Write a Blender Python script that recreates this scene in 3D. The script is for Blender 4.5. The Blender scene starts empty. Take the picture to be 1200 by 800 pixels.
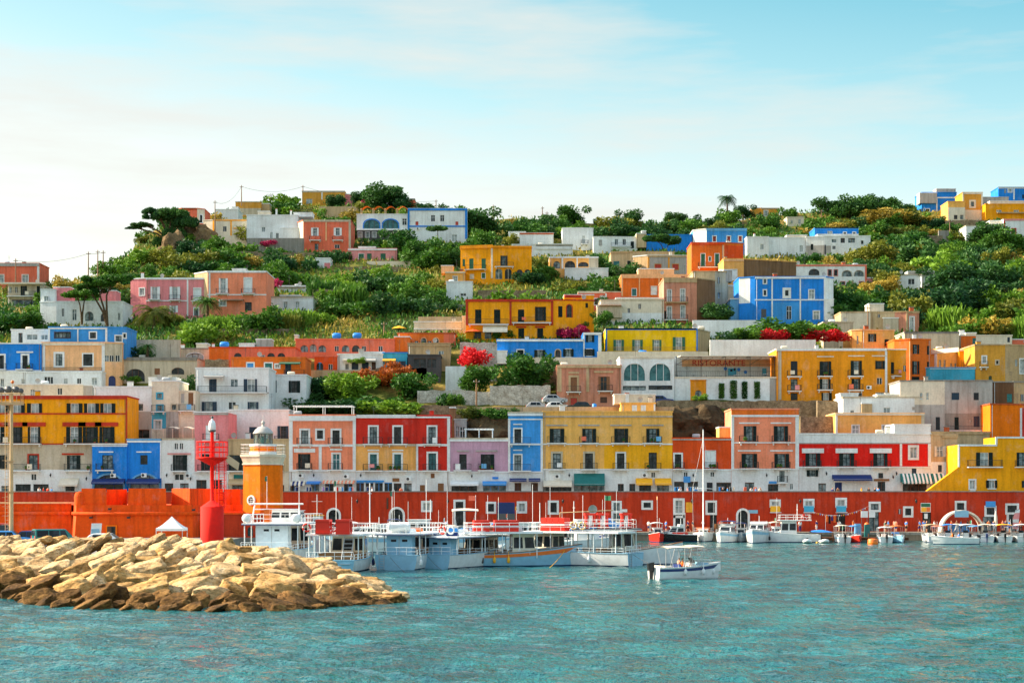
import bpy,bmesh,math,random
from mathutils import Vector,Matrix,noise
R=random.Random(7)
sc=bpy.context.scene
COL=sc.collection
PI=math.pi
F,HY,EYE=2000.0,580.0,6.5
def X(px,Y):return(px-600)*Y/F
def Z(py,Y):return EYE+(HY-py)*Y/F
def lerp(a,b,t):return a+(b-a)*t
def interp(tab,v):
 if v<=tab[0][0]:return tab[0][1]
 for(a,fa),(b,fb)in zip(tab,tab[1:]):
  if v<=b:return fa+(fb-fa)*(v-a)/(b-a)
 return tab[-1][1]
DT=[(205,590),(235,520),(250,490),(300,425),(350,365),(400,320),(435,302),(470,285),(515,272),(580,258)]
def D(py):return interp(DT,py)
DI=sorted((b,a)for a,b in DT)
SKY=[(-900,345),(-100,335),(60,333),(105,327),(130,313),(150,296),(170,276),(195,262),(240,254),(300,246),(340,241),(420,242),(480,246),(560,254),(640,258),(700,261),(800,262),(860,258),(940,250),(1010,246),(1080,246),(1130,243),(1200,242),(1500,250),(2200,300)]
def ground(x,Y):
 if Y<262:return 6.0
 px=600+F*x/Y
 s=interp(SKY,px)
 Yr=D(s)
 if Y<=Yr:z=Z(interp(DI,Y),Y)
 else:z=Z(s,Yr)-.12*(Y-Yr)
 if Y<266:z=6.0+(Y-262)/4*.5
 elif Y<272:z=lerp(6.5,Z(515,272),(Y-266)/6)
 return z
def lin(c):
 return tuple(((v/255)/12.92 if v/255<=.04045 else((v/255+.055)/1.055)**2.4)for v in c)
PAL={'yel':(255,170,16),'amber':(246,158,30),'lemon':(255,206,6),'straw':(252,190,98),'peach':(248,192,138),'apricot':(248,182,98),'ochre':(222,160,60),'orange':(238,118,40),'vermilion':(232,84,28),'salmon':(252,150,112),'coral':(240,120,88),'red':(212,50,34),'scarlet':(232,34,22),'brick':(196,62,38),'quayred':(204,62,30),'pink':(234,142,144),'rose':(234,152,150),'lilac':(206,162,184),'blue':(34,136,228),'azure':(66,154,226),'sky':(110,176,220),'navy':(22,48,110),'cyan':(70,176,208),'white':(236,240,238),'cream':(232,220,196),'beige':(206,194,168),'tan':(196,166,122),'sand':(206,180,138),'grey':(182,178,170),'dkgrey':(84,84,84),'brown':(140,104,72),'umber':(112,80,54),'oldpink':(214,146,118),'fort':(244,88,14),'lhorange':(255,126,8),'beacon':(246,26,4),'dkgreen':(9,32,28),'green':(30,104,70),'teal':(34,116,112),'dkblue':(22,52,72),'iron':(36,38,38),'wood':(138,88,42),'dkwood':(84,50,26),'gold':(255,184,30),'black':(18,18,20),'hullwhite':(228,230,228),'hullblue':(140,190,214),'hullnavy':(28,52,110),'raft':(232,44,20),'ropec':(190,160,90),'terracotta':(196,92,48),'skin':(206,150,116),'hair':(44,30,22),'concrete':(150,146,136),'quay':(150,138,120),'lavender':(160,120,190),'rubber':(24,26,28),'steel':(180,184,186),}
MATS={}
def base_mat(name):
 m=bpy.data.materials.new(name);m.use_nodes=True
 nt=m.node_tree;nt.nodes.clear()
 o=nt.nodes.new('ShaderNodeOutputMaterial');b=nt.nodes.new('ShaderNodeBsdfPrincipled')
 nt.links.new(b.outputs[0],o.inputs[0])
 return m,nt,b,o
def N(nt,typ,**kw):
 n=nt.nodes.new(typ)
 for k,v in kw.items():
  if k.startswith('i_'):
   n.inputs[int(k[2:])if k[2:].isdigit()else k[2:]].default_value=v
  else:setattr(n,k,v)
 return n
def noise_tex(nt,scale,detail=5,stretch=None,rough=.6,src='pos'):
 if src=='pos':co=N(nt,'ShaderNodeNewGeometry').outputs['Position']
 else:co=N(nt,'ShaderNodeTexCoord').outputs['Object']
 if stretch:
  mp=N(nt,'ShaderNodeMapping');mp.inputs['Scale'].default_value=stretch
  nt.links.new(co,mp.inputs['Vector']);co=mp.outputs[0]
 t=N(nt,'ShaderNodeTexNoise');t.inputs['Scale'].default_value=scale;t.inputs['Detail'].default_value=detail;t.inputs['Roughness'].default_value=rough
 nt.links.new(co,t.inputs['Vector'])
 return t.outputs['Fac']
def ramp(nt,fac,stops):
 r=N(nt,'ShaderNodeValToRGB');e=r.color_ramp.elements
 while len(e)<len(stops):e.new(.5)
 for el,(p,c)in zip(e,stops):
  el.position=p;el.color=tuple(c)+(1,)if len(c)==3 else c
 nt.links.new(fac,r.inputs['Fac'])
 return r.outputs['Color']
def mul(nt,a,b,fac=1.0,mode='MULTIPLY'):
 m=N(nt,'ShaderNodeMix',data_type='RGBA',blend_type=mode)
 m.inputs['Factor'].default_value=fac if not hasattr(fac,'links')else 0
 if hasattr(fac,'links'):nt.links.new(fac,m.inputs['Factor'])
 for v,i in((a,6),(b,7)):
  if hasattr(v,'links'):nt.links.new(v,m.inputs[i])
  else:m.inputs[i].default_value=tuple(v)+(1,)
 return m.outputs[2]
def bump(nt,b,fac,strength,dist):
 n=N(nt,'ShaderNodeBump');n.inputs['Strength'].default_value=strength;n.inputs['Distance'].default_value=dist
 nt.links.new(fac,n.inputs['Height']);nt.links.new(n.outputs[0],b.inputs['Normal'])
def plaster(key):
 k='plaster_'+key
 if k in MATS:return MATS[k]
 m,nt,b,o=base_mat(k);c=lin(PAL[key])
 big=noise_tex(nt,.28,4);streak=noise_tex(nt,1.0,5,(1.7,1.7,.13),.65);fine=noise_tex(nt,3.5,5)
 col=mul(nt,c,ramp(nt,big,[(.3,(.84,.82,.8)),(.65,(1.06,1.06,1.06))]))
 worn=.62 if key in('tan','sand','oldpink','brown','grey','beige','concrete','umber','quayred','fort')else .4
 fade=noise_tex(nt,.55,7,(1,1,.7),.72);g_=sum(c)/3
 if key in('white','cream'):worn=.26
 pale=tuple(lerp(v,min(.75,g_*1.2+.04),.3)for v in c)
 col=mul(nt,col,pale,ramp(nt,fade,[(.54,(0,0,0)),(.7,(.65,.65,.65))]),'MIX')
 col=mul(nt,col,ramp(nt,streak,[(.3,(.42,.38,.34)),(.54,(1,1,1))]),worn)
 col=mul(nt,col,ramp(nt,fine,[(.35,(.85,.84,.83)),(.6,(1.03,1.03,1.03))]),.7)
 nt.links.new(col,b.inputs['Base Color']);b.inputs['Roughness'].default_value=.88;b.inputs['Specular IOR Level'].default_value=.25
 bump(nt,b,fine,.35,.03)
 MATS[k]=m;return m
def paint(key,rough=.5,metal=0.0,var=.25):
 k='paint_'+key+('_%d'%int(rough*100))+('_metal' if metal else '')
 if k in MATS:return MATS[k]
 m,nt,b,o=base_mat(k);c=lin(PAL[key])
 col=mul(nt,c,ramp(nt,noise_tex(nt,1.6,5),[(.3,(.72,.7,.68)),(.6,(1.04,1.04,1.04))]),var*2)
 nt.links.new(col,b.inputs['Base Color']);b.inputs['Roughness'].default_value=rough;b.inputs['Metallic'].default_value=metal
 MATS[k]=m;return m
def glass(kind='glass'):
 if kind in MATS:return MATS[kind]
 m,nt,b,o=base_mat(kind)
 c={'glass':((.012,.018,.02),(.05,.065,.07)),'curtain':((.22,.27,.27),(.5,.52,.48)),'midglass':((.05,.09,.1),(.3,.36,.36)),'tealglass':((.02,.1,.11),(.06,.2,.21)),'boatglass':((.01,.014,.018),(.03,.04,.05))}[kind]
 nt.links.new(ramp(nt,noise_tex(nt,1.1,3),[(.4,c[0]),(.62,c[1])]),b.inputs['Base Color'])
 b.inputs['Roughness'].default_value=.12 if kind!='curtain' else .5
 b.inputs['Specular IOR Level'].default_value=.22
 MATS[kind]=m;return m
def stone(key,c1,c2,scale=1.2,bs=.6,bd=.15,voro=True):
 if key in MATS:return MATS[key]
 m,nt,b,o=base_mat(key)
 f=noise_tex(nt,scale,8,None,.7)
 col=ramp(nt,f,[(.3,lin(c1)),(.68,lin(c2))])
 if voro:
  v=N(nt,'ShaderNodeTexVoronoi',feature='DISTANCE_TO_EDGE');v.inputs['Scale'].default_value=1.7
  g=N(nt,'ShaderNodeNewGeometry');mp=N(nt,'ShaderNodeMapping');mp.inputs['Scale'].default_value=(1,1,1.8)
  nt.links.new(g.outputs['Position'],mp.inputs[0]);nt.links.new(mp.outputs[0],v.inputs['Vector'])
  col=mul(nt,col,ramp(nt,v.outputs['Distance'],[(.0,(.45,.42,.4)),(.09,(1,1,1))]),.8)
 nt.links.new(col,b.inputs['Base Color']);b.inputs['Roughness'].default_value=.95;b.inputs['Specular IOR Level'].default_value=.15
 bump(nt,b,f,bs,bd)
 MATS[key]=m;return m
def rubble():return stone('rubble_stone',(98,84,66),(168,150,120))
def whiterubble():return stone('limewashed_rubble',(150,140,124),(226,222,210))
def leafmat(key,c1,c2,tr=.25):
 if key in MATS:return MATS[key]
 m,nt,b,o=base_mat(key)
 inf=N(nt,'ShaderNodeObjectInfo');f=noise_tex(nt,.55,3)
 ad=N(nt,'ShaderNodeMath',operation='MULTIPLY_ADD');ad.inputs[1].default_value=.5;nt.links.new(inf.outputs['Random'],ad.inputs[0])
 sub=N(nt,'ShaderNodeMath',operation='SUBTRACT');nt.links.new(f,sub.inputs[0]);sub.inputs[1].default_value=.25;nt.links.new(sub.outputs[0],ad.inputs[2])
 col=ramp(nt,ad.outputs[0],[(.12,lin(c1)),(.85,lin(c2))])
 hf=noise_tex(nt,2.6,2)
 col=mul(nt,col,ramp(nt,hf,[(.34,(.6,.66,.7)),(.66,(1.3,1.25,1.05))]),.8)
 nt.links.new(col,b.inputs['Base Color']);b.inputs['Roughness'].default_value=.6;b.inputs['Specular IOR Level'].default_value=.25
 t=N(nt,'ShaderNodeBsdfTranslucent');nt.links.new(col,t.inputs[0])
 mx=N(nt,'ShaderNodeMixShader');mx.inputs[0].default_value=tr
 nt.links.new(b.outputs[0],mx.inputs[1]);nt.links.new(t.outputs[0],mx.inputs[2]);nt.links.new(mx.outputs[0],o.inputs[0])
 MATS[key]=m;return m
LEAF={'dark':((26,70,42),(72,114,48)),'mid':((34,86,32),(92,134,40)),'bright':((54,106,30),(122,158,46)),'olive':((76,92,30),(136,138,46)),'dry':((124,112,46),(188,164,70)),'red':((150,12,22),(226,40,48)),'rust':((150,76,30),(196,112,40)),'magenta':((140,20,70),(210,60,120)),'bare':((96,84,66),(132,116,92))}
def leaf(k):return leafmat('leaf_'+k,*LEAF[k])
def mt(key):
 """colour key -> material; prefixes choose the surface"""
 if not isinstance(key,str):return key
 if key in('glass','curtain','midglass','tealglass','boatglass'):return glass(key)
 if key=='rubble':return rubble()
 if key=='whiterubble':return whiterubble()
 if key.startswith('leaf_'):return leaf(key[5:])
 if key.startswith('p_'):return paint(key[2:],.45)
 if key.startswith('g_'):return paint(key[2:],.22)
 if key.startswith('m_'):return paint(key[2:],.4,.7)
 if key.startswith('c_'):return paint(key[2:],.9)
 return plaster(key)
class MB:
 def __init__(s):s.v=[];s.f=[];s.m=[];s.mats=[];s.sm=[]
 def mi(s,key):
  if key not in s.mats:s.mats.append(key)
  return s.mats.index(key)
 def poly(s,pts,key,smooth=False):
  i=len(s.v);s.v+=[tuple(p)for p in pts];s.f.append(tuple(range(i,i+len(pts))));s.m.append(s.mi(key));s.sm.append(smooth)
 def hexa(s,p,key,smooth=False):
  i=len(s.v);s.v+=[tuple(q)for q in p];k=s.mi(key)
  for f in((0,3,2,1),(4,5,6,7),(0,1,5,4),(1,2,6,5),(2,3,7,6),(3,0,4,7)):
   s.f.append(tuple(i+j for j in f));s.m.append(k);s.sm.append(smooth)
 def box(s,x0,x1,y0,y1,z0,z1,key):
  s.hexa([(x0,y0,z0),(x1,y0,z0),(x1,y1,z0),(x0,y1,z0),(x0,y0,z1),(x1,y0,z1),(x1,y1,z1),(x0,y1,z1)],key)
 def grid(s,rows,key,smooth=True,close=False):
  i=len(s.v);n=len(rows[0]);k=s.mi(key)
  for r in rows:s.v+=[tuple(p)for p in r]
  for a in range(len(rows)-1):
   for b in range(n if close else n-1):
    c=(b+1)%n
    s.f.append((i+a*n+b,i+a*n+c,i+(a+1)*n+c,i+(a+1)*n+b));s.m.append(k);s.sm.append(smooth)
 def tube(s,pts,r,key,n=6,r2=None,cap=True):
  pts=[Vector(p)for p in pts];rows=[]
  for j,p in enumerate(pts):
   d=(pts[min(j+1,len(pts)-1)]-pts[max(j-1,0)])
   if d.length<1e-6:d=Vector((0,0,1))
   d.normalize();a=d.cross(Vector((0,0,1))if abs(d.z)<.9 else Vector((1,0,0))).normalized();b=d.cross(a)
   rr=r if r2 is None else lerp(r,r2,j/max(1,len(pts)-1))
   rows.append([p+a*math.cos(2*PI*q/n)*rr+b*math.sin(2*PI*q/n)*rr for q in range(n)])
  s.grid(rows,key,n>4,True)
  if cap:
   s.poly(rows[0],key);s.poly(rows[-1][::-1],key)
 def lathe(s,prof,key,c=(0,0,0),n=20,smooth=True,rot=0):
  rows=[[(c[0]+r*math.cos(2*PI*q/n+rot),c[1]+r*math.sin(2*PI*q/n+rot),c[2]+z)for q in range(n)]for r,z in prof]
  s.grid(rows,key,smooth,True)
 def ball(s,c,r,key,n=10):
  if not hasattr(r,'__len__'):r=(r,r,r)
  rows=[]
  for a in range(n//2+1):
   t=PI*a/(n//2)-PI/2
   rows.append([(c[0]+r[0]*math.cos(t)*math.cos(2*PI*q/n),c[1]+r[1]*math.cos(t)*math.sin(2*PI*q/n),c[2]+r[2]*math.sin(t))for q in range(n)])
  s.grid(rows,key,True,True)
 def build(s,name,parent=None,off=(0,0,0)):
  if not s.f:return None
  me=bpy.data.meshes.new(name)
  ox,oy,oz=off
  me.from_pydata([(x-ox,y-oy,z-oz)for x,y,z in s.v],[],s.f)
  for k in s.mats:me.materials.append(mt(k))
  me.polygons.foreach_set('material_index',s.m);me.polygons.foreach_set('use_smooth',s.sm)
  me.update()
  o=bpy.data.objects.new(name,me);COL.objects.link(o)
  if parent:o.parent=parent
  return o
def tag(o,label=None,cat=None,group=None,kind=None):
 if label:o['label']=label
 if cat:o['category']=cat
 if group:o['group']=group
 if kind:o['kind']=kind
 return o
def thing(name,label,cat,loc=(0,0,0),rz=0,group=None):
 o=bpy.data.objects.new(name,None);COL.objects.link(o);o.location=loc;o.rotation_euler=(0,0,rz);o.empty_display_size=.3
 return tag(o,label,cat,group)
def dup(root,loc=None,rz=None,label=None,scale=None):
 def cp(o,par):
  c=o.copy();COL.objects.link(c)
  if par:c.parent=par
  for ch in list(o.children):cp(ch,c)
  return c
 r=cp(root,None)
 if loc is not None:r.location=loc
 if rz is not None:r.rotation_euler=(0,0,rz)
 if label:r['label']=label
 if scale:r.scale=scale
 return r
ORD=['first','second','third','fourth','fifth','sixth','seventh','eighth','ninth','tenth','eleventh','twelfth','thirteenth','fourteenth','fifteenth','sixteenth','seventeenth','eighteenth','nineteenth','twentieth']
def screen(o):
 p=o.location;return 600+F*p.x/p.y,HY-(p.z-EYE)*F/p.y
class Seg:
 """one facade plane: from (x,y) A to B, seen from the harbour side"""
 def __init__(s,A,B):
  s.A,s.B=Vector(A),Vector(B);d=s.B-s.A;s.L=d.length;s.U=d/s.L;s.Nn=Vector((s.U.y,-s.U.x))
  s.pa=600+F*s.A.x/s.A.y;s.pb=600+F*s.B.x/s.B.y
 def u(s,px):
  k=px-600;d=s.B-s.A
  t=(k*s.A.y-F*s.A.x)/(F*d.x-k*d.y)
  return t*s.L
 def Y(s,u):return s.A.y+s.U.y*u
 def p(s,u,z,d=0):q=s.A+s.U*u+s.Nn*d;return(q.x,q.y,z)
 def box(s,mb,u0,u1,z0,z1,d0,d1,key):
  mb.hexa([s.p(u0,z0,d1),s.p(u1,z0,d1),s.p(u1,z0,d0),s.p(u0,z0,d0),s.p(u0,z1,d1),s.p(u1,z1,d1),s.p(u1,z1,d0),s.p(u0,z1,d0)],key)
def arch_pts(u0,u1,z0,z1,n=10):
 r=(u1-u0)/2;h=min(r,(z1-z0)*.6);zs=z1-h;c=(u0+u1)/2
 return zs,[(c-r*math.cos(PI*k/n),zs+h*math.sin(PI*k/n))for k in range(n+1)]
def facade(mb,seg,z0,z1,holes,regs,col):
 us={0,seg.L};zs={z0,z1}
 for h in holes:us|={h[0],h[1]};zs|={h[2],h[3]}
 for r in regs:us|={r[0],r[1]};zs|={r[2],r[3]}
 us=sorted(u for u in us if 0<=u<=seg.L);zs=sorted(z for z in zs if z0<=z<=z1)
 for a,b in zip(us,us[1:]):
  if b-a<1e-4:continue
  for c,d in zip(zs,zs[1:]):
   if d-c<1e-4:continue
   um,zm=(a+b)/2,(c+d)/2
   if any(h[0]<um<h[1]and h[2]<zm<h[3]for h in holes):continue
   k=col
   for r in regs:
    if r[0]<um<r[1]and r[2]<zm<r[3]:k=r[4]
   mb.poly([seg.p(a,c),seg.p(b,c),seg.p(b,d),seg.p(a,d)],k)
 for h in holes:
  u0,u1,a,b,ar=h[:5];dp=-.22
  um=(u0+u1)/2;k=col
  for r in regs:
   if r[0]<um<r[1]and r[2]<(a+b)/2<r[3]:k=r[4]
  mb.poly([seg.p(u0,a),seg.p(u0,b),seg.p(u0,b,dp),seg.p(u0,a,dp)],k)
  mb.poly([seg.p(u1,a),seg.p(u1,a,dp),seg.p(u1,b,dp),seg.p(u1,b)],k)
  mb.poly([seg.p(u0,a),seg.p(u0,a,dp),seg.p(u1,a,dp),seg.p(u1,a)],k)
  mb.poly([seg.p(u0,b),seg.p(u1,b),seg.p(u1,b,dp),seg.p(u0,b,dp)],k)
  if ar:
   s_,pts=arch_pts(u0,u1,a,b)
   for p,q in zip(pts,pts[1:]):
    mb.poly([seg.p(p[0],p[1]),seg.p(q[0],q[1]),seg.p(q[0],b),seg.p(p[0],b)],k)
    mb.poly([seg.p(p[0],p[1]),seg.p(p[0],p[1],dp),seg.p(q[0],q[1],dp),seg.p(q[0],q[1])],k)
SHC='c_dkgreen'
def window(root,off,seg,u0,u1,z0,z1,st,op):
 name='door' if 'D' in st else 'shopfront' if 'h' in st else 'window'
 fc=op.get('fc','white');sc_=op.get('sc',SHC);mb=MB();ar='a' in st
 w=u1-u0;h=z1-z0;t=min(.16,w*.12)
 if 'f' in st:
  e=op.get('e',.2)
  if ar:
   s_,pts=arch_pts(u0,u1,z0,z1);s2,pt2=arch_pts(u0-e,u1+e,z0,z1+e)
   seg.box(mb,u0-e,u0-.002,z0,s_,-.02,.07,fc);seg.box(mb,u1+.002,u1+e,z0,s_,-.02,.07,fc)
   for(p,q),(p2,q2)in zip(zip(pts,pts[1:]),zip(pt2,pt2[1:])):
    mb.poly([seg.p(*p,.07),seg.p(*q,.07),seg.p(*q2,.07),seg.p(*p2,.07)],fc)
    mb.poly([seg.p(*p2,.07),seg.p(*q2,.07),seg.p(*q2,-.02),seg.p(*p2,-.02)],fc)
  else:
   seg.box(mb,u0-e,u0-.002,z0-(0 if name=='door' else e),z1,-.02,.07,fc);seg.box(mb,u1+.002,u1+e,z0-(0 if name=='door' else e),z1,-.02,.07,fc)
   seg.box(mb,u0-e,u1+e,z1+.002,z1+e,-.02,.09,fc)
   if name!='door':seg.box(mb,u0,u1,z0-e,z0-.002,-.02,.07,fc)
 sk=op.get('bar','p_white' if 'c' in st or 'W' in st else sc_ if 'S' not in st else sc_)
 d0,d1=-.15,-.1
 if 'S' not in st and 'h' not in st:
  ztop=z1 if not ar else arch_pts(u0,u1,z0,z1)[0]
  seg.box(mb,u0+.002,u0+t*.5,z0+.002,ztop-.002,d0,d1,sk);seg.box(mb,u1-t*.5,u1-.002,z0+.002,ztop-.002,d0,d1,sk)
  seg.box(mb,u0+t*.5,u1-t*.5,ztop-t*.5,ztop-.002,d0,d1,sk)
  nb=op.get('nb',1 if w<2 else int(w/.9))
  for k in range(nb):
   c=lerp(u0,u1,(k+1)/(nb+1));seg.box(mb,c-.035,c+.035,z0+.002,z1-(.1 if ar else t*.5+.002),d0,d1-.01,sk)
  if h>1.6:seg.box(mb,u0+t*.5,u1-t*.5,lerp(z0,z1,.62),lerp(z0,z1,.62)+.06,d0,d1-.015,sk)
 if 'h' in st:
  seg.box(mb,u0+.002,u1-.002,z1-.12,z1-.004,-.15,-.02,op.get('sc','p_dkwood'))
  nb=max(1,int(w/1.5))
  for k in range(nb):c=lerp(u0,u1,(k+1)/(nb+1));seg.box(mb,c-.04,c+.04,z0,z1-.121,-.14,-.06,op.get('sc','p_dkwood'))
 o=mb.build(name,root,off)
 pn=MB();pk=op.get('pane','curtain' if 'c' in st else R.choice(('glass','midglass','midglass'))if 's' in st else R.choice(('glass','glass','midglass')))
 if 'S' in st and not ar:
  for a,b in((u0+.01,(u0+u1)/2-.012),((u0+u1)/2+.012,u1-.01)):
   sh=MB();slat(sh,seg,a,b,z0+.01,z1-.01,-.1,-.03,sc_);s2=sh.build('shutter',o or root,off)
 else:
  pn.poly([seg.p(u0,z0,-.17),seg.p(u1,z0,-.17),seg.p(u1,z1,-.17),seg.p(u0,z1,-.17)],pk)
  pn.build('pane',o or root,off)
 if 's' in st:
  sw,s2w=(w*.48*R.choice((1,1,1,.55,.8))for _ in range(2))
  for a,b in((u0-sw-.01,u0-.01),(u1+.01,u1+s2w+.01)):
   sh=MB();slat(sh,seg,a,b,z0,z1,.05,.1,sc_);sh.build('shutter',o or root,off)
 if 'l' in st:
  lb=MB();e=w*(.95 if 's' in st else .35);lh=op.get('lh',.3);lo=op.get('lo',.5)
  seg.box(lb,u0-e,u1+e,z1+lo,z1+lo+lh,-.02,.16,op.get('lc',fc));lb.build('lintel',o or root,off)
def slat(mb,seg,a,b,z0,z1,d0,d1,key):
 f=min(.07,(b-a)*.2)
 seg.box(mb,a,a+f,z0,z1,d0,d1,key);seg.box(mb,b-f,b,z0,z1,d0,d1,key)
 zm=[z0,lerp(z0,z1,.5)-f/2,z1-f]
 for z in zm:seg.box(mb,a+f,b-f,z,z+f,d0,d1,key)
 seg.box(mb,a+f,b-f,z0+f,z1-f,d0+.005,lerp(d0,d1,.4),key)
 n=max(2,int((z1-z0)/.16))
 for k in range(n):
  z=lerp(z0+f,z1-f,(k+.5)/n)
  if abs(z-(z0+z1)/2)<.08:continue
  mb.poly([seg.p(a+f,z-.05,lerp(d0,d1,.95)),seg.p(b-f,z-.05,lerp(d0,d1,.95)),seg.p(b-f,z+.04,lerp(d0,d1,.45)),seg.p(a+f,z+.04,lerp(d0,d1,.45))],key)
def rail(mb,pts,z,h,key='p_iron',step=.16,r=.014):
 pts=[Vector((p[0],p[1],z))for p in pts]
 for a,b in zip(pts,pts[1:]):
  up=Vector((0,0,h));L=(b-a).length
  mb.tube([a+up,b+up],r*1.8,key,4);mb.tube([a+up*.12,b+up*.12],r*1.3,key,4)
  n=max(1,int(L/step))
  for k in range(n+1):
   p=a.lerp(b,k/n);mb.tube([p,p+up],r,key,3,cap=False)
def text_mesh(txt,size,depth=.03):
 cu=bpy.data.curves.new('lettering','FONT');cu.body=txt;cu.size=size;cu.extrude=depth;cu.align_x='CENTER';cu.align_y='CENTER'
 o=bpy.data.objects.new('lettering',cu);COL.objects.link(o)
 me=bpy.data.meshes.new_from_object(o.evaluated_get(bpy.context.evaluated_depsgraph_get()))
 bpy.data.objects.remove(o);bpy.data.curves.remove(cu)
 return me
def lettering(txt,w,h,loc,rot,key,parent):
 me=text_mesh(txt,1.0)
 xs=[v.co.x for v in me.vertices];ys=[v.co.y for v in me.vertices]
 sx=w/(max(xs)-min(xs));sy=h/(max(ys)-min(ys));cx,cy=(max(xs)+min(xs))/2,(max(ys)+min(ys))/2
 for v in me.vertices:v.co.x=(v.co.x-cx)*sx;v.co.y=(v.co.y-cy)*sy
 me.materials.clear();me.materials.append(mt(key))
 o=bpy.data.objects.new('lettering',me);COL.objects.link(o);o.parent=parent;o.location=loc;o.rotation_euler=rot
 return o
HOUSES=[]
def H(label,xs,top,base,col,items=(),Y=None,dep=8.0,cope=0,found=2.5,name='house',cat='house',ref=None,win=None):
 Y0=min(Y or D(base),D(base)+1.2)
 if cope==0:cope=('white',col,'white',col,'beige',col)[len(label)%6]
 if isinstance(xs[0],(int,float)):xs=[(xs[0],0),(xs[1],0)]
 P=[(X(px,Y0+dy),Y0+dy)for px,dy in xs]
 fr=min(P,key=lambda p:p[1])
 z0,z1=Z(base,fr[1])-found,Z(top,fr[1])
 org=Vector(((P[0][0]+P[-1][0])/2,Y0,z0+found));off=org
 root=thing(name,label,cat,org)
 segs=[Seg(a,b)for a,b in zip(P,P[1:])]
 holes=[[]for _ in segs];regs=[[]for _ in segs];later=[]
 def find(px):
  for i,s in enumerate(segs):
   if s.pa-.01<=px<=s.pb+.01:return i
  return 0 if px<segs[0].pa else len(segs)-1
 def uz(i,px,py):
  s=segs[i];u=s.u(px);return u,Z(py,s.Y(u))
 for it in items:
  k=it[0]
  if k=='r':
   _,a,b,ya,yb,c=it
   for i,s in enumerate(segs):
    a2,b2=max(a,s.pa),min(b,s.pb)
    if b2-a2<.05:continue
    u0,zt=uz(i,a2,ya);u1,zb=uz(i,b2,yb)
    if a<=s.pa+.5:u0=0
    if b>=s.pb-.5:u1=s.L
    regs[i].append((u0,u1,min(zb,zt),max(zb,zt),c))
  elif k in('b','t','aw','sg','ac','ch','pt','pg','bx','wl'):later.append(it)
  else:
   st,ya,yb,w,pl=it[:5];op=it[5]if len(it)>5 else{}
   for px in pl:
    i=find(px);ww=w*(.52 if 's' in st else 1)
    u0,zt=uz(i,px-ww/2,ya);u1,zb=uz(i,px+ww/2,yb)
    u0=max(.03,u0);u1=min(segs[i].L-.03,u1)
    if u1-u0<.1:continue
    holes[i].append((u0,u1,zb,zt,'a' in st,st,op,w))
 wall=MB()
 for s,h,r in zip(segs,holes,regs):facade(wall,s,z0,z1,h,r,col)
 yb=max(p[1]for p in P)+dep
 a,b=P[0],P[-1];A2,B2=(a[0],yb),(b[0],yb)
 wall.poly([(*b,z0),(*B2,z0),(*B2,z1),(*b,z1)],col);wall.poly([(*B2,z0),(*A2,z0),(*A2,z1),(*B2,z1)],col);wall.poly([(*A2,z0),(*a,z0),(*a,z1),(*A2,z1)],col)
 ring=P+[B2,A2]
 wall.poly([(*p,z1-.02)for p in ring],'concrete')
 wo=wall.build('wall',root,off)
 if cope:
  c=MB();cen=Vector((sum(p[0]for p in ring)/len(ring),sum(p[1]for p in ring)/len(ring)))
  for p,q in zip(ring,ring[1:]+ring[:1]):
   p,q=Vector(p),Vector(q);d=q-p
   if d.length<.05:continue
   d.normalize();n=Vector((d.y,-d.x));e=.1
   c.hexa([(*(p+n*e-d*e),z1),(*(q+n*e-d*.2),z1),(*(q-n*.2-d*.2),z1),(*(p-n*.2-d*e),z1),(*(p+n*e-d*e),z1+.22),(*(q+n*e-d*.2),z1+.22),(*(q-n*.2-d*.2),z1+.22),(*(p-n*.2-d*e),z1+.22)],cope)
  c.build('parapet',root,off)
 for s,h in zip(segs,holes):
  for u0,u1,zb,zt,ar,st,op,w in h:window(root,off,s,u0,u1,zb,zt,st,op)
 for it in later:
  k=it[0]
  if k=='bx':
   _,xa,xb,ya,yb_,c,dy,dd=it
   Yb=Y0+dy;m=MB();m.box(X(xa,Yb),X(xb,Yb),Yb,Yb+dd,Z(yb_,Yb),Z(ya,Yb),c)
   m.box(X(xa,Yb)-.08,X(xb,Yb)+.08,Yb-.08,Yb+dd,Z(ya,Yb),Z(ya,Yb)+.18,'white');m.build('wing',root,off);continue
  if k=='ch':
   _,px,ya,yb_,w=it[:5];c=it[5]if len(it)>5 else 'white';Yc=Y0+2.5;m=MB();x=X(px,Yc);hw=w*Yc/F/2
   m.box(x-hw,x+hw,Yc-hw,Yc+hw,z1-.1,Z(ya,Yc),c);m.box(x-hw*1.2,x+hw*1.2,Yc-hw*1.2,Yc+hw*1.2,Z(ya,Yc),Z(ya,Yc)+.12,'terracotta');m.build('chimney',root,off);continue
  i=find(it[2]+.4 if k=='b' else it[1]+.4);s=segs[i]
  if k=='ac':
   u,z=uz(i,it[1],it[2]);m=MB();s.box(m,u-.4,u+.4,z-.3,z+.3,.002,.35,'p_white');
   o=m.build('air_conditioner',root,off);g=MB()
   g.lathe([(.02,0),(.2,.0),(.22,.01)],'p_iron',(0,0,0),10);gv=[s.p(u-.12+v[0],z+v[1],.36+v[2])for v in g.v];g.v=gv;g.build('fan_grille',o,off);continue
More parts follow.
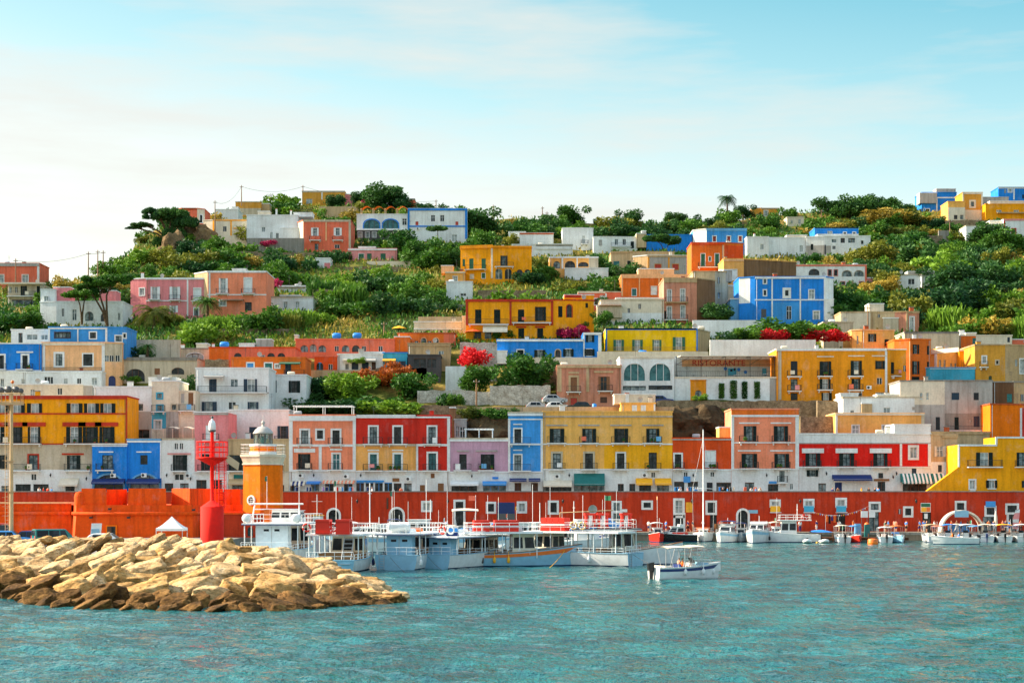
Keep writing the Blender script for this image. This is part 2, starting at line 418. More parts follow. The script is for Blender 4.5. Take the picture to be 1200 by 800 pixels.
  if k=='b':
   _,y,xa,xb=it[:4];opt=it[4]if len(it)>4 else{}
   u0,z=uz(i,xa,y);u1,_z=uz(i,xb,y);dp=opt.get('dp',.85)
   m=MB();s.box(m,u0,u1,z-.16,z,.001,dp,opt.get('c','white'))
   for u in(u0+.2,u1-.35):s.box(m,u,u+.15,z-.5,z-.162,.001,dp*.6,opt.get('c','white'))
   o=m.build('balcony',root,off);m=MB()
   q=[s.p(u0+.05,z,.01),s.p(u0+.05,z,dp-.05),s.p(u1-.05,z,dp-.05),s.p(u1-.05,z,.01)]
   rail(m,q,z,opt.get('h',.95),opt.get('rc','p_iron'));rl_=m.build('railing',o,off)
   if R.random()<.14:
    m=MB();ua=lerp(u0+.1,u1-.9,R.random());n_=5;L_=R.uniform(.5,.9);m.grid([[s.p(ua+.75*q/n_,z+.95-L_*v,dp-.02+.03*math.sin(q*2.1+v))for v in(0,.5,1)]for q in range(n_+1)],'c_'+R.choice(('white','cream','sky','rose','coral','white')),False);m.build('laundry',o,off)
   for f in range(opt.get('pots',0)):
    uu=lerp(u0+.25,u1-.25,R.random());m=MB();pc=s.p(uu,z,dp-.25)
    m.lathe([(.1,0),(.16,.26),(.14,.26)],'terracotta',pc,8)
    fp=m.build('flower_pot',o,off);m=MB();m.ball((pc[0],pc[1],pc[2]+.42),(.24,.2,.26),R.choice(['leaf_mid','leaf_mid','leaf_dark',opt.get('fl','leaf_mid')]),10)
    m.v=[(x+R.gauss(0,.05),y+R.gauss(0,.05),z_+R.gauss(0,.06))for x,y,z_ in m.v];m.sm=[False]*len(m.sm);m.build('plant',fp,off)
  elif k in('t','pt'):
   _,xa,xb,ya,yb_,c=it[:6]
   u0,zt=uz(i,xa,ya);u1,zb=uz(i,xb,yb_)
   if abs(xa-s.pa)<.6:u0=-.03
   if abs(xb-s.pb)<.6:u1=s.L+.03
   m=MB();pr=it[6]if len(it)>6 else .1;s.box(m,u0,u1,zb,zt,-.02,pr,c);m.build('pilaster' if zt-zb>u1-u0 else 'cornice',root,off)
  elif k=='aw':
   _,xa,xb,ya,yb_,c=it[:6];c2=it[6]if len(it)>6 else None
   u0,zt=uz(i,xa,ya);u1,zb=uz(i,xb,yb_);dp=1.3;m=MB();n=max(4,int((u1-u0)/.28));zf=zb+.22
   for q in range(n):
    ua,ub=lerp(u0,u1,q/n),lerp(u0,u1,(q+1)/n);kc='c_'+(c2 if c2 and q%2 else c)
    m.poly([s.p(ua,zf,dp),s.p(ub,zf,dp),s.p(ub,lerp(zt,zf,.45),dp*.52),s.p(ua,lerp(zt,zf,.45),dp*.52)],kc)
    m.poly([s.p(ua,lerp(zt,zf,.45),dp*.52),s.p(ub,lerp(zt,zf,.45),dp*.52),s.p(ub,zt,.01),s.p(ua,zt,.01)],kc)
    m.poly([s.p(ua,zb+R.uniform(-.02,.02),dp+.01),s.p(ub,zb,dp+.01),s.p(ub,zf,dp),s.p(ua,zf,dp)],kc)
   for ue in(u0,u1):m.poly([s.p(ue,zf,dp),s.p(ue,zt,.01),s.p(ue,zf,.01)],'c_'+c)
   o=m.build('awning',root,off);m=MB()
   for ue in(u0+.05,u1-.05):m.tube([s.p(ue,zf-.02,dp-.02),s.p(ue,zb-.5,.03)],.02,'p_steel',4)
   m.tube([s.p(u0,zf-.01,dp-.01),s.p(u1,zf-.01,dp-.01)],.022,'p_steel',5);m.build('awning_frame',o,off)
  elif k=='sg':
   _,xa,xb,ya,yb_,c=it[:6];u0,zt=uz(i,xa,ya);u1,zb=uz(i,xb,yb_)
   m=MB();s.box(m,u0,u1,zb,zt,.02,.12,c);o=m.build('sign',root,off)
   if len(it)>6 and it[6]:
    q=Vector(s.p((u0+u1)/2,(zb+zt)/2,.14))-off
    lettering(it[6],(u1-u0)*.86,(zt-zb)*.6,q,(PI/2,0,math.atan2(s.U.y,s.U.x)),it[7]if len(it)>7 else 'p_white',o)
  elif k=='wl':
   u,z=uz(i,it[1],it[2]);m=MB();m.tube([s.p(u,z,.0),s.p(u,z+.25,.25),s.p(u,z+.1,.45)],.03,'p_iron',5);m.lathe([(.05,-.35),(.14,-.05),(.16,-.02),(.03,.12)],'p_iron',s.p(u,z,.45),8);m.build('wall_lamp',root,off)
  elif k=='pg':
   _,xa,xb,ya,yb_,c=it;Ya,Yb=Y0+.6,Y0+3.6;m=MB();zt=Z(ya,Ya)
   for yy in(Ya,Yb):
    for q in range(3):x=lerp(X(xa,Y0),X(xb,Y0),q/2);m.tube([(x,yy,Z(yb_,Y0)-.1),(x,yy,zt)],.06,c,5)
    m.tube([(X(xa,Y0)-.2,yy,zt),(X(xb,Y0)+.2,yy,zt)],.06,c,4)
   for q in range(9):x=lerp(X(xa,Y0),X(xb,Y0),q/8);m.tube([(x,Ya-.3,zt+.08),(x,Yb+.3,zt+.08)],.04,c,4)
   m.build('pergola',root,off)
 rr=random.Random(len(label)*7+int(base));xa_,xb_=P[0][0]+.6,P[-1][0]-.6
 if base>300 and xb_-xa_>3:
  if rr.random()<.6:
   m=MB();x=rr.uniform(xa_,xb_);hh=rr.uniform(1.6,3.2);y=Y0+rr.uniform(1.5,4);m.tube([(x,y,z1-.1),(x,y,z1+hh)],.025,'p_iron',4)
   for q in range(3):m.tube([(x-.45+q*.1,y,z1+hh-.15-q*.22),(x+.45-q*.1,y,z1+hh-.15-q*.22)],.014,'p_iron',3)
   m.build('antenna',root,off)
  if rr.random()<.55:
   m=MB();s=segs[min(range(len(segs)),key=lambda q:segs[q].A.y+segs[q].B.y)];u=s.L-.3 if rr.random()<.5 else .3;m.tube([s.p(u,z1-.05,.06),s.p(u,z0,.06)],.045,rr.choice(('p_grey','p_brown','p_white')),5);m.build('drainpipe',root,off)
  if rr.random()<.45:
   m=MB();x=rr.uniform(xa_,xb_);y=Y0+rr.uniform(1.5,4);s=rr.uniform(.25,.45);hh=rr.uniform(.7,1.4);m.box(x-s,x+s,y-s,y+s,z1-.1,z1+hh,rr.choice((col,'white','cream','terracotta')));m.box(x-s-.08,x+s+.08,y-s-.08,y+s+.08,z1+hh+.001,z1+hh+.12,'concrete');m.build('chimney',root,off)
  if rr.random()<.35:
   m=MB();x=rr.uniform(xa_,xb_);y=Y0+1;m.lathe([(0,0),(.25,.04),(.42,.14)],'p_grey',n=12);m.v=[(x+v[0],y-v[2],z1+.75+v[1])for v in m.v];m.tube([(x,y+.05,z1-.1),(x,y+.02,z1+.75)],.03,'p_iron',4);m.build('satellite_dish',root,off)
  if rr.random()<.3:
   m=MB();x=rr.uniform(xa_,xb_);y=Y0+2.4;m.lathe([(0,-.6),(.3,-.58),(.34,-.4),(.34,.4),(.3,.58),(0,.6)],rr.choice(('p_steel','p_white','p_cream')),n=12);m.v=[(x+v[2],y+v[1],z1+.5+v[0])for v in m.v];m.build('boiler',root,off)
 HOUSES.append((min(s.pa for s in segs),max(s.pb for s in segs),top,base,Y0,ref or label))
 return root
W='p_white'
YQ=258.0
H('long yellow block with brick red trim over beige and white lower floors',(-40,149),465,580,'yel',[('r',-40,149,519.6,550,'beige'),('r',-40,149,550,580,'white'),('t',-40,149,465,467.5,'brick',.2),('t',-40,149,483.8,485.4,'brick',.12),('t',147.6,149,467.6,519,'brick',.08),('t',-40,149,519.2,520.6,'brick',.1),('sc',472.5,483.6,18,[2,20,41,87.5,107,126]),('slc',500,519,18,[-4,40,87],{'lc':'brick','lh':.6,'lo':.1,'pane':'curtain'}),('slD',500,519,18,[19,105.6,125],{'lc':'brick','lh':.6,'lo':.1}),('b',519.6,-12,49,{'pots':2}),('b',519.6,76,134,{'pots':3}),('Df',533,550,10.5,[39],{'fc':'brick','sc':'p_dkgreen'}),('sl',533.5,549.5,17,[85.5],{'lc':'brick','lh':.25,'lo':.1}),('s',533,549,17,[0]),('b',551,14,48,{'pots':2}),('b',551,76,107,{'pots':1}),('W',555,562,6,[39.5]),('h',567,580,18,[27,48],{'sc':'p_dkgreen'}),('aw',71,93,560,569.5,'cream'),('h',569,580,11,[82]),('wl',60,556),('wl',102,560),('h',569,580,9,[6])],Y=YQ+.25,cope='brick',ref='long yellow block')
H('bright blue house with pale cornice and two arches over a dark shop front',(149,189),515.5,580,'blue',[('bx',108,148.8,521.5,580,'blue',0,8),('t',149,189,516,518.2,'white',.15),('t',187.6,189,518.4,560,'white',.06),('W',533,544,8.5,[168.7],{'bar':'p_dkgreen'}),('t',160,177.5,528.6,530,'white',.14),('haf',556,580,34,[169.5],{'sc':'p_navy','fc':'sky','e':.25}),('ac',169,556.5),('aw',150,188,560.5,567,'navy')],Y=YQ,cope='sky')
H('low blue house wing with a balcony under the yellow block',(108,148.6),521,580,'blue',[('t',108,148.6,521.5,523,'white',.1),('D',533,549.6,12.5,[126]),('t',116,133,528.6,530,'white',.14),('b',550.5,113,134,{'pots':1}),('haf',556,580,34,[127.5],{'sc':'p_navy','fc':'sky','e':.25}),('ac',133,557),('aw',109,147,560.5,567,'navy')],Y=YQ-.35,cope='white')
H('narrow pale grey house with one shuttered balcony door beside the blue house',(189.3,228),515,580,'white',[('W',519,526,4,[206.5,212.5],{'bar':W}),('sDl',533,551,18,[210],{'lc':'rose','lh':.2,'lo':.1}),('b',551.5,201,219.5),('W',555,562,11,[210]),('ac',221,557),('h',566,580,10,[198,216]),('wl',196,556),('wl',224,560)],Y=YQ)
H('dusky pink house with white balcony door behind the red beacon',(228,267.5),483.5,580,'pink',[('r',228,268,552,580,'white'),('t',228,267.5,484,486,'grey',.1),('SD',498,515,12,[247],{'sc':W}),('b',515.5,238,257),('sD',532,551,16,[244]),('b',551.5,232,254),('t',228,267.5,552,554,'white',.1),('h',562,580,12,[236,254])],Y=YQ)
H('bare beige stone house with shuttered doors behind the lighthouse',(267.8,338.6),515.5,580,'sand',[('sD',533,551,16,[276,322]),('b',551.5,266.5,287),('b',551.5,312,332),('r',268,339,553,580,'cream'),('t',268,338,552,553.5,'beige',.1),('sg',274,288,556,560.5,'teal',''),('aw',268.5,290,561,568,'tan'),('h',568,580,14,[279,296,326])],Y=YQ)
H('white three-window house standing above the lighthouse lantern',(267,339),481,516,'white',[('ch',275,490,500,3,'brown'),('S',500,515,9,[296.5],{'sc':'p_dkblue'}),('sD',499,515,13,[332],{'sc':'p_dkblue'}),('b',515.3,322,338.5,{'h':.6})],Y=267.2,ref='white house above the lighthouse')
H('salmon pink two-storey house with white pilasters and iron balconies, roof terrace of potted plants',(339,416.8),487,580,'salmon',[('r',339,417,552,580,'white'),('t',339,416.8,487,493,'white',.2),('t',339.3,343,493.2,552,'white',.12),('t',413.4,416.6,493.2,552,'white',.12),('t',343,413.3,520.4,523.2,'white',.16),('t',373.6,377,523.4,549.8,'white',.12),('t',339,416.8,550,552.4,'white',.2),('fD',504,520,8.4,[357.2,393.8],{'e':.28}),('f',504,513.8,7,[375],{'e':.28}),('b',520.4,348,366),('b',520.4,384.5,402),('sDl',531.5,550,16.4,[357],{'lo':.2,'lh':.6}),('fcDl',531.5,550,8.4,[394],{'sc':'p_dkblue','lo':.5,'pane':'tealglass'}),('b',550,348,366),('b',550,384.5,402),('ac',353,557),('ac',406,558),('aw',341,358,563.5,569,'cream','navy'),('aw',360,376,563.5,567,'blue'),('aw',379,416,562.5,566.5,'salmon','cream'),('h',566,580,10,[345,369,386,408],{'sc':'p_azure'}),('pg',344,412,475.5,487,W),('wl',368,556)],Y=YQ,ref='salmon house')
H('red house with apricot lower storey, left half of the red pair',(417,487.6),487.5,580,'red',[('r',417,487.6,521.5,551,'apricot'),('r',417,487.6,551,580,'white'),('t',417,487.6,487.8,489.6,'white',.16),('t',417,487.6,520,522.6,'beige',.14),('t',417,487.6,551,552.6,'white',.16),('fD',500,519.8,8.6,[437.5,466],{'e':.26,'sc':'p_black'}),('b',520,425.5,449,{'h':1.0}),('b',520,454.5,478),('fDl',532,550.8,8,[437.6,466],{'e':.28,'pane':'tealglass','sc':'p_teal','lo':.5,'lh':.2}),('b',551,425.5,449,{'pots':3}),('b',551,454.5,478,{'pots':3}),('h',565,580,9,[422,433,444,455],{'sc':'p_azure'}),('t',418,450,562.6,564.8,'azure',.3),('h',566,580,9,[466,478]),('sg',460,468,560,564,'p_wood',''),('wl',423,556),('ac',479,561)],Y=YQ,ref='red house')
H('all red narrow house with two balcony doors, right half of the red pair',(487.8,527.2),487.5,580,'red',[('r',488,527.2,551,580,'white'),('t',487.8,527.2,487.8,489.6,'white',.16),('t',524,527,489.8,551,'white',.1),('t',487.8,490,522.8,551,'white',.1),('t',487.8,527.2,520,522.6,'white',.14),('t',487.8,527.2,551,552.6,'white',.16),('fD',500,519.8,8.6,[506.3],{'e':.26,'sc':'p_black'}),('fD',531,550.8,9,[506.5],{'e':.28,'pane':'tealglass'}),('b',520,495.5,517),('b',551,495.5,517),('S',554.5,560,4.6,[507],{'sc':'p_wood'}),('SD',566,580,7,[516.6],{'sc':'p_wood'}),('SD',568,580,6,[495],{'sc':'p_wood'})],Y=YQ)
H('lilac two-storey house with white awning and blue awning on its ground floor',(527.4,595.4),514.5,580,'lilac',[('r',527.4,595.4,552.5,580,'white'),('t',527.4,595.4,514.5,517,'white',.15),('t',527.4,595.4,552,553.6,'white',.14),('Dl',532,550,8.6,[542.5],{'fc':'grey','lh':.2,'lo':.4}),('sDl',532,550,17,[570.3],{'fc':'grey','lh':.2,'lo':.4}),('b',550.6,531.6,552.5),('b',550.6,560,579.5,{'pots':4,'fl':'leaf_red'}),('aw',527.8,561,563.4,569,'white'),('h',568,580,30,[544]),('aw',565.5,593.5,563.4,568.4,'azure'),('h',568,580,27,[579.5],{'sc':'p_azure'}),('pg',545,577,502.5,515,W),('sg',577,584,558.5,561,'p_blue',''),('wl',553,557)],Y=YQ)
H('grey roof house with brown chimney stack behind the lilac house',(532.5,546.5),492,516,'grey',[('W',500,512,6,[542]),('W',499,511,3,[536]),('bx',527,533.6,478,516,'brown',.3,3)],Y=267.2)
H('tall narrow bright blue house with white trim and iron balconies',(595.6,636),484,580,'azure',[('r',595,636,552.5,580,'white'),('t',595.6,636,484.3,487,'white',.18),('t',595.6,636,490.4,491.8,'white',.12),('t',595.8,598,492,552,'white',.08),('t',633.6,636,492,552,'white',.08),('t',598,633.5,519.4,521.4,'white',.12),('t',595.6,636,552,553.6,'white',.14),('fD',502.5,519,8,[606.8],{'e':.2}),('fD',533,551.5,8,[606.8],{'e':.2}),('t',601.5,612,496.3,497.6,'white',.14),('t',601.5,612,526.6,527.8,'white',.14),('b',519.8,597.6,622.3),('b',551.2,597.6,622.3),('SD',565.5,575,8,[607,626.5],{'sc':'p_dkwood'}),('aw',597,617,560,564,'navy'),('aw',619.5,633,560,564,'navy')],Y=YQ-.12,ref='narrow blue house')
H('wide straw yellow house with eight green-shuttered openings, awnings in cream, green and yellow',(636.2,788),483,580,'straw',[('r',636,788,520.5,549,'straw'),('r',708,788,520.5,549,'gold'),('r',636,788,549,580,'white'),('t',636.2,788,487.2,488.6,'grey',.22),('t',636.2,788,519.4,521,'white',.15),('t',636.2,788,549,550.4,'white',.12),('sDl',502,518.6,16.5,[652.7,690,727.6,765],{'fc':'grey','lo':.4,'lh':.2}),('b',518.8,641,663.6,{'dp':1}),('b',518.8,678.5,701.3,{'dp':1}),('b',518.8,716,738.4,{'dp':1,'pots':1}),('b',518.8,753,775.6,{'dp':1,'pots':2}),('fD',531,549,9.2,[652.5,690.2],{'e':.3,'fc':'beige'}),('fD',531,549,8.8,[727.4],{'e':.25}),('D',530,549,9.6,[765]),('b',549.6,642.6,662.6),('b',549.6,680,700),('b',549.6,717.8,737),('b',549.6,755.4,774.6,{'pots':1}),('aw',633.5+3,670,562.4,570.2,'cream'),('aw',672.6,708.4,554.5,568.6,'teal'),('h',568,580,34,[652.5]),('h',566,580,36,[690.5]),('aw',745,764,560,568.2,'gold'),('aw',767.2,786.4,560,568.2,'gold'),('W',553,559,4.6,[765.5]),('ac',653.6,558),('ac',756,556.6),('h',566.6,580,7,[727.5,741]),('h',567,580,14,[756,777]),('wl',667,556)],Y=YQ,ref='straw yellow house')
H('small yellow rooftop house with two white shuttered windows',(728,768),473,486,'straw',[('S',474.4,481.8,6,[743.5,754],{'sc':W}),('r',766,770,470,490,'white'),('bx',720,768,462.5,473,'cream',2.5,4),('ch',735,461,466,4)],Y=266.6,dep=5)
H('orange red low house with grey closed shutters between the yellow and the salmon houses',(788.2,857),514,580,'vermilion',[('r',788,857,549.4,580,'white'),('t',788.2,857,514,515.6,'grey',.14),('fD',532,548,7.6,[794.6],{'e':.25}),('fSD',528.4,548,11.4,[832.4],{'sc':'p_white','e':.12}),('b',549,786.2+2.4,802,{'pots':2}),('b',549,824,841,{'pots':3}),('t',788.2,857,549.4,551,'white',.15),('W',553,558,4.6,[803.6,834.8]),('SD',565,580,7,[831.7],{'sc':'p_black'}),('h',564,580,12,[796,812]),('h',565,580,9,[844,853]),('wl',812,556),('sg',801,809,558,565,'p_azure',''),('bx',843,857,501,514,'apricot',1.6,4)],Y=YQ,ref='orange red house')
H('tall salmon orange house with dark green shutters and white corner strips',(857.2,936),480,580,'salmon',[('r',857,936,549.4,580,'white'),('r',857,936,479,487,'orange'),('t',857.2,936,486,488.4,'white',.2),('t',857.3,860.2,488.6,549,'white',.1),('t',932,936,488.6,549,'white',.1),('t',860.3,931.9,517.8,519.2,'white',.14),('t',857.2,936,548.8,550.4,'white',.15),('sDl',499,517,16,[878,915],{'lo':.35,'lh':.2}),('b',517.8,866,888,{'pots':2}),('b',517.8,904,925.6),('sDl',531.4,547.8,17.6,[878,915.6],{'lo':.35,'lh':.2}),('b',548.6,866.6,888.6,{'pots':1}),('b',548.6,904,925.6,{'pots':2}),('D',551.5,564,6,[916.4]),('b',565,910.5,922.6),('h',565,580,11,[878.4]),('h',567,580,12,[906]),('W',566.5,573,3.6,[927.5]),('wl',898,556),('sg',901,910,563.6,566.4,'p_azure','')],Y=YQ-.1,ref='tall salmon orange house')
H('wide scarlet house with white roof band and dark shutters, blue canopy over its door',(936.2,1090.6),509,580,'scarlet',[('r',936,1091,508,519.4,'white'),('r',936,1091,546.6,580,'white'),('bx',1048,1090.6,498,509,'white',0,6),('t',936.2,1090.6,518.6,519.8,'grey',.1),('t',936.2,1090.6,546.4,548,'white',.15),('t',1054.4,1057,519.9,546,'white',.1),('t',1087.4,1090.6,519.9,546,'white',.1),('sDl',531,546,17,[952.5,992,1032],{'lo':.05,'lh':.7}),('b',546.8,940.5,962),('b',546.8,980.2,1003),('b',546.8,1020,1043.4),('fc',524,536,7.4,[1070.4],{'e':.35,'bar':W}),('aw',975,1020.4,556,563,'navy'),('SD',565,580,8.4,[982.5],{'sc':'p_navy'}),('s',550.4,558,13,[952]),('h',566,580,9,[963.5]),('h',564,580,9,[1033]),('S',548.6,555,5.4,[1071.2],{'sc':'p_dkblue'}),('sg',1024,1042,560.8,563.4,'p_wood',''),('sg',1029.4,1034.6,554,560,'p_black',''),('wl',968,554),('wl',1050,554),('aw',1055,1090,554.5,566.6,'teal','white'),('h',566,580,28,[1072]),('wl',1046,558)],Y=YQ,ref='scarlet house')
H('narrow worn beige house with white shutters between the scarlet and stepped yellow houses',(1090.8,1122),510,580,'sand',[('sc',522.5,535,15.4,[1101.3],{'sc':'p_cream'}),('S',544.6,553,4.6,[1101.5],{'sc':'p_dkblue'}),('r',1090,1123,541,580,'white'),('aw',1091,1106,554.5,566.6,'teal','white'),('b',545,1109.5,1121,{'h':1.1}),('t',1104,1122,510,513,'tan',.2)],Y=YQ)
def stepped_house():
 Yf=250.6;root=thing('house','stepped golden yellow house with white edging, its foot sloping down over the red quay wall','house',(X(1145,Yf),Yf,Z(577,Yf)));off=root.location
 sg=Seg((X(1080,Yf),Yf),(X(1260,Yf),Yf));op=[]
 for st,ya,yb,w,px,o in(('sDc',530,546,19,1153.5,{}),('sD',530,546,19,1199,{}),('fc',562.5,571.5,5,1120.6,{}),('fc',562.5,572,6,1139.5,{}),('sfc',562.6,571.6,13.4,1162.3,{}),('sc',563,571,12,1203,{})):
  ww=w*(.52 if 's' in st else 1);op.append((sg.u(px-ww/2),sg.u(px+ww/2),Z(yb,Yf),Z(ya,Yf),False,st,o,w))
 prof=[(1083,577.5),(1123,547),(1123,521),(1168,521),(1168,512),(1260,512)]
 m=MB();cols=sorted(set([1083,1123,1168,1260]));zb=Z(577.5,Yf)
 def zt(px):return Z(577.5-(px-1083)*(30.5/40),Yf)
 m.poly([sg.p(sg.u(1083),zb),sg.p(sg.u(1123),zb),sg.p(sg.u(1123),zt(1123))],'yel')
 for a,b,t in((1123,1168,521),(1168,1260,512)):
  s2=Seg((X(a,Yf),Yf),(X(b,Yf),Yf));hs=[]
  for h in op:
   u0=h[0]-sg.u(a);u1=h[1]-sg.u(a)
   if 0<u0 and u1<s2.L:hs.append((u0,u1)+h[2:])
  facade(m,s2,zb,Z(t,Yf),hs,[],'yel')
 for a,t in((1123,521),(1168,512)):
  x=X(a,Yf);m.poly([(x,Yf,zb),(x,Yf,Z(t,Yf)),(x,Yf+7,Z(t,Yf)),(x,Yf+7,zb)],'yel')
 m.poly([(X(1123,Yf),Yf,Z(521,Yf)),(X(1168,Yf),Yf,Z(521,Yf)),(X(1168,Yf),Yf+7,Z(521,Yf)),(X(1123,Yf),Yf+7,Z(521,Yf))],'concrete')
 m.poly([(X(1168,Yf),Yf,Z(512,Yf)),(X(1260,Yf),Yf,Z(512,Yf)),(X(1260,Yf),Yf+7,Z(512,Yf)),(X(1168,Yf),Yf+7,Z(512,Yf))],'concrete')
 m.poly([(X(1083,Yf),Yf,zb),(X(1123,Yf),Yf,zt(1123)),(X(1123,Yf),Yf+1,zt(1123)),(X(1083,Yf),Yf+1,zb)],'yel')
 m.build('wall',root,off)
 for h in op:
  if h[0]>sg.u(1123):window(root,off,sg,h[0],h[1],h[2],h[3],h[5],h[6])
 t=MB()
 for a,b,c,d in((1122.6,1124.6,523.2,547),(1122.6,1168.4,520.4,522.6),(1166.4,1168.6,511.6,520.3),(1168.7,1260,511.4,513.4)):sg.box(t,sg.u(a),sg.u(b),Z(d,Yf),Z(c,Yf),-.02,.12,'white')
 t.build('cornice',root,off)
 for a,b in((1133,1173.4),(1189,1215)):
  u0,u1=sg.u(a),sg.u(b);z=Z(546.6,Yf);m=MB();sg.box(m,u0,u1,z-.16,z,.001,.95,'white');o=m.build('balcony',root,off);m=MB();rail(m,[sg.p(u0+.05,z,.01),sg.p(u0+.05,z,.9),sg.p(u1-.05,z,.9),sg.p(u1-.05,z,.01)],z,.95);m.build('railing',o,off)
 m=MB();sg.box(m,sg.u(1136.4),sg.u(1142.6),Z(578,Yf)+.05,Z(574,Yf),.002,.4,W);m.build('air_conditioner',root,off)
stepped_house()
H('tall orange and amber house cut by a diagonal shadow at the right edge',[(1160.5,0),(1196,1.2),(1240,1.2)],474,512,'lhorange',[('t',1195.2,1197.4,478,512,'white',.1),('r',1197,1241,478,512,'red')],Y=268,cope='terracotta')
H('white house wall with blue-edged windows and plain flat roof, behind the yellow block',(110,177.6),454,521,'white',[('W',473,481,7.6,[163.8],{'bar':'p_dkblue'}),('ch',152,455,470,4),('r',110,178,482,521,'grey'),('h',503,513,24,[163])],Y=267.4,ref='plain white house')
H('cream house with blue painted window frames over a cyan lower wall',(177.8,209.4),447,521,'cream',[('f',461,466.6,5.6,[187.2],{'fc':'cyan','pane':'curtain'}),('f',475,481,6,[187.4],{'fc':'cyan','pane':'curtain'}),('f',474,480,5,[204],{'fc':'beige'}),('r',177,194.6,483,502,'cyan'),('r',194.6,210,482,521,'grey'),('fc',492.6,502,7,[185]),('bx',174,206,443,452,'white',3,4),('b',482,178,194)],Y=267.6)
H('white house strip with terrace behind the canopy tent',(209.6,229),459,521,'cream',[('SD',460,475,6,[223.6],{'sc':'p_wood'}),('S',461,472,4,[214],{'sc':'p_grey'}),('b',481,209.8,229)],Y=268)
H('broad white house with three dark blue shuttered windows on each of two floors',(229.4,315),432,484,'white',[('SD',444,459,9,[249.4],{'sc':'p_dkblue'}),('W',444,453,9,[274.4]),('sDc',444,459,17,[294.4],{'sc':'p_dkblue'}),('b',459.6,232,313),('s',470.6,481.6,18,[244.8],{'sc':'p_dkblue','pane':'curtain'}),('W',470.6,481.6,9,[272]),('s',470.8,479.6,15.6,[296.6],{'sc':'p_dkblue'}),('aw',240,263,440,443,'grey'),('t',229.4,315,459.6,461,'grey',.1)],Y=272,ref='broad white house')
H('small white house end with green shutters left of the grove',(315.2,359),440,471,'white',[('S',445.4,460,8,[320.2],{'sc':'p_dkblue'}),('sD',446,460,13.6,[344.7])],Y=280)
H('bright orange flat house with green awning and turquoise shutters',(271,358),419.6,441,'orange',[('fS',425.5,431.6,7.4,[293.4],{'sc':'p_azure'}),('fSD',425.6,439.4,8,[314.6],{'sc':'p_teal'}),('fc',427,430.6,4.6,[325],{}),('SD',426,439.4,7,[337.6],{'sc':'p_dkblue'}),('aw',328,352.6,424,427.4,'green'),('b',440,333,357)],Y=289,cope='orange')
H('low coral house front with dark arches, right behind the orange flat house',(245,346),407.8,423,'coral',[('r',245,268,405,425,'orange'),('ha',413.4,422,9,[278.6,317.6,329.6]),('W',415.6,421,7,[307]),('ch',250,403,409,3),('bx',280,298,403,409,'white',2,4),('bx',300,318,398,408,'grey',3,3)],Y=300,cope='vermilion')
H('long salmon coral terrace house with arched dark windows',(346.4,462.6),398,413,'coral',[('ha',404.4,412.4,9,[356.6,377.6,405,417]),('haf',403.4,412.4,8,[367],{'pane':'curtain','fc':'coral','e':.1}),('W',405.4,411.4,5,[394.6,426.5,446]),('bx',345,349,393,399,'cream',1.5,2),('bx',462,480,395,412,'orange',.5,5)],Y=310,cope='coral')
H('small orange red cube house with arched door above the rough wall',(368.4,395),418,435,'vermilion',[('ha',424.4,434,8,[374.8],{'sc':'p_azure'}),('W',426.6,433,5,[387.4])],Y=300.6,cope='coral')
H('white veranda house with blue sunshade between orange cube and blue house',(395.4,448.6),415.6,434,'white',[('W',426,432.6,4,[406.6]),('SD',424,433,8,[416,428],{'sc':'p_dkblue'}),('SD',424,434,5,[438],{'sc':'p_dkwood'}),('aw',402,420,420.6,423.6,'beige'),('aw',421,441,420,424,'grey'),('bx',424,450,413,416,'white',1.5,3)],Y=301)
H('cyan blue house corner with yellow awning',(448.8,477),414,432,'cyan',[('aw',447.8+1,464,420,424,'gold'),('SD',423,431.4,8,[471.4],{'sc':'p_dkblue'}),('D',424,431,6,[457])],Y=301.2,cope='azure')
H('low ruined vaulted stone house with wide open arches',(144,231),420,448,'beige',[('ha',432,446.6,22,[158.6]),('S',431.4,438.8,6.4,[184.2],{'sc':'p_wood'}),('haf',430.6,438.6,15,[208.4],{'e':.15,'fc':'beige'}),('t',144,231,420.4,422.4,'concrete',.15)],Y=294,cope='concrete')
H('grey upper vaulted house with two broad blind arches',(182,246),409,421.6,'beige',[('haf',413.6,420.8,20,[201,228.6],{'pane':'curtain','fc':'white','e':.12}),('ch',214,404,410,4),('bx',230,243,403,409,'cream',2,3)],Y=303,cope='concrete')
H('bright blue house with white-framed balcony doors at the left edge',(-30,48.4),403,436,'blue',[('fD',416.4,432,6.2,[1.6,29.4],{'e':.3}),('t',19.6,39,411.6,413.4,'white',.15),('t',-30,48.4,433.6,435.4,'white',.12),('b',432.6,19.6,39,{'pots':2}),('b',432.6,-6,8)],Y=291,ref='blue house at the left edge')
H('peach house with white-framed windows and a blue-doored side entrance',[(48.6,0),(122.6,0),(143,1.2)],402,456,'peach',[('t',48.6,122.6,402,404.6,'cream',.2),('t',50,53,404.8,435,'white',.1),('t',119.4,122.4,404.8,435,'white',.1),('f',414.6,428.4,8,[69.2],{'e':.35}),('f',414.8,428.4,11,[103],{'e':.2}),('b',434.6,51,120,{'h':.55,'dp':.6}),('W',416,423.4,5,[125.4,131,138],{}),('haD',440,453,8.4,[131.4],{'pane':'p_navy','sc':'p_navy'}),('r',48,122.6,436,457,'white'),('r',122.6,144,402,424,'beige')],Y=291.4,ref='peach house')
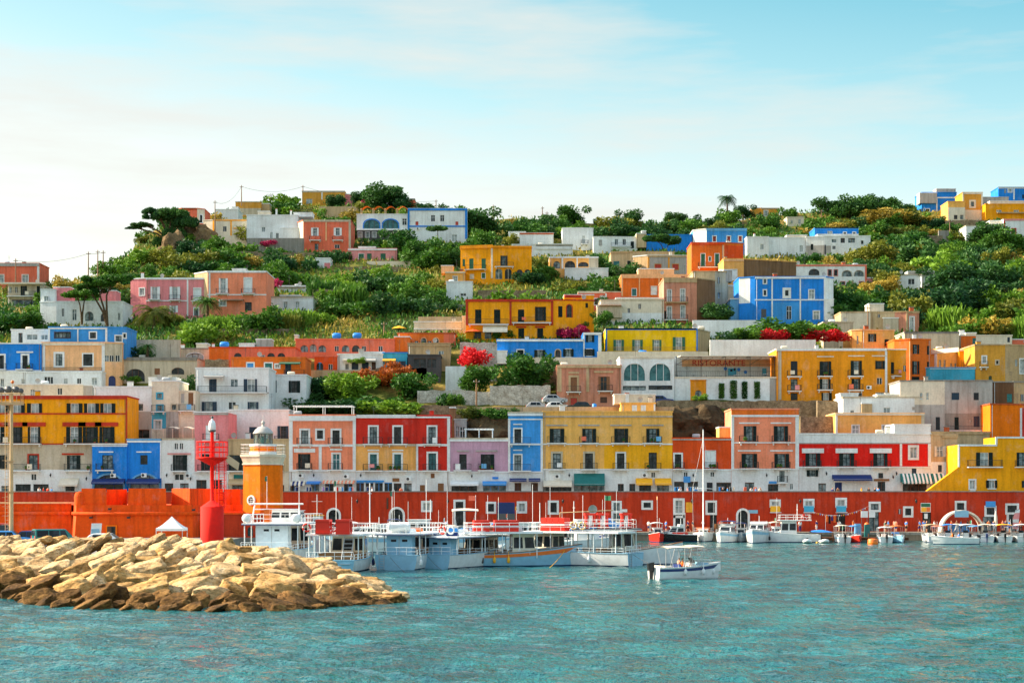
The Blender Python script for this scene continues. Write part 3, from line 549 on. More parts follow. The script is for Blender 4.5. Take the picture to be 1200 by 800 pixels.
H('light blue rooftop storey with white corner strips on the peach house',[(57,0),(125.6,0),(148,.8)],384,403,'azure',[('t',57,125.6,384,385.6,'white',.12),('t',57,58.6,385.8,402,'white',.08),('t',90.6,92,385.8,402,'white',.08),('t',123.4,125.4,385.8,402,'white',.08),('f',389.4,395.6,18,[73.2],{'e':.1,'fc':'dkwood','nb':3}),('f',389.4,396.4,7,[109],{'e':.2}),('f',393.4,400,7,[139],{'e':.2}),('f',391,395.6,2.6,[146])],Y=293)
H('white porch house on the roofs left of the light blue storey',(13,56.6),387,403,'white',[('W',391.6,397.6,13,[37.6]),('W',392,397.6,8,[52]),('h',390,402,5,[24])],Y=295)
H('long low white house under the peach house',(30,119),436.6,456,'white',[('W',441,450,11,[57],{'nb':2}),('c',443.4,450,4.4,[77]),('W',443,451,5,[92.6]),('fc',442.6,450.6,6,[110.6])],Y=288.6)
H('plain white house corner at the left edge below the bright blue house',(-30,29.6),436.2,456,'white',[('W',443.6,452.6,4,[2.4]),('c',444,449,4,[27])],Y=288.8)
H('low cream house with one small window, behind the roof of the yellow block',(16,97),451,470,'cream',[('W',454.6,462,5.6,[70]),('c',456,464,5,[38]),('bx',97,108,452,470,'grey',.4,4)],Y=279)
H('big golden amber villa with dark red trim on the mid slope',[(546,0),(648.2,0),(677,.6),(696,1)],352,404,'yel',[('t',546,648,351.4,353.6,'brick',.2),('t',546.2,548.6,353.8,380,'brick',.12),('t',597.2,599.4,353.8,380,'brick',.1),('t',645.6,648,353.8,380,'brick',.12),('SD',362.6,379,7.4,[560.4,582.6,610.6]),('sD',359.4,376,13,[633]),('b',380,549,596),('b',378,600,646),('bx',661,696,346,376,'yel',1.6,5),('t',661,680,346,349,'brick',.9),('S',358.6,371.6,5,[656.6]),('haf',357,372,6,[667.2],{'e':.16,'fc':'brick'}),('S',355,360.6,3,[687.6]),('SDl',384.6,396.4,7,[610.8,633],{'lc':'brick','lh':.3,'lo':.1}),('D',386,396.4,7,[655.6,666.4]),('h',389,397,8,[572,560]),('aw',566,594.6,381.4,390,'cream'),('t',546,648,379.8,381,'brick',.1)],Y=322,cope='brick',ref='big golden amber villa')
H('low orange terrace house with small arches left of the golden villa',(466,533.6),391,408,'orange',[('haf',396,404,6,[496.6,511],{'e':.12,'fc':'peach'}),('W',399.4,403.4,4,[488,503.6]),('r',520,534,390,409,'coral'),('aw',540-7,533,389,394,'vermilion')],Y=316,cope='terracotta')
H('long cream terrace wall house above the low orange house',(485,541),377.6,391,'cream',[('t',485,541,385,386.4,'white',.2),('bx',541.6,546,371,391,'cream',0,2)],Y=329)
H('old tan rubble house under the low orange house',(478,527),403,424,'tan',[('W',411,415,6,[517]),('c',412,416,2,[503]),('t',478,527,404,405.2,'sand',.2)],Y=304)
H('dark grey boat-shed like house with glazed doors below the tan rubble house',(478,516),416.6,432,'dkgrey',[('h',419.6,430.6,14,[492]),('h',419.6,430.6,10,[506])],Y=298)
H('long royal blue house with white-framed windows above the green trees',(582.4,683.4),398.6,423,'blue',[('t',582.4,683.4,397.6,400,'white',.2),('fS',410,420.6,7.4,[609.8],{'e':.16}),('fs',410,420,12.6,[632.6],{'e':.05}),('haf',409.6,418.8,6,[653.8],{'e':.14,'fc':'sand'}),('sf',409,417.6,12,[666],{'e':.1}),('bx',577.6,594.4,411.6,426,'white',-1.2,4)],Y=306,ref='long royal blue house')
H('royal blue end tower with white top beside the yellow striped house',(683.6,704.6),391,420,'blue',[('t',683.6,704.6,389.6,392.4,'white',.2),('t',683.8,685.2,392.6,418,'white',.1),('t',701,704.4,392.6,418,'white',.1),('s',392.6,400.8,9.6,[691.4]),('sf',409,416.8,12,[690.6],{'e':.1})],Y=306.2)
H('faded tan palazzo with wooden shutters and stone window heads',(653,728),429,480,'oldpink',[('t',653,728,428.4,431,'sand',.25),('t',653.2,658,431.2,459,'sand',.12),('t',687,690.4,431.2,459,'sand',.1),('fSDl',442,458.4,7.4,[672.4],{'fc':'sand','sc':'p_wood','e':.35,'lo':.6}),('sDl',441,457.4,15,[707.4],{'fc':'sand','sc':'p_wood','lo':.6}),('b',459,663.6,680.8),('b',458,700,718),('fSD',466,478,8,[672.4],{'fc':'sand','sc':'p_brick','e':.12}),('S',465,472,8,[707.4],{'sc':'p_dkwood'})],Y=284,ref='faded tan palazzo')
H('lemon yellow long house with green shutters and a blue roof edge',[(710,0),(817.4,0),(832,6)],386,416,'lemon',[('t',710,817.4,384.6,386.6,'blue',.1),('t',816,817.3,386.8,411,'blue',.08),('t',710,711.4,386.8,411,'blue',.08),('sDc',398,411,12,[725,747,769.4],{'sc':'p_green'}),('sDc',395,410,14,[795.6],{'sc':'p_green'}),('b',412,712,816,{'h':.8,'rc':'p_ochre','dp':.5}),('r',817.4,833,380,420,'sand')],Y=310,ref='lemon yellow house')
H('white restaurant wing with two broad arched windows',(726.4,790),419,470,'white',[('haf',425.6,446,24.6,[743.4,773.4],{'e':.12,'pane':'tealglass','sc':W}),('h',452,457.4,27,[743.4],{'sc':'p_dkblue'}),('h',451.4,456.6,28,[774],{'sc':'p_dkblue'}),('t',726.4,790,417.6,419.6,'cream',.15)],Y=284,ref='white arched restaurant')
def restaurant():
 Y0=284.4;label='open-air restaurant terrace with lettered awning wall on a white hedge-striped base'
 H(label,(790.2,909.6),443,470,'white',[('r',809,827.6,440,471,'amber'),('haD',457,469,7.6,[818.4]),('bx',808.8,827.8,444.6,446,'amber',-.15,2),('r',902,910,440,471,'grey')],Y=Y0,dep=9,name='restaurant',cat='restaurant',cope='cream',ref='restaurant terrace')
 root=[o for o in COL.objects if o.name.startswith('restaurant')and o.type=='EMPTY'][-1];off=root.location
 zf,zr=Z(443,Y0),Z(416,Y0);x0,x1=X(792,Y0),X(909,Y0);m=MB()
 m.box(x0,x1,Y0+5.6,Y0+6,zf,Z(417.6,Y0+5.6),'white');m.build('back_wall',root,off)
 m=MB();m.box(X(803,Y0),x1,Y0+5.4,Y0+5.55,Z(426.4,Y0),Z(418.4,Y0),'peach');sgn=m.build('sign',root,off)
 lettering('RISTORANTE',X(879,Y0)-X(816,Y0),.98,Vector((X(847,Y0),Y0+5.36,Z(422.3,Y0)))-off,(PI/2,0,0),'p_red',sgn)
 m=MB();zf1,zb1=Z(417.4,Y0),Z(415.4,Y0)
 for k in range(5):
  x=lerp(x0+.15,x1-.15,k/4);m.tube([(x,Y0+.2,zf),(x,Y0+.2,zf1-.05)],.05,'p_iron',5);m.tube([(x,Y0+.2,zf1-.08),(x,Y0+5.5,zb1-.08)],.05,'p_iron',4)
  m.tube([(x,Y0+.2,Z(427,Y0)),(min(x1,x+2.2),Y0+1.8,zf1-.05)],.035,'p_iron',4)
 m.tube([(x0,Y0+.2,Z(427,Y0)),(x1,Y0+.2,Z(427,Y0))],.04,'p_iron',5);m.build('terrace_frame',root,off)
 m=MB();m.hexa([(x0+.8,Y0+.0,zf1),(x1,Y0+.0,zf1),(x1,Y0+5.5,zb1),(x0+.8,Y0+5.5,zb1),(x0+.8,Y0+.0,zf1+.14),(x1,Y0+.0,zf1+.14),(x1,Y0+5.5,zb1+.14),(x0+.8,Y0+5.5,zb1+.14)],'c_cream');m.build('roof',root,off)
 m=MB();rail(m,[(x0,Y0+.1),(x1,Y0+.1)],zf+.25,.9,'p_iron',.3);m.build('railing',root,off)
 for px in(855,862,866,871,879):m=MB();m.lathe([(0,-.02),(.28,0),(.3,.03),(.2,.05),(0,.05)],R.choice(['p_navy','p_red','p_blue']),n=10);m.v=[(X(px,Y0)+v[0],Y0+5.55-v[2],Z(R.uniform(429,435),Y0)*0+Z(431+(px%5)-2,Y0)+v[1])for v in m.v];m.build('wall_plate',root,off)
 for a,b,n in((858,868,0),(899,904,1)):m=MB();m.box(X(a,Y0),X(b,Y0),Y0+5.5,Y0+5.59,Z(437,Y0),Z(428.6,Y0),'p_cyan');m.build('window',root,off)
 for k in range(7):
  px=797+k*17+R.uniform(-3,3);x=X(px,Y0);y=Y0+R.uniform(1.2,4);t=thing('cafe_table','small terrace table with cloth under the restaurant awning, number %s from the left'%ORD[k],'table',(x,y,zf));t['label']='laid cafe table on the restaurant terrace, %s from the left'%ORD[k];t['group']='tables on the restaurant terrace'
  m=MB();m.box(-.45,.45,-.45,.45,.7,.76,'c_white');m.build('tabletop',t);m=MB();m.lathe([(.22,0),(.22,.03),(.03,.06),(.03,.7)],'p_iron',n=8);m.build('leg',t)
restaurant()
H('big amber apartment house with iron balconies and a corner tower bay',[(910,0),(1038.6,0),(1048,1),(1062,.6)],409.6,470,'amber',[('t',910,1038.6,408.6,411,'white',.2),('t',913,915.6,411.2,468,'beige',.08),('t',1037,1039.6,411.2,462,'white',.1),('SD',423,440,8,[930.6],{'sc':'p_black'}),('D',444,457,8,[930.6]),('D',460.6,469,8,[930.6]),('b',441,922,939),('b',458,922.4,938.6),('sDl',423.4,440,13,[967.2],{'lo':.7,'lh':.2,'fc':'cream'}),('sDl',422.6,440,12.6,[1003.4],{'lo':.7,'lh':.2,'fc':'cream'}),('sl',422.6,432.4,12,[1030.6],{'lo':.7,'lh':.2,'fc':'cream'}),('sDc',444,456,13,[967.2]),('sD',443.6,456,11,[1003.6]),('W',442.4,450,6,[1030.6]),('sDc',460,469,13,[968]),('W',459.6,464,16,[1002.6]),('W',459.6,464,14,[1033]),('b',440.6,957.4,975,{'pots':2}),('b',440.6,993,1011),('b',456.6,957.4,975),('b',457,993,1011),('SD',424,438,4,[1046]),('b',440,1044,1056,{'c':'white'}),('W',428,435,3,[1060]),('ac',1018,454)],Y=284.2,cope='cream',ref='big amber apartment house')
H('orange tower house with tall green shutters behind the amber apartment house',[(1048,1.4),(1066.4,0),(1090.6,.8)],398,455,'orange',[('sD',403.6,414.6,7.4,[1073]),('sD',423,438.4,8,[1073]),('SD',441,452,9,[1073]),('S',405,415.6,3,[1087.8]),('S',423.6,430,3,[1087.8]),('t',1065.6,1067,400,452,'peach',.06)],Y=296,cope='orange')
H('yellow upper house with green window, roof terrace of the orange tower',[(998,.9),(1010,0),(1048,.6)],387,415,'apricot',[('s',391,400.4,9,[1022]),('S',397.4,405.4,5,[1039]),('W',393.6,403,2,[1005])],Y=301,cope='peach')
H('sunlit cream and yellow house with a row of narrow dark windows',[(1090.8,1),(1097,0),(1124,1.6)],410,440,'straw',[('W',421.6,431,2.4,[1101.6,1107]),('W',425.6,431,2,[1114.4,1119.6]),('t',1090.8,1124,410,412,'cream',.15),('t',1096,1098,412.2,434,'white',.08)],Y=303)
H('plain yellow house end with one green window',(1124.2,1142),411,440,'yel',[('S',423.6,432,3.8,[1134],{'sc':'p_green'})],Y=303.4)
H('pale blue plain box house under the narrow windows',[(1078,1.5),(1090,0),(1143,0)],431.6,455,'cyan',[('t',1090,1143,430.6,432.4,'white',.05)],Y=295,cope='sky')
H('large ochre stone house with white little balcony at the right',[(1142.4,0),(1178,0),(1215,1.4)],404.6,455,'ochre',[('fc',417.6,425,4,[1153.4]),('b',430,1147.4,1157),('f',422.6,426.4,2.6,[1168.6],{'fc':'beige'}),('haD',440,446.6,4,[1160.6],{'pane':'p_green'}),('c',421,429,3,[1191]),('fc',421,437,5,[1198]),('r',1178,1216,400,460,'tan')],Y=298,cope='tan',ref='large ochre stone house')
H('grey weathered house with two dark shutter windows and rusty stained wall',[(1055,.8),(1084,.3),(1107,0),(1163,0)],446.6,514,'grey',[('r',1055,1107,440,474,'cream'),('r',1107,1163,484,512,'concrete'),('S',460,468.4,9,[1119.6],{'sc':'p_dkblue'}),('S',460,468.6,6,[1144],{'sc':'p_black'}),('W',460.4,468,3,[1079.6]),('c',460,468,2.6,[1087]),('SD',488.4,503.6,5,[1099],{'sc':'p_black'}),('SD',488.6,504,5,[1121]),('SD',487.4,500,7,[1144.4],{'sc':'p_dkblue'}),('W',492,495.4,2,[1137]),('b',504,1110,1160,{'h':.7})],Y=281,cope='concrete',ref='grey weathered house')
H('dark stone house with shuttered window beside the grey weathered house',[(1163.2,.2),(1188,0),(1220,.6)],448,512,'umber',[('S',461.4,471,6,[1183],{'sc':'p_teal'}),('W',461.6,470,4,[1198]),('r',1188,1221,440,512,'tan')],Y=283,cope='concrete')
H('apricot flat-roofed house with two white doors behind the scarlet house',(979.4,1083),485,518,'apricot',[('t',979.6,981.4,487,510,'white',.1),('t',979.4,1083,484.6,486.4,'cream',.2),('fcD',498,510.4,8,[1002.6],{'e':.12}),('fcD',498,510.4,7.6,[1037.6],{'e':.12}),('t',1079.6,1082.6,486.5,510,'beige',.1)],Y=269,cope='peach',ref='apricot flat house')
H('white angular stair house with sloping roof parapets',[(988,.6),(1027,0),(1088,0)],466,492,'white',[('c',477.4,485,8,[1039.4]),('W',476.6,480.4,4.6,[1071]),('bx',985,1006,461.6,470,'white',2,4),('bx',1010,1022,473,488,'tan',-.3,1),('W',480.6,486,4,[998.6]),('bx',1028,1060,462.8,466,'cream',1,3)],Y=274)
H('small dark-roofed beige ruin under the grey weathered house',(1090,1160),507,522,'sand',[('t',1090,1160,507,508.6,'tan',.2)],Y=266.8,dep=4,cope='tan')
H('faded coral house with grey parapet at the left edge of the skyline',(-40,46),309,333,'coral',[('t',-40,46,308.4,312,'grey',.2),('t',43.6,45.8,312.2,332,'white',.1),('fc',322,331,7,[1,29.6],{'e':.12})],Y=378)
H('beige balcony house with a wide flat canopy under the faded coral house',(9,47),333,362,'beige',[('t',2,54,331.6,333.4,'cream',1.2),('W',336,343,3,[12,19]),('sD',335,346,7,[28]),('S',335,345,4,[45]),('b',347,9,46.6),('h',351,358,30,[29]),('b',359.4,20,46)],Y=362)
H('white house with pink tower room and arched dark windows below the umbrella pines',[(47,.8),(66,0),(143.6,0)],354,385,'white',[('bx',47.4,65,339.6,356,'white',1,6),('bx',62.6,82,337,355,'pink',2,4),('bx',116,136,341,356,'pink',2.6,4),('W',361.4,370.6,2.6,[73.8]),('W',362.4,375,5,[87.2]),('ha',365,376,10,[104.6]),('ha',366.6,376.6,8,[122]),('W',366.6,375,2.4,[139.6]),('c',347,354.6,5,[54])],Y=340,ref='white house with the pink tower room')
H('rose pink house with white shutters and iron balconies, left of the orange house',[(153,1),(171,0),(219.6,0),(243,0)],326.6,371,'pink',[('t',171,243,326,327.6,'white',.15),('t',219,220.8,327.8,370,'white',.1),('fc',338,345.6,5.4,[166.4]),('sDc',336,350.4,12,[181.4,205],{'sc':W}),('fSD',338,352,7.4,[231.2],{'sc':W}),('b',350.8,174.4,188.4),('b',351.6,198.6,212),('b',352.6,224.4,239),('sc',358,366,10,[203.4],{'sc':W}),('fD',361,370,5,[230]),('t',171,219,351.8,353,'white',.1),('ch',167,320,328,3)],Y=346,ref='rose pink house')
H('orange salmon villa with white shutters and a sunlit tan side wall',[(228,3.6),(243.4,0),(312,0)],318.6,366,'salmon',[('r',228,243.4,316,370,'sand'),('t',243.4,312,317.8,319.6,'white',.15),('t',244.6,246.6,319.8,350,'white',.1),('sDc',326,343.2,12,[261.4],{'sc':W}),('fSD',326,343,8,[290.6],{'sc':W}),('b',344,253.4,268.6),('b',344,283,299.4),('t',243.4,312,344.6,346,'white',.08),('fc',352,358,7,[261]),('D',354,364,8,[291]),('aw',262,286,350.6,353,'brown'),('bx',272,288,315.6,319,'white',2,3)],Y=345,ref='orange salmon villa')
H('small white cottage with two windows among the reeds',(317,367),348.4,363,'white',[('fc',353.6,360.6,4.4,[334.6,348.6]),('bx',328,352,346.4,350,'white',1,3),('t',317,367,348,349.4,'cream',.1)],Y=352)
H('low white house end with grey roof among bushes',(325,358),335.6,346.6,'white',[('W',339,345,5,[351]),('t',325,358,336,337,'grey',.4)],Y=370)
H('tiny white and pink hut on the terraces',(370,387),303,317,'white',[('r',380,388,308,318,'pink')],Y=405,dep=5)
H('pale pink long cottage with green shuttered windows',(408,465),292,308,'rose',[('t',408,465,291.6,293.4,'white',.2),('fS',297.4,303.6,6,[423.4],{'sc':'p_green','e':.1}),('SD',297,305,5.4,[432.8],{'sc':'p_green'}),('S',297,304.6,6,[449],{'sc':'p_green'}),('c',300,304,2,[460]),('bx',420,440,289.6,292.4,'white',1.5,3)],Y=417,ref='pale pink cottage')
H('coral red house with white shutters on the high terrace',[(349,3.5),(355.4,0),(411,0)],258.6,295,'coral',[('r',348,355.4,250,300,'cream'),('t',355.4,411,257.6,260,'beige',.15),('t',381.4,383,260.2,282,'peach',.1),('t',408.6,410.8,260.2,292,'beige',.1),('fsD',267,276.4,9,[369.2],{'sc':W,'e':.1}),('sf',267,276,9,[395.8],{'sc':W,'e':.1}),('b',281.6,362.6,376.4),('b',281.6,389.6,402.4,{'c':'white'}),('D',285.6,293,4.4,[371]),('W',286.4,291,6,[395])],Y=432,ref='coral red house')
H('long white house with scattered small windows left of the coral red house',(289,349),252.6,286,'white',[('W',266,271.6,4,[308.6]),('c',272,279,3,[318]),('W',273,279,3,[325]),('W',272.6,279,5,[346]),('bx',328,354,267.6,286,'white',-1.4,4),('bx',302,316,248,253,'cream',2,3),('ch',324,245,253,2),('ch',341,247,253,2),('bx',344,366,249.6,254,'white',1,4)],Y=436,ref='long white house')
H('cream house edged in yellow near the cliff pine',[(238.4,1.2),(250,0),(289,0)],258,279,'cream',[('t',250,289,257.4,258.8,'yel',.12),('t',249.4,251,259,276,'yel',.1),('t',270,271.6,259,276,'yel',.1),('W',265,271.4,4.4,[263.4]),('t',273.6,281,267,268,'yel',.1)],Y=444,ref='yellow-edged cream house')
H('small coral tower house on the left tip of the hill',[(207,1.4),(213,0),(231,0),(240,1.4)],244.6,272,'coral',[('t',213,231,244,246,'terracotta',.1),('fS',252.4,259,2.4,[219.6],{'e':.2}),('fS',252,261,2.6,[235.6],{'e':.2}),('r',231,241,244,262,'cream'),('b',260.4,214,231,{'h':.7})],Y=450,ref='coral tower house')
H('tan block house on the hilltop beside the power pole',(276,306),237,252,'ochre',[('r',276,306,244,252,'beige'),('bx',300,316,239,248,'tan',1,4)],Y=484)
H('low white house under the hilltop power pole',(252,279),246,256,'white',[('bx',272,279,243,247,'white',1,3)],Y=470)
H('ochre ridge house with pale door on the skyline',(354,404),224.6,242,'ochre',[('t',354,404,224,225.4,'cream',.1),('c',233,239,7,[362.4]),('t',376.6,378,225.6,234,'white',.1),('W',232,236,3,[388])],Y=507,ref='ochre ridge house')
H('low coral ridge house between ochre house and dark trees',(404.4,420),228,240,'pink',[('W',231,234,3,[412])],Y=508)
H('coral cube house behind the blue-trimmed white house',(473,486),233.6,246,'coral',[('t',473,486,233,234.6,'beige',.1)],Y=497)
H('white terrace house with blue-framed arches and yellow awnings on its roof',(418,477.6),251.6,281,'white',[('r',410,478,269.4,282,'dkgrey'),('haf',257.4,267.8,18,[435.6,457.6],{'e':.3,'fc':'blue','pane':'tealglass','nb':4}),('W',256,263.6,5.4,[474]),('f',272,278,4.6,[415+7,424.6+6,438.6],{'pane':'curtain','e':.1}),('h',243.6,251,.1,[420]),('t',418,477.6,268.6,270,'white',.2)],Y=446,ref='blue-arched house')
def roof_awnings():
 root=[o for o in COL.objects if o.type=='EMPTY' and 'yellow awnings' in o.get('label','')][0];off=root.location;Y0=446
 m=MB();m.box(X(422,Y0),X(478,Y0),Y0+.5,Y0+3.5,Z(251.8,Y0),Z(250.6,Y0),'terracotta')
 for k in range(4):xa=X(422+14*k,Y0);m.box(xa,xa+.6,Y0+.2,Y0+.8,Z(251.6,Y0),Z(244,Y0),'tan')
 m.build('terrace_pillar',root,off)
 for k in range(4):
  a,b=X(423.4+14*k,Y0),X(436+14*k,Y0);m=MB();rows=[]
  for q in range(7):t=q/6;rows.append([(lerp(a,b,t),Y0-.2,Z(245.6,Y0)+.9*math.sin(PI*t)),(lerp(a,b,t),Y0+3,Z(245.6,Y0)+.9*math.sin(PI*t)+.2)])
  m.grid(rows,'c_yel');m.build('awning',root,off)
roof_awnings()
H('white house with bold royal blue edging on the high terrace',(478,547.4),245,283,'white',[('t',478,547.4,244.4,246.8,'blue',.2),('t',478.2,480,247,270,'blue',.12),('t',545,547,247,280,'blue',.12),('t',480,545,264.4,266,'blue',.12),('W',252,259.4,5,[507.4,518.2]),('S',259.6,264,3.4,[488.6,535.4],{'sc':'p_brick'}),('c',275,283,6,[532.6]),('c',270,276,3,[485]),('ac',490,268)],Y=446,ref='blue-edged white house')
H('bright yellow villa with green shutters and a side loggia of arches',[(539.6,1.6),(577.4,0),(623,.4)],290,334,'yel',[('t',539.6,577.4,288,290.6,'amber',.25),('t',577.4,623,288,290.6,'amber',.25),('t',575.4,577.2,291,326,'cream',.1),('S',303.6,312,3,[543.6],{'sc':'p_green'}),('SD',303,315.6,5,[552.4,566.8],{'sc':'p_green'}),('b',316,545,570,{'c':'cream'}),('sD',299.6,311.6,8,[590.6],{'sc':'p_dkgreen'}),('b',312.4,580,602),('ha',314.6,327,8,[584.6,595.6],{'sc':'p_cream'}),('fS',320,326,4,[566.6],{'sc':'p_green','e':.1}),('SD',321,327,5,[553],{'sc':'p_cream'}),('ha',315.6,327,7,[609,618])],Y=388,cope='amber',ref='bright yellow villa')
H('small apricot annex left of the bright yellow villa',(522,545),319,336,'apricot',[('fc',323.6,332,5,[533.4],{'e':.1}),('t',522,545,318.4,320,'cream',.2),('bx',517,531,311.6,320,'peach',1.6,4)],Y=385.4)
H('small white garden house below the yellow villa',(523,553.6),330.6,350,'white',[('W',343.6,346.6,7,[543])],Y=378,dep=5)
H('white cube house with one shuttered window on the upper slope',[(659,.3),(680.4,0),(695.2,.6)],267.6,293,'white',[('c',276,285,3,[683.8],{'bar':W}),('b',286,680.6,689)],Y=436,ref='white cube house')
H('white terrace house with flat wide roof left of the white cube',(609,648.6),273.6,291,'white',[('bx',596,616,272,290,'white',2,5),('t',609,648.6,273,274.6,'terracotta',.15)],Y=440)
H('white low house with long blank wall under the white cube',(600,671),287,302,'white',[('t',628,671,287,288.6,'beige',.2),('bx',628,671,286.4,292,'white',-.2,3)],Y=426)
H('white house with small dark windows right of the white cube',[(695.4,0),(718,0),(747,.6)],278,295,'white',[('fS',281,288,4,[703.6],{'sc':'p_grey','e':.06}),('W',280,287,4,[722.4,731.6]),('SD',283,291,4,[741]),('b',289,716,740)],Y=431)
H('wide tan stone house with green shutters half-hidden behind bushes',[(716,.8),(741,0),(790,.4)],295.6,326,'sand',[('t',716,741,294.6,296.4,'tan',.15),('S',306,312,7,[722.4],{'sc':'p_teal'}),('fS',305.6,312,4,[737],{'e':.1,'fc':'beige'})],Y=396,cope='tan')
H('grey house trimmed with tan and red shutters next to the tan stone house',[(742,2.2),(759,0),(811,.6)],299.6,326,'grey',[('r',741,759,298,328,'tan'),('t',759,811,299,301.4,'sand',.15),('t',759.2,761,301.6,318,'yel',.1),('t',783,784.6,301.6,318,'yel',.1),('fS',309.6,316,7,[771,791.6],{'sc':'p_brick','e':.1,'fc':'ochre'}),('SD',311.6,318,4,[808],{'sc':'p_brick'})],Y=392)
H('long blue roofed house with tan left end behind the round pine',(757.6,811),275.6,296,'blue',[('bx',746,757.4,274,290,'sand',-.5,5),('bx',752,757,271,277,'grey',2,2)],Y=438,cope='blue')
H('sky blue house with white windows and a white gable end on the ridge',[(812,2.4),(828,0),(875,0)],268.6,298,'azure',[('r',811,828,266,300,'white'),('t',828,875,267.6,270.6,'sky',.12),('f',276.8,283,3.6,[837.2,854,867.4],{'e':.2,'pane':'p_brick'})],Y=430,cope='white',ref='sky blue house')
H('white plain house right of the sky blue house',(875.4,901),278,300,'white',[('c',286,292,4,[893]),('ch',884,274,279,2)],Y=424)
H('low apricot restaurant house with dark arches and white terrace wall',(644,701),302,328,'apricot',[('t',644,701,300.6,302.4,'white',.15),('ha',306,314.6,8,[652.4]),('ha',305.6,314.4,12,[668]),('ha',307,312.6,12,[683.6]),('t',658,660,302.6,315,'white',.2),('t',675.6,677,302.6,315,'white',.2),('bx',662,713,314.6,328,'white',-2,4),('r',690,702,300,315,'beige')],Y=392,ref='arched apricot restaurant')
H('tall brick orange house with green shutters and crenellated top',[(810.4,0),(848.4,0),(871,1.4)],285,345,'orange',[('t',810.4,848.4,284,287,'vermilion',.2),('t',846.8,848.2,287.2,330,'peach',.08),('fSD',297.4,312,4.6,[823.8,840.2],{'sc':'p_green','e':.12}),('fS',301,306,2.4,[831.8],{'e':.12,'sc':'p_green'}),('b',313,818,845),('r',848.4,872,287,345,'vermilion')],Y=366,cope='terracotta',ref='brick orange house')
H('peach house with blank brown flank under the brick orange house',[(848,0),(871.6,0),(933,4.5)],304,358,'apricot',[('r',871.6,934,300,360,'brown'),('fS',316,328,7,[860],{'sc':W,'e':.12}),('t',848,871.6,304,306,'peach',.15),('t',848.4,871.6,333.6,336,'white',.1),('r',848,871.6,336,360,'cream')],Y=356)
H('long orange house with pale pilasters and one green shutter',[(728.4,0),(809,0)],322.6,352,'orange',[('t',728.4,809,322,326,'peach',.15),('t',748.6,750,326.2,347,'peach',.08),('t',771.6,773.2,326.2,347,'peach',.08),('t',728.6,730,326.2,347,'peach',.08),('fS',338.4,346.4,5,[743.2],{'sc':'p_teal','e':.12}),('fS',335.6,345,6.4,[766.4],{'sc':W,'e':.1}),('bx',748,790,315.4,323,'peach',2,4)],Y=362,cope='peach',ref='long orange house')
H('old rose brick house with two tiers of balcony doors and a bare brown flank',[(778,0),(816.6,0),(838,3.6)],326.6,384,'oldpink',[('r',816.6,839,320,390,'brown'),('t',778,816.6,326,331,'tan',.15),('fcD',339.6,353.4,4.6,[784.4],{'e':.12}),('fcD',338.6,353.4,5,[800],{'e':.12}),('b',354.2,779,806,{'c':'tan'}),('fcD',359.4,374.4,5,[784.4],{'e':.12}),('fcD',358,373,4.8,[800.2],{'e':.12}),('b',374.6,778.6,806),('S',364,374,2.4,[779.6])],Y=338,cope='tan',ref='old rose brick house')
H('grey tower house with small windows behind the rose brick house',[(812,.2),(838,0),(853.4,1)],318.6,372,'sand',[('r',838,854,316,375,'beige'),('W',324.6,332.6,3,[842.4]),('W',342.6,349.6,3,[842.6]),('bx',848,858,316.6,330,'grey',.8,3)],Y=348,cope='tan')
H('coral red low house with white door trim left of the long orange house',[(678,0),(709.4,0),(728,.5)],342.4,366,'coral',[('t',678,709.4,341.6,343.4,'cream',.12),('t',709.6,711,343.6,360,'white',.08),('fS',350,357,4,[698.6],{'sc':'p_dkwood','e':.16}),('fS',346.6,355.4,5,[706],{'sc':W,'e':.1}),('fc',349,351.4,8,[688.6],{'e':.1})],Y=352)
H('cream rooftop terrace house with stepped white walls',[(704,0),(778,0)],352,384,'cream',[('bx',700,729,358.6,372,'beige',-1,3),('W',361,366.6,3,[737]),('W',356,362,3,[749.6]),('r',704,778,366.6,384,'white'),('bx',722,777,349.6,354,'cream',1,3),('aw',702,728,356.6,359.4,'brown')],Y=340)
H('big royal blue house with white corner strips above the bougainvillea hedge',[(866,1.4),(885,0),(967.4,0),(976.6,1.6)],325,380,'blue',[('r',865,879,320,355,'white'),('r',905.6,937,354,378,'azure'),('r',967.4,978,324,380,'white'),('t',885,967.4,324.4,326.6,'white',.15),('t',904,905.6,326.8,375,'white',.1),('t',937,938.6,326.8,375,'white',.1),('t',965.4,967.2,326.8,375,'white',.1),('t',885,965.3,350.6,352,'white',.08),('f',340,346.6,4,[922],{'e':.5}),('fc',339.6,350,6.4,[951],{'e':.12,'bar':W}),('W',358.6,374,6,[924.6]),('fcD',364.6,374.4,6.6,[956.6],{'e':.16,'bar':W}),('f',327,332,3,[896.4],{'e':.2}),('f',340,346,3,[896.4],{'e':.2}),('S',362,372,6,[895],{'sc':'p_dkgrey'}),('bx',967,977,351,376,'white',-.4,3)],Y=336,ref='royal blue house')
H('white house with blue doors left of the big royal blue house',[(856,.4),(867,0),(886,0)],350.6,380,'sky',[('W',343,346,1,[870]),('bx',865.6,879.6,340,351,'white',.6,3),('S',358,372,6,[880],{'sc':'p_dkgrey'})],Y=338)
H('long white house with coral roof line and a row of arches',(933,1015.4),311,336,'white',[('t',933,1015.4,310.2,311.8,'coral',.12),('t',1013.6,1015.2,312,334,'coral',.1),('ha',315,322.6,12.6,[954]),('f',316,323,4,[972.4,979.4],{'e':.12,'fc':'rose'}),('haf',317,324,11,[992.6,1006.6],{'e':.12,'fc':'beige'}),('f',330,333.6,5,[987.4,996.6,1009.6],{'e':.12,'fc':'rose'}),('bx',1015.6,1025,326,336,'rose',.2,4)],Y=386,ref='coral-edged long white house')
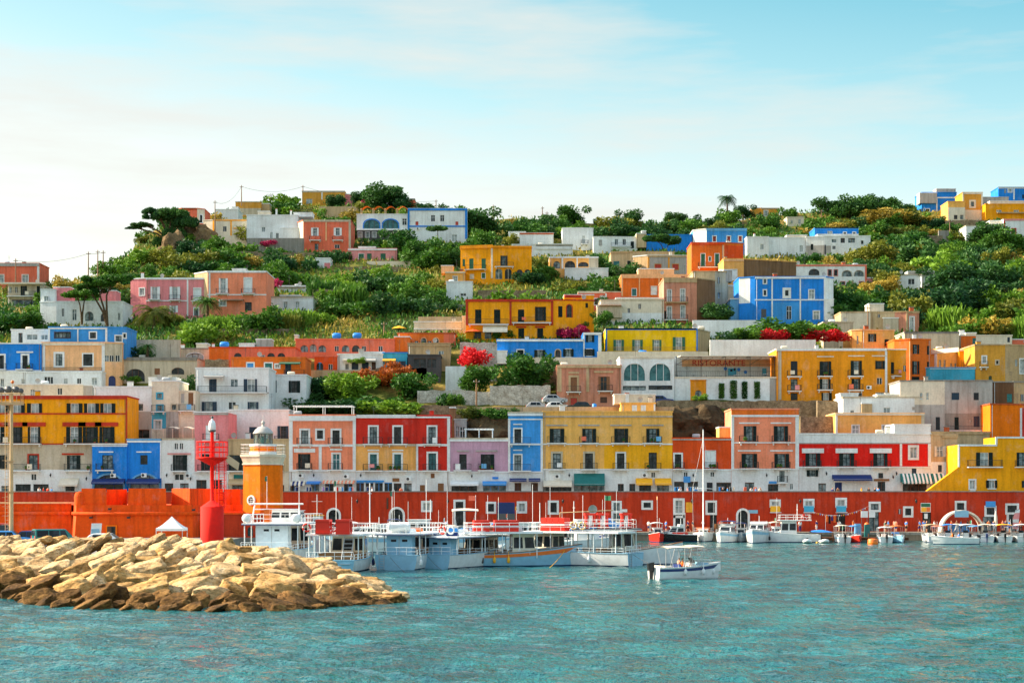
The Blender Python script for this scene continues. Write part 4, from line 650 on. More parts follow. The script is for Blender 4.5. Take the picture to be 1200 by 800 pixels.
H('white modern cube house among dark trees',[(1049,1.2),(1078,.6),(1080,0),(1098,.4)],322,340,'white',[('W',326.6,333,8,[1068]),('W',325.4,331.6,3,[1085.6]),('bx',1064,1095,318.6,322.4,'grey',1.4,3)],Y=380,ref='modern white cube')
H('white house with deep arched windows on the right slope',[(944.6,1.6),(966,.6),(1020,0)],277,298,'white',[('r',944,974,288,299,'grey'),('S',286,293,3,[951.6]),('S',287,298,3,[966.6],{'sc':'p_dkgrey'}),('W',280,284,6,[977.4]),('h',279,284.6,5,[987.6]),('h',279,284.4,8,[998]),('f',282,286,3,[1010.4],{'e':.1}),('W',288,292,4,[977.4]),('bx',958,1006,275,279,'white',1,4)],Y=424,ref='arched white house')
H('blue top-floor house above the arched white house',(955,1006),267.6,280,'blue',[('t',955,1006,266.6,268,'sky',.1),('c',270.6,276,6,[972.6]),('f',272.4,276,3,[990,1001],{'e':.2})],Y=432,cope='azure')
H('long low white wall house left of the arched white house',(899,944),279,299,'white',[('c',287.6,295,4,[939]),('bx',922,946,276,280,'cream',1.6,3)],Y=426)
H('tiny white house near the ridge',(922.4,942),255,264,'cream',[('W',257,262,2.6,[937]),('c',258,262,2,[928])],Y=480)
H('small ochre house on the ridge right of the tall palm',(892,913),244.6,254,'ochre',[('t',892,913,244,245,'cream',.1),('fc',247,253,4,[897.6],{}),('bx',881,893,244,254,'ochre',.4,4)],Y=492)
H('tall blue and grey house on the right skyline',(1080,1121),226,250,'blue',[('bx',1078,1098,226.6,238,'grey',-.6,4),('bx',1097.4,1120,221.6,231,'grey',.8,4),('t',1097,1098.6,232,248,'white',.1),('t',1080,1121,231,232.4,'white',.08),('f',245,248,4,[1087,1106],{'e':.2})],Y=494,ref='skyline blue house')
H('pale house wedge between the skyline blue house and the ochre tower',(1111,1131),236.6,262,'straw',[('r',1111,1132,243,263,'cream'),('h',252,257,4,[1120,1127])],Y=480)
H('ochre tower house with framed window on the right skyline',(1128,1151.4),226,258,'ochre',[('t',1128,1151.4,225.4,227.6,'cream',.15),('t',1128.2,1129.6,228,250,'cream',.1),('t',1149.8,1151.2,228,250,'cream',.1),('f',236.4,242,3.6,[1139.6],{'e':.5,'fc':'cream'}),('r',1128,1152,246,260,'cream')],Y=478,ref='ochre tower house')
H('light grey low house behind the ochre tower',(1151.6,1182),231.6,256,'grey',[('W',236,242,3,[1172])],Y=492)
H('golden yellow flat house on the right skyline',(1155,1212),239.6,258,'yel',[('bx',1160,1200,236,240,'cream',1,4),('c',246,249,6,[1170.6,1191]),('t',1168,1212,249,250.4,'tan',.8)],Y=474)
H('royal blue double house with white windows at the right edge of the skyline',(1170,1215),220,245,'blue',[('t',1170,1215,219.4,221,'white',.1),('t',1187.4,1189,221,234,'white',.1),('W',222,226.6,2.4,[1178]),('fc',221.4,225,4,[1183.6]),('SD',228,233,2,[1199])],Y=496)
H('white house with red trim below the yellow skyline house',(1176,1215),257.6,280,'white',[('t',1176,1215,256.6,258.6,'rose',.12),('t',1176.2,1177.8,259,274,'red',.1),('f',268,273.6,4.6,[1188],{'e':.16,'fc':'red'}),('bx',1160,1176,259,268,'cream',1,4)],Y=452,ref='red-trimmed white house')
H('long white wall house on the right slope',(1132,1176),265,281,'white',[('c',269,275,3,[1143]),('bx',1160,1175,263,267,'terracotta',1,3)],Y=454)
H('pale tan broken house with chimneys, among roofs on the right',[(985.6,.6),(1020,0),(1053,0)],366,394,'sand',[('bx',1018.6,1036,356.4,367,'cream',.4,4),('W',368,372,3,[1030]),('bx',1035,1053,373,392,'beige',-.5,3),('r',985,1020,362,396,'cream')],Y=328,ref='pale tan broken house')
H('small tan house with tall white door beside the pale broken house',[(1044,.8),(1062,0),(1077,.4)],365.6,392,'oldpink',[('t',1062,1077,365,367,'tan',.15),('fcD',371.6,388,4,[1068.6],{'e':.2}),('t',1062.2,1064,367.2,388,'sand',.1)],Y=326,cope='tan')
H('grey blank shed house with sloping roof line',(1060,1124),390,412,'beige',[('t',1060,1124,389,391,'grey',.1)],Y=312,cope='grey')
H('white and orange low house at the right below the reeds',(1126,1186),393.6,408,'cream',[('r',1126,1143.6,392,410,'orange'),('S',396,403,4,[1141.6],{'sc':'p_teal'}),('S',395,401,3,[1182],{'sc':'p_dkblue'}),('bx',1132,1144,390.6,394,'cream',1,3),('bx',1186,1206,398,408,'coral',1,5)],Y=314)
H('grey garden house at the upper left of the pale tan house',(965,1000),378,412,'beige',[('c',384,394,3,[975])],Y=318)
def terrain():
 rows=[];Ys=[];Y=262.0
 while Y<760:
  Ys.append(Y);Y+=.8 if Y<275 else 2.2 if Y<340 else 3.2 if Y<560 else 12
 pxs=list(range(-420,-40,20))+list(range(-40,1240,6))+list(range(1240,1640,20))
 for Y in Ys:
  r=[]
  for p in pxs:
   x=X(p,Y);z=ground(x,Y)
   if Y>268:
    q=Vector((x*.05,Y*.05,0));z+=(noise.noise(q)*1.1+noise.noise(q*3.1)*.45+noise.noise(q*9)*.18)*min(1,(Y-268)/8)
   r.append((x,Y,z))
  rows.append(r)
 m=MB();m.grid(rows,'hill');o=m.build('hillside');tag(o,'terraced scrubby hillside with dry grass and bare earth',kind='structure');return o
def hillmat():
 m,nt,b,o=base_mat('hill_ground')
 g=N(nt,'ShaderNodeNewGeometry');sp=N(nt,'ShaderNodeSeparateXYZ');nt.links.new(g.outputs['Normal'],sp.inputs[0])
 f=noise_tex(nt,.07,6);f2=noise_tex(nt,.8,6);st=noise_tex(nt,.22,7,(1,1,1.6),.7)
 gr=ramp(nt,f,[(.32,lin((52,74,30))),(.48,lin((104,106,46))),(.58,lin((150,126,66))),(.7,lin((70,92,36)))])
 gr=mul(nt,gr,ramp(nt,f2,[(.3,(.55,.55,.5)),(.65,(1.15,1.15,1.1))]))
 rk=ramp(nt,st,[(.32,lin((52,44,34))),(.5,lin((104,88,64))),(.66,lin((160,142,108)))])
 rk=mul(nt,rk,ramp(nt,f2,[(.3,(.5,.5,.5)),(.6,(1.1,1.1,1.1))]))
 fac=ramp(nt,sp.outputs['Z'],[(.55,(1,1,1)),(.75,(0,0,0))])
 nt.links.new(mul(nt,gr,rk,fac,'MIX'),b.inputs['Base Color']);b.inputs['Roughness'].default_value=1;b.inputs['Specular IOR Level'].default_value=.1
 bump(nt,b,f2,.8,.5)
 return m
_mt0=mt
def mt(key):
 if key=='hill':
  if 'hill' not in MATS:MATS['hill']=hillmat()
  return MATS['hill']
 if key=='rockface':return stone('rockface',(60,48,36),(150,124,88),.35,1,.6,False)
 if key=='darkrock':return stone('darkrock',(30,24,18),(98,82,58),.5,1,.5,False)
 return _mt0(key)
terrain()
def wall(label,x0,x1,yt,yb,key,Y=None,th=.6,slope=0,name='stone_wall',cat='wall',n=None):
 Y0=Y or D(yb);m=MB();n=n or max(3,int((x1-x0)/5));off=(X((x0+x1)/2,Y0),Y0,Z(yb,Y0));rows=[[],[],[],[]]
 for k in range(n+1):
  px=lerp(x0,x1,k/n);x=X(px,Y0);zt=Z(lerp(yt,yt+slope,k/n),Y0)+(R.uniform(-.12,.12)if key in('rubble','whiterubble')else 0);zb=min(Z(yb,Y0),ground(x,Y0))-1
  for r,q in zip(rows,((x,Y0,zb),(x,Y0,zt),(x,Y0+th,zt),(x,Y0+th,zb))):r.append(q)
 m.grid(rows,key,False);m.poly([r[0]for r in rows],key);m.poly([r[-1]for r in rows][::-1],key)
 o=m.build(name,None,off);o.location=off;tag(o,label,cat);return o
wall('long grey stone retaining wall across the slope above the golden villa',449,547,357,366,'concrete',352,1)
wall('rough brown stone retaining wall under the grey one, above the orange terrace house',448,547,365.6,381.5,'rubble',350,1)
wall('weathered stone terrace wall under the yellow-edged cream house',224,302,294.5,309,'rubble')
wall('grey terrace wall under the long white house',289,356,279,292,'concrete',429)
wall('dark low terrace wall below the coral red house',300,410,296,304,'rubble',422)
wall('grey rubble wall enclosing the thicket right of the white cottage',366,412,339,357,'rubble',362,5)
wall('small stone wall left of the pink tiny hut',319,347,304,317,'rubble')
wall('low white garden wall below the pale pink cottage',430,482,306,312,'cream',410)
wall('stone terrace edge below the pale pink cottage and its garden',402,470,312.4,317,'rubble',405)
wall('grey stone wall beside the white garden house',560,640,340,352,'rubble')
wall('tan ruined retaining wall at the ridge right of the coral red house',374,420,242,254,'sand',478)
wall('stone wall curving below the arched white house on the right',1025,1105,276,287,'rubble',440)
wall('low wall of the hill road on the right',1100,1112,270,282,'concrete',442)
wall('stone terrace wall under the skyline ochre tower',1108,1160,258,268,'rubble',466)
wall('long white wall under the bougainvillea hedge',832,956,398,411,'white',300,.5)
wall('white plaster wall under the royal blue house',812,894,375,392,'white',322,.5)
wall('tall beige wall of the grove under the orange red cube house',359,441,433.5,461,'sand',298,2)
wall('rough tan stone wall above the rust coloured bush',440,500,431,452,'rubble',298,1)
wall('whitewashed rubble wall of the garden with the big tree, long and high',574,645,451.5,476,'whiterubble',284,.8)
wall('whitewashed wall left of the garden lamp, mottled and low',489,528,457.4,479,'whiterubble',285,.8)
wall('patched whitewashed wall behind the lamp post',530,574,456,475,'whiterubble',284.4,.8,slope=3)
wall('rough whitewashed old wall under the red bougainvillea',539,582.5,401.4,432,'whiterubble',297,1)
wall('stepped white wall under the old stairs beside the bougainvillea',522,546,429,452,'white',290,.8)
wall('tan house-end wall under the long royal blue house',625,655,426,450,'rubble',292,2,slope=-4)
wall('white terrace front under the long royal blue house',600,705,418.6,429,'cream',300,.6)
wall('long mottled parapet of the street above the waterfront houses',548,790,476.5,486,'sand',272.5,.6)
wall('rough earth-brown street parapet left of the blue house',486,548,474,487,'rubble',272.8,.6,slope=2)
wall('thick stone retaining wall under the restaurant and amber apartment house',770,1000,469.4,482,'rubble',281,1.2)
wall('plain white wall under the lemon yellow house',700,830,411.8,421,'cream',305,.6)
wall('dark stone bank below the street, left of the apricot flat house',938,984,488,516,'rubble',271.4,.8)
wall('stone street wall under the amber apartment house at right',958,992,469.6,492,'rubble',279,1.2)
wall('long grey retaining wall above the coral terrace house',490,545,371,379,'sand',335,.6)
wall('pale wall beside the pergola behind the peach house',154,211,398,408,'beige',302,.6)
wall('rough grey wall left of the orange flat house',240,268,421,434,'rubble',290,1)
wall('dark old terrace wall under the reeds',240,345,385,396,'rubble',327,.8)
def crown_mesh(name,key,lumps,n,size,core=True,flat=1.0,vert=False,seed=1):
 r=random.Random(seed);m=MB()
 tot=sum(l[3]**2 for l in lumps)
 for cx,cy,cz,rad in lumps:
  for _ in range(int(n*rad**2/tot)):
   d=Vector((r.gauss(0,1),r.gauss(0,1),r.gauss(0,1))).normalized();d.z*=flat
   p=Vector((cx,cy,cz))+d*rad*(r.random()**.33)*r.choice((1,1,1.12,.9))
   if p.z<-.05:p.z=abs(p.z)*.3
   if vert:a=Vector((r.gauss(0,.22),r.gauss(0,.22),1)).normalized()
   else:a=(d*.6+Vector((r.uniform(-1,1),r.uniform(-1,1),r.uniform(-.5,1)))).normalized()
   b=a.orthogonal().normalized();b.rotate(Matrix.Rotation(r.uniform(0,6.28),3,a));s=size*r.uniform(.6,1.35)
   if vert:m.poly([p-b*s*.13,p+b*s*.13,p+a*s*2.4+b*r.gauss(0,s*.3),p+a*s*2.2],key)
   else:m.poly([p-a*s,p-b*s*.55,p+a*s,p+b*s*.55],key)
 me=bpy.data.meshes.new(name);me.from_pydata(m.v,[],m.f);me.materials.append(mt(key));me.update()
 return me
def lumps(r,n,sx=.55,sz=.4,base=.45,rad=(.28,.5)):
 L=[(0,0,base,.55)]
 for _ in range(n):L.append((r.gauss(0,sx),r.gauss(0,sx),max(.12,base+r.gauss(0,sz*.6)),r.uniform(*rad)))
 return L
CR={}
for key in('dark','mid','bright','olive','dry','red','rust','magenta'):
 CR[key]=[crown_mesh('foliage','leaf_'+key,lumps(random.Random(100+i),9),1700,.105,seed=i*7+3)for i in range(3)]
REED=[crown_mesh('foliage','leaf_'+k,[(q*.28-.85,(q*37%5)*.15-.3,.25,.34)for q in range(7)],1300,.2,vert=True,seed=9+i)for i,k in enumerate(('bright','mid','olive'))]
REED.append(crown_mesh('foliage','leaf_dry',[(q*.28-.85,(q*37%5)*.15-.3,.25,.34)for q in range(7)],1300,.2,vert=True,seed=29))
TREE={k:[crown_mesh('foliage','leaf_'+k,lumps(random.Random(200+i),15,.5,.55,.75,(.24,.42)),3200,.075,seed=i+40)for i in range(2)]for k in('dark','mid','bright')}
VEG=[]
def place(mesh,name,px,py,h,wide=1.0,Y=None,cat='shrub',label=None,base='',group=None,rz=None):
 """a plant whose foot is seen at px, py and that is h metres high"""
 Y0=Y or D(py);o=bpy.data.objects.new(name,mesh);COL.objects.link(o)
 o.location=(X(px,Y0),Y0,Z(py,Y0)-.1*h);s=h/1.15
 o.scale=(s*wide,s*wide,s);o.rotation_euler=(0,0,R.uniform(0,6.28)if rz is None else rz)
 tag(o,label,cat,group);VEG.append((o,px,py,h*F/Y0,base,label));return o
def trunk_mesh(h,r0,lean=0,branches=4,seed=0,spread=.5,key='bark'):
 r=random.Random(seed);m=MB()
 pts=[(lean*h*(t**1.5)+r.gauss(0,.02*h),r.gauss(0,.02*h),h*t)for t in(0,.25,.5,.75,1)]
 m.tube(pts,r0,key,7,r0*.5)
 for b in range(branches):
  a=2*PI*b/branches+r.uniform(0,1);s=Vector(pts[2+b%3]);e=s+Vector((math.cos(a)*spread*h,math.sin(a)*spread*h,h*r.uniform(.25,.5)))
  m.tube([s,s.lerp(e,.5)+Vector((0,0,-.04*h)),e],r0*.4,key,5,r0*.12)
 return m
def tree(label,px,py,h,kind='mid',wide=1.0,Y=None,crown_from=.25,name='tree',i=0,cat='tree'):
 Y0=Y or D(py);t=thing(name,label,cat,(X(px,Y0),Y0,Z(py,Y0)-.15));tr=trunk_mesh(h*.6,h*.035,R.uniform(-.1,.1),5,int(px)).build('trunk',t)
 c=bpy.data.objects.new('crown',TREE[kind][i%2]);COL.objects.link(c);c.parent=t;s=h*(1-crown_from)/1.5;c.location=(0,0,h*crown_from);c.scale=(s*wide,s*wide,s);c.rotation_euler=(0,0,R.uniform(0,6.28))
 VEG.append((t,px,py,h*F/Y0,'',label));return t
_mt1=mt
def mt(key):
 if key=='bark':return stone('bark',(58,44,32),(112,90,66),2.5,.6,.05,False)
 return _mt1(key)
def umbrella_pine(label,px,py,h,crowns,kind='mid',Y=None,lean=0):
 """crowns: (dx,dz,rx,rz) in metres from the foot"""
 Y0=Y or D(py);t=thing('umbrella_pine',label,'pine tree',(X(px,Y0),Y0,Z(py,Y0)-.2));m=MB()
 for dx,dz,rx,rz in crowns:
  k=R.uniform(-.4,.4);m.tube([(0,0,0),(lean*.5+dx*.12,0,dz*.35),(dx*.35+lean,k*.4,dz*.65),(dx,k,dz)],h*.03,'bark',7,h*.012)
  for q in range(4):m.tube([(dx*.55+lean*.3,k*.5,dz*.75),(dx+R.uniform(-.6,.6)*rx,k+R.uniform(-.6,.6)*rx,dz+rz*.3)],h*.011,'bark',5,h*.005)
 m.build('trunk',t)
 for j,(dx,dz,rx,rz)in enumerate(crowns):
  L=[(0,0,.1,.55)]+[(R.gauss(0,.5),R.gauss(0,.5),R.uniform(0,.2),R.uniform(.25,.42))for _ in range(12)]
  me=crown_mesh('crown','leaf_'+kind,L,5200,.08,flat=.7,seed=int(px)+j)
  c=bpy.data.objects.new('crown',me);COL.objects.link(c);c.parent=t;c.location=(dx,0,dz-rz*.3);c.scale=(rx,rx*.8,rz*1.6)
 VEG.append((t,px,py,h*F/Y0,'',label));return t
def palm(label,px,py,h,r,Y=None,n=34,kind='mid',name='palm_tree'):
 Y0=Y or D(py);t=thing(name,label,'palm tree',(X(px,Y0),Y0,Z(py,Y0)-.2));m=MB();m.tube([(0,0,0),(.1,0,h*.5),(0,0,h)],.28,'bark',8,.2);m.build('trunk',t);m=MB()
 for k in range(n):
  a=2*PI*k/n*2.4;up=R.uniform(-.1,1.1);pts=[Vector((math.cos(a)*r*s,math.sin(a)*r*s,h+r*(up*s-.95*s*s)))for s in(0,.2,.4,.6,.8,1)]
  for p,q in zip(pts,pts[1:]):
   for f in range(4):
    c=p.lerp(q,f/4);d=(q-p).normalized();sd=d.cross(Vector((0,0,1))).normalized()
    for sg in(-1,1):
     e=c+sd*sg*r*.2+d*r*.16-Vector((0,0,r*.07));m.poly([c,c+d*r*.045,e],'leaf_'+kind)
  m.tube(pts,.03,'leaf_'+kind,3)
 m.build('crown',t);VEG.append((t,px,py,h*F/Y0,'',label));return t
umbrella_pine('twin-topped umbrella pine, the left lower one, before the white house with the pink tower',96,379,7,[(-1.2,6.0,3.1,1.6),(1.2,6.6,2.6,1.4)],'mid',330)
umbrella_pine('tall umbrella pine with broad flat crown, the right one before the white house',126,381,9,[(-2.0,8.3,3.2,1.5),(1.2,9.2,3.4,1.7),(-4.6,7.8,2.0,1.1)],'mid',329,lean=-.6)
umbrella_pine('big dark leaning pine at the left cliff of the hill',197,285,11,[(-2.6,7.4,3.6,2.6),(1.6,8.0,3.6,2.8),(-6.6,5.0,3.2,1.3),(3.0,5.8,3.4,3.2),(-4.6,8.6,2.4,1.6),(-8.6,4.2,2.0,.9),(1.2,3.0,3.0,3.2),(-1.0,.6,2.6,2.8)],'dark',438)
umbrella_pine('round dark stone pine before the long blue roofed house',779,300,6,[(-2.4,4.6,3.2,2.0),(2.2,4.2,3.4,2.0)],'dark',420)
umbrella_pine('small flat stone pine before the blue-edged white house',513,282,4.6,[(0,3.4,2.6,1.5)],'dark',438)
palm('broad palm with drooping fronds beside the pink house',180,386,3.6,4.3,332,44,'olive')
palm('palm under the salmon villa, right of the pink house',243,370,3.0,3.0,341,30,'mid')
palm('tall fan palm standing alone on the skyline',852,262,7.2,2.7,478,40,'dark')
palm('small palm on the terrace left of the arched ruin',172,419,2.2,1.7,296,22,'mid')
tree('dark tree tuft with pink flowers on the ridge left of the big dark clump',425,243,5.4,'dark',1.2,500,.1)
tree('broad dark tree crowning the ridge above the white house with yellow awnings',446,246,7.0,'dark',1.6,496,.0,i=1)
tree('tall dark tree on the ridge, second in the clump above the yellow awnings',460,246,6.6,'dark',1.4,497,.0)
tree('dark bushy tree beside the ochre ridge house',396,244,4.6,'dark',1.3,498,.0)
tree('leafy green tree in front of the white house with blue arches',466,294,6.2,'mid',1.2,428,.0)
tree('wide green tree right below the blue-edged white house',497,309,5.6,'mid',1.5,418,.0,i=1)
tree('green tree standing left of the bright yellow villa',522,312,5.8,'mid',1.4,416,.0)
tree('dark tree beside the white blue-edged house, on its right',560,272,7.4,'dark',1.3,452,.0)
tree('big bright green tree in the garden left of the lamp',562,459,5.2,'mid',1.1,287.6,.05)
tree('dense round green tree in the whitewashed garden',608,455,6.2,'mid',1.15,288,.0,i=1)
tree('low green tree spreading right of the dense round garden tree',631,452,3.2,'dark',1.3,288,.0)
tree('bright green tree in the grove before the beige wall',412,475,6.4,'bright',1.2,284.5,.0)
tree('tall dark green tree in the grove at the white house end',376,473,5.4,'dark',.9,287,.0)
tree('bluish dark tree left in the grove, beside the broad white house',340,478,4.4,'dark',1.5,284,.0,i=1)
tree('green tree at the right end of the grove, beside the whitewashed wall',482,474,6.4,'mid',1.0,287,.0)
tree('small leafy tree with thin trunk before the golden villa',708,388,4.2,'mid',1.2,318,.3)
tree('dark clipped tree clump above the fence of the white plaster wall',836,374,3.6,'dark',1.8,334,.0)
tree('tall dark cypress-like tree right of the royal blue house',975,366,7.6,'dark',.85,346,.0)
tree('lighter green tree beside the dark cypress-like one',996,366,4.8,'mid',1.0,343,.0)
tree('large dark round tree on the right slope under the white cube',1098,378,8.2,'dark',1.5,350,.0)
tree('second large dark tree right of the biggest round one',1128,372,8.0,'dark',1.3,355,.0,i=1)
tree('dark spreading tree beside the white cube among dark trees',1116,340,6.8,'dark',1.5,376,.0)
tree('dark wide tree under the skyline ochre tower at right',1160,284,5.6,'dark',1.6,440,.0)
tree('round dark tree at the right edge of the slope',1186,300,6.6,'mid',1.5,424,.0,i=1)
tree('dark tree on the ridge right of centre, largest of the ridge trees',1004,252,6.4,'dark',1.5,482,.0)
tree('wide dark ridge tree left of the largest',975,254,5.4,'dark',1.8,484,.0,i=1)
tree('small ridge tree at the right end of the ridge clump',1042,252,5.4,'dark',1.4,484,.0)
tree('ridge tree between the largest and the right end of the clump',1028,251,5.6,'dark',1.2,488,.0,i=1)
tree('lone round tree on the ridge above the white cube house',668,262,6.0,'mid',1.3,474,.0)
tree('lone ridge tree right of the white cube, beside a pole',738,266,5.6,'dark',1.1,470,.0)
tree('pair-forming dark ridge tree left of the tall fan palm, left one',789,262,3.8,'dark',1.2,482,.0)
tree('pair-forming dark ridge tree left of the tall fan palm, right one',799,262,3.4,'dark',1.0,484,.0)
tree('dark crowned tree right of the tall fan palm',871,258,5.0,'dark',1.2,486,.1)
tree('dark low tree below the white house, at the far left',12,390,4.6,'mid',1.8,333,.0)
tree('second dark low tree at the far left, before the white house',40,391,4.2,'mid',1.5,331,.0,i=1)
def bare_tree():
 t=thing('bare_tree','bare grey winter-like tree on the left skyline','tree',(X(326,500),500,Z(243,500)));r=random.Random(4);m=MB()
 def br(p,d,L,rad,k):
  e=p+d*L;m.tube([p,p.lerp(e,.5)+Vector((r.gauss(0,.05),0,0))*L,e],rad,'leaf_bare',4,rad*.6,cap=False)
  if k:
   for _ in range(3):br(e,(d+Vector((r.gauss(0,.5),r.gauss(0,.5),r.gauss(.15,.3)))).normalized(),L*.72,rad*.6,k-1)
 for dx in(-2.4,.6):br(Vector((dx,0,0)),Vector((0,0,1)),1.5,.1,4)
 m.build('trunk',t)
bare_tree()
def outcrop(label,px,py,w,h,Y,seed,key='rockface'):
 bm=bmesh.new();bmesh.ops.create_icosphere(bm,subdivisions=4,radius=1)
 for v in bm.verts:
  p=v.co.copy();n=noise.noise(p*1.3+Vector((seed,0,0)))*.45+noise.noise(p*3.4+Vector((seed,3,0)))*.2+abs(noise.noise(p*7+Vector((0,seed,0))))*.12
  v.co=p*(1+n)
  v.co.x*=w/2;v.co.y*=w/2.6;v.co.z*=h/2
 me=bpy.data.meshes.new('rock_outcrop');bm.to_mesh(me);bm.free();me.materials.append(mt(key))
 o=bpy.data.objects.new('rock_outcrop',me);COL.objects.link(o);o.location=(X(px,Y),Y,Z(py,Y));tag(o,label,'rock')
outcrop('grey weathered crag under the coral tower house',222,279,9,9,443,1)
outcrop('lower brown crag under the leaning pine',203,297,7,10,431,5)
outcrop('tall grey crag right of the leaning pine',238,281,7,6,441,9)
outcrop('dark rock hump behind the lilac house',582,502,7.5,6,272,13)
outcrop('dark volcanic rock face under the restaurant, left part',795,504,10,7.4,275,17,'darkrock')
outcrop('dark volcanic rock face under the restaurant, right part',836,505,10,7.2,275.4,21,'darkrock')
def blocked(px,py,hpx,wpx):
 for x0,x1,t,b,Y,_ in HOUSES:
  if b<py+1:
   ox=min(x1,px+wpx/2)-max(x0,px-wpx/2);oy=min(b,py)-max(t,py-hpx)
   if ox>1 and oy>3.0:return True
  elif abs(D(py)-Y)<9 and x0-1<px<x1+1 and D(py)>Y-.5 and py>t:return True
 return False
def near_house(px,py):
 best=None
 for x0,x1,t,b,Y,ref in HOUSES:
  if b>412 or len(ref.split())>5:continue
  dx=max(x0-px,px-x1,0);dy=max(t-py,py-b,0);d=math.hypot(dx,dy)
  if best is None or d<best[0]:
   if dy>0 and dx<12:rel='below' if py>b else 'above'
   elif dx>0:rel='left of' if px<x0 else 'right of'
   else:rel='in front of' if py>=b-3 else 'behind'
   best=(d,rel,ref)
 return best[1],best[2]
def spot(px,py):return noise.noise(Vector((px*.012,py*.03,5.3)))
cand=[]
for row in range(30):
 py=244+row*5.8
 hpx_typ=lerp(12,21,(py-243)/170)
 n=int(1530/(hpx_typ*1.15))
 for k in range(n):cand.append((-130+1530*(k+R.random())/n,py+R.uniform(-1.8,1.8)))
R.shuffle(cand);kept=[];REST=[];NSHRUB=0
for px,py in cand:
 if py<interp(SKY,px)+1.5 or py>412:continue
 if py>392 and 300<px<985:continue
 if py>372 and 380<px<985:continue
 if py>395 and px<240:continue
 Y=D(py);s=spot(px,py)
 right=px>1000 and 300<py<380
 h=R.uniform(2.6,5.2)*(1.3 if right else 1)*(1 if s>-.1 else .62);hpx=h*F/Y
 if blocked(px,py,hpx*.95,hpx*1.35):continue
 if any(abs(px-a)<hpx*.7 and abs(py-b)<hpx*.34 for a,b in kept):continue
 if s<-.08 and px<980 and R.random()<.75:continue
 kept.append((px,py));NSHRUB+=-15<px<1215
 q=R.random();tone='dark' if right and q<.62 else 'mid' if q<.45 else 'dark' if q<.62 else 'bright' if q<.78 else 'olive' if q<.93 else 'dry'
 reedy=170<px<450 and 345<py<400 and R.random()<.6 or px>1080 and py>384
 if reedy:
  i=R.choice((0,0,1,2));o=place(REED[i],'reed_clump',px,py,h*1.2,1.0,cat='reeds',base=(('bright green','mid green','olive')[i]+' reed clump'));
 else:
  if NSHRUB>262 or not-15<px<1215:
   REST.append((px,py,h,tone));continue
  word={'dark':'dark green','mid':'mid green','bright':'bright green','olive':'olive','dry':'dry yellow'}[tone];size='large' if h>3.6 else 'small' if h<2.2 else ''
  o=place(R.choice(CR[tone]),'shrub',px,py,h,R.uniform(1.0,1.35),base=(size+' '+word+' shrub').strip())
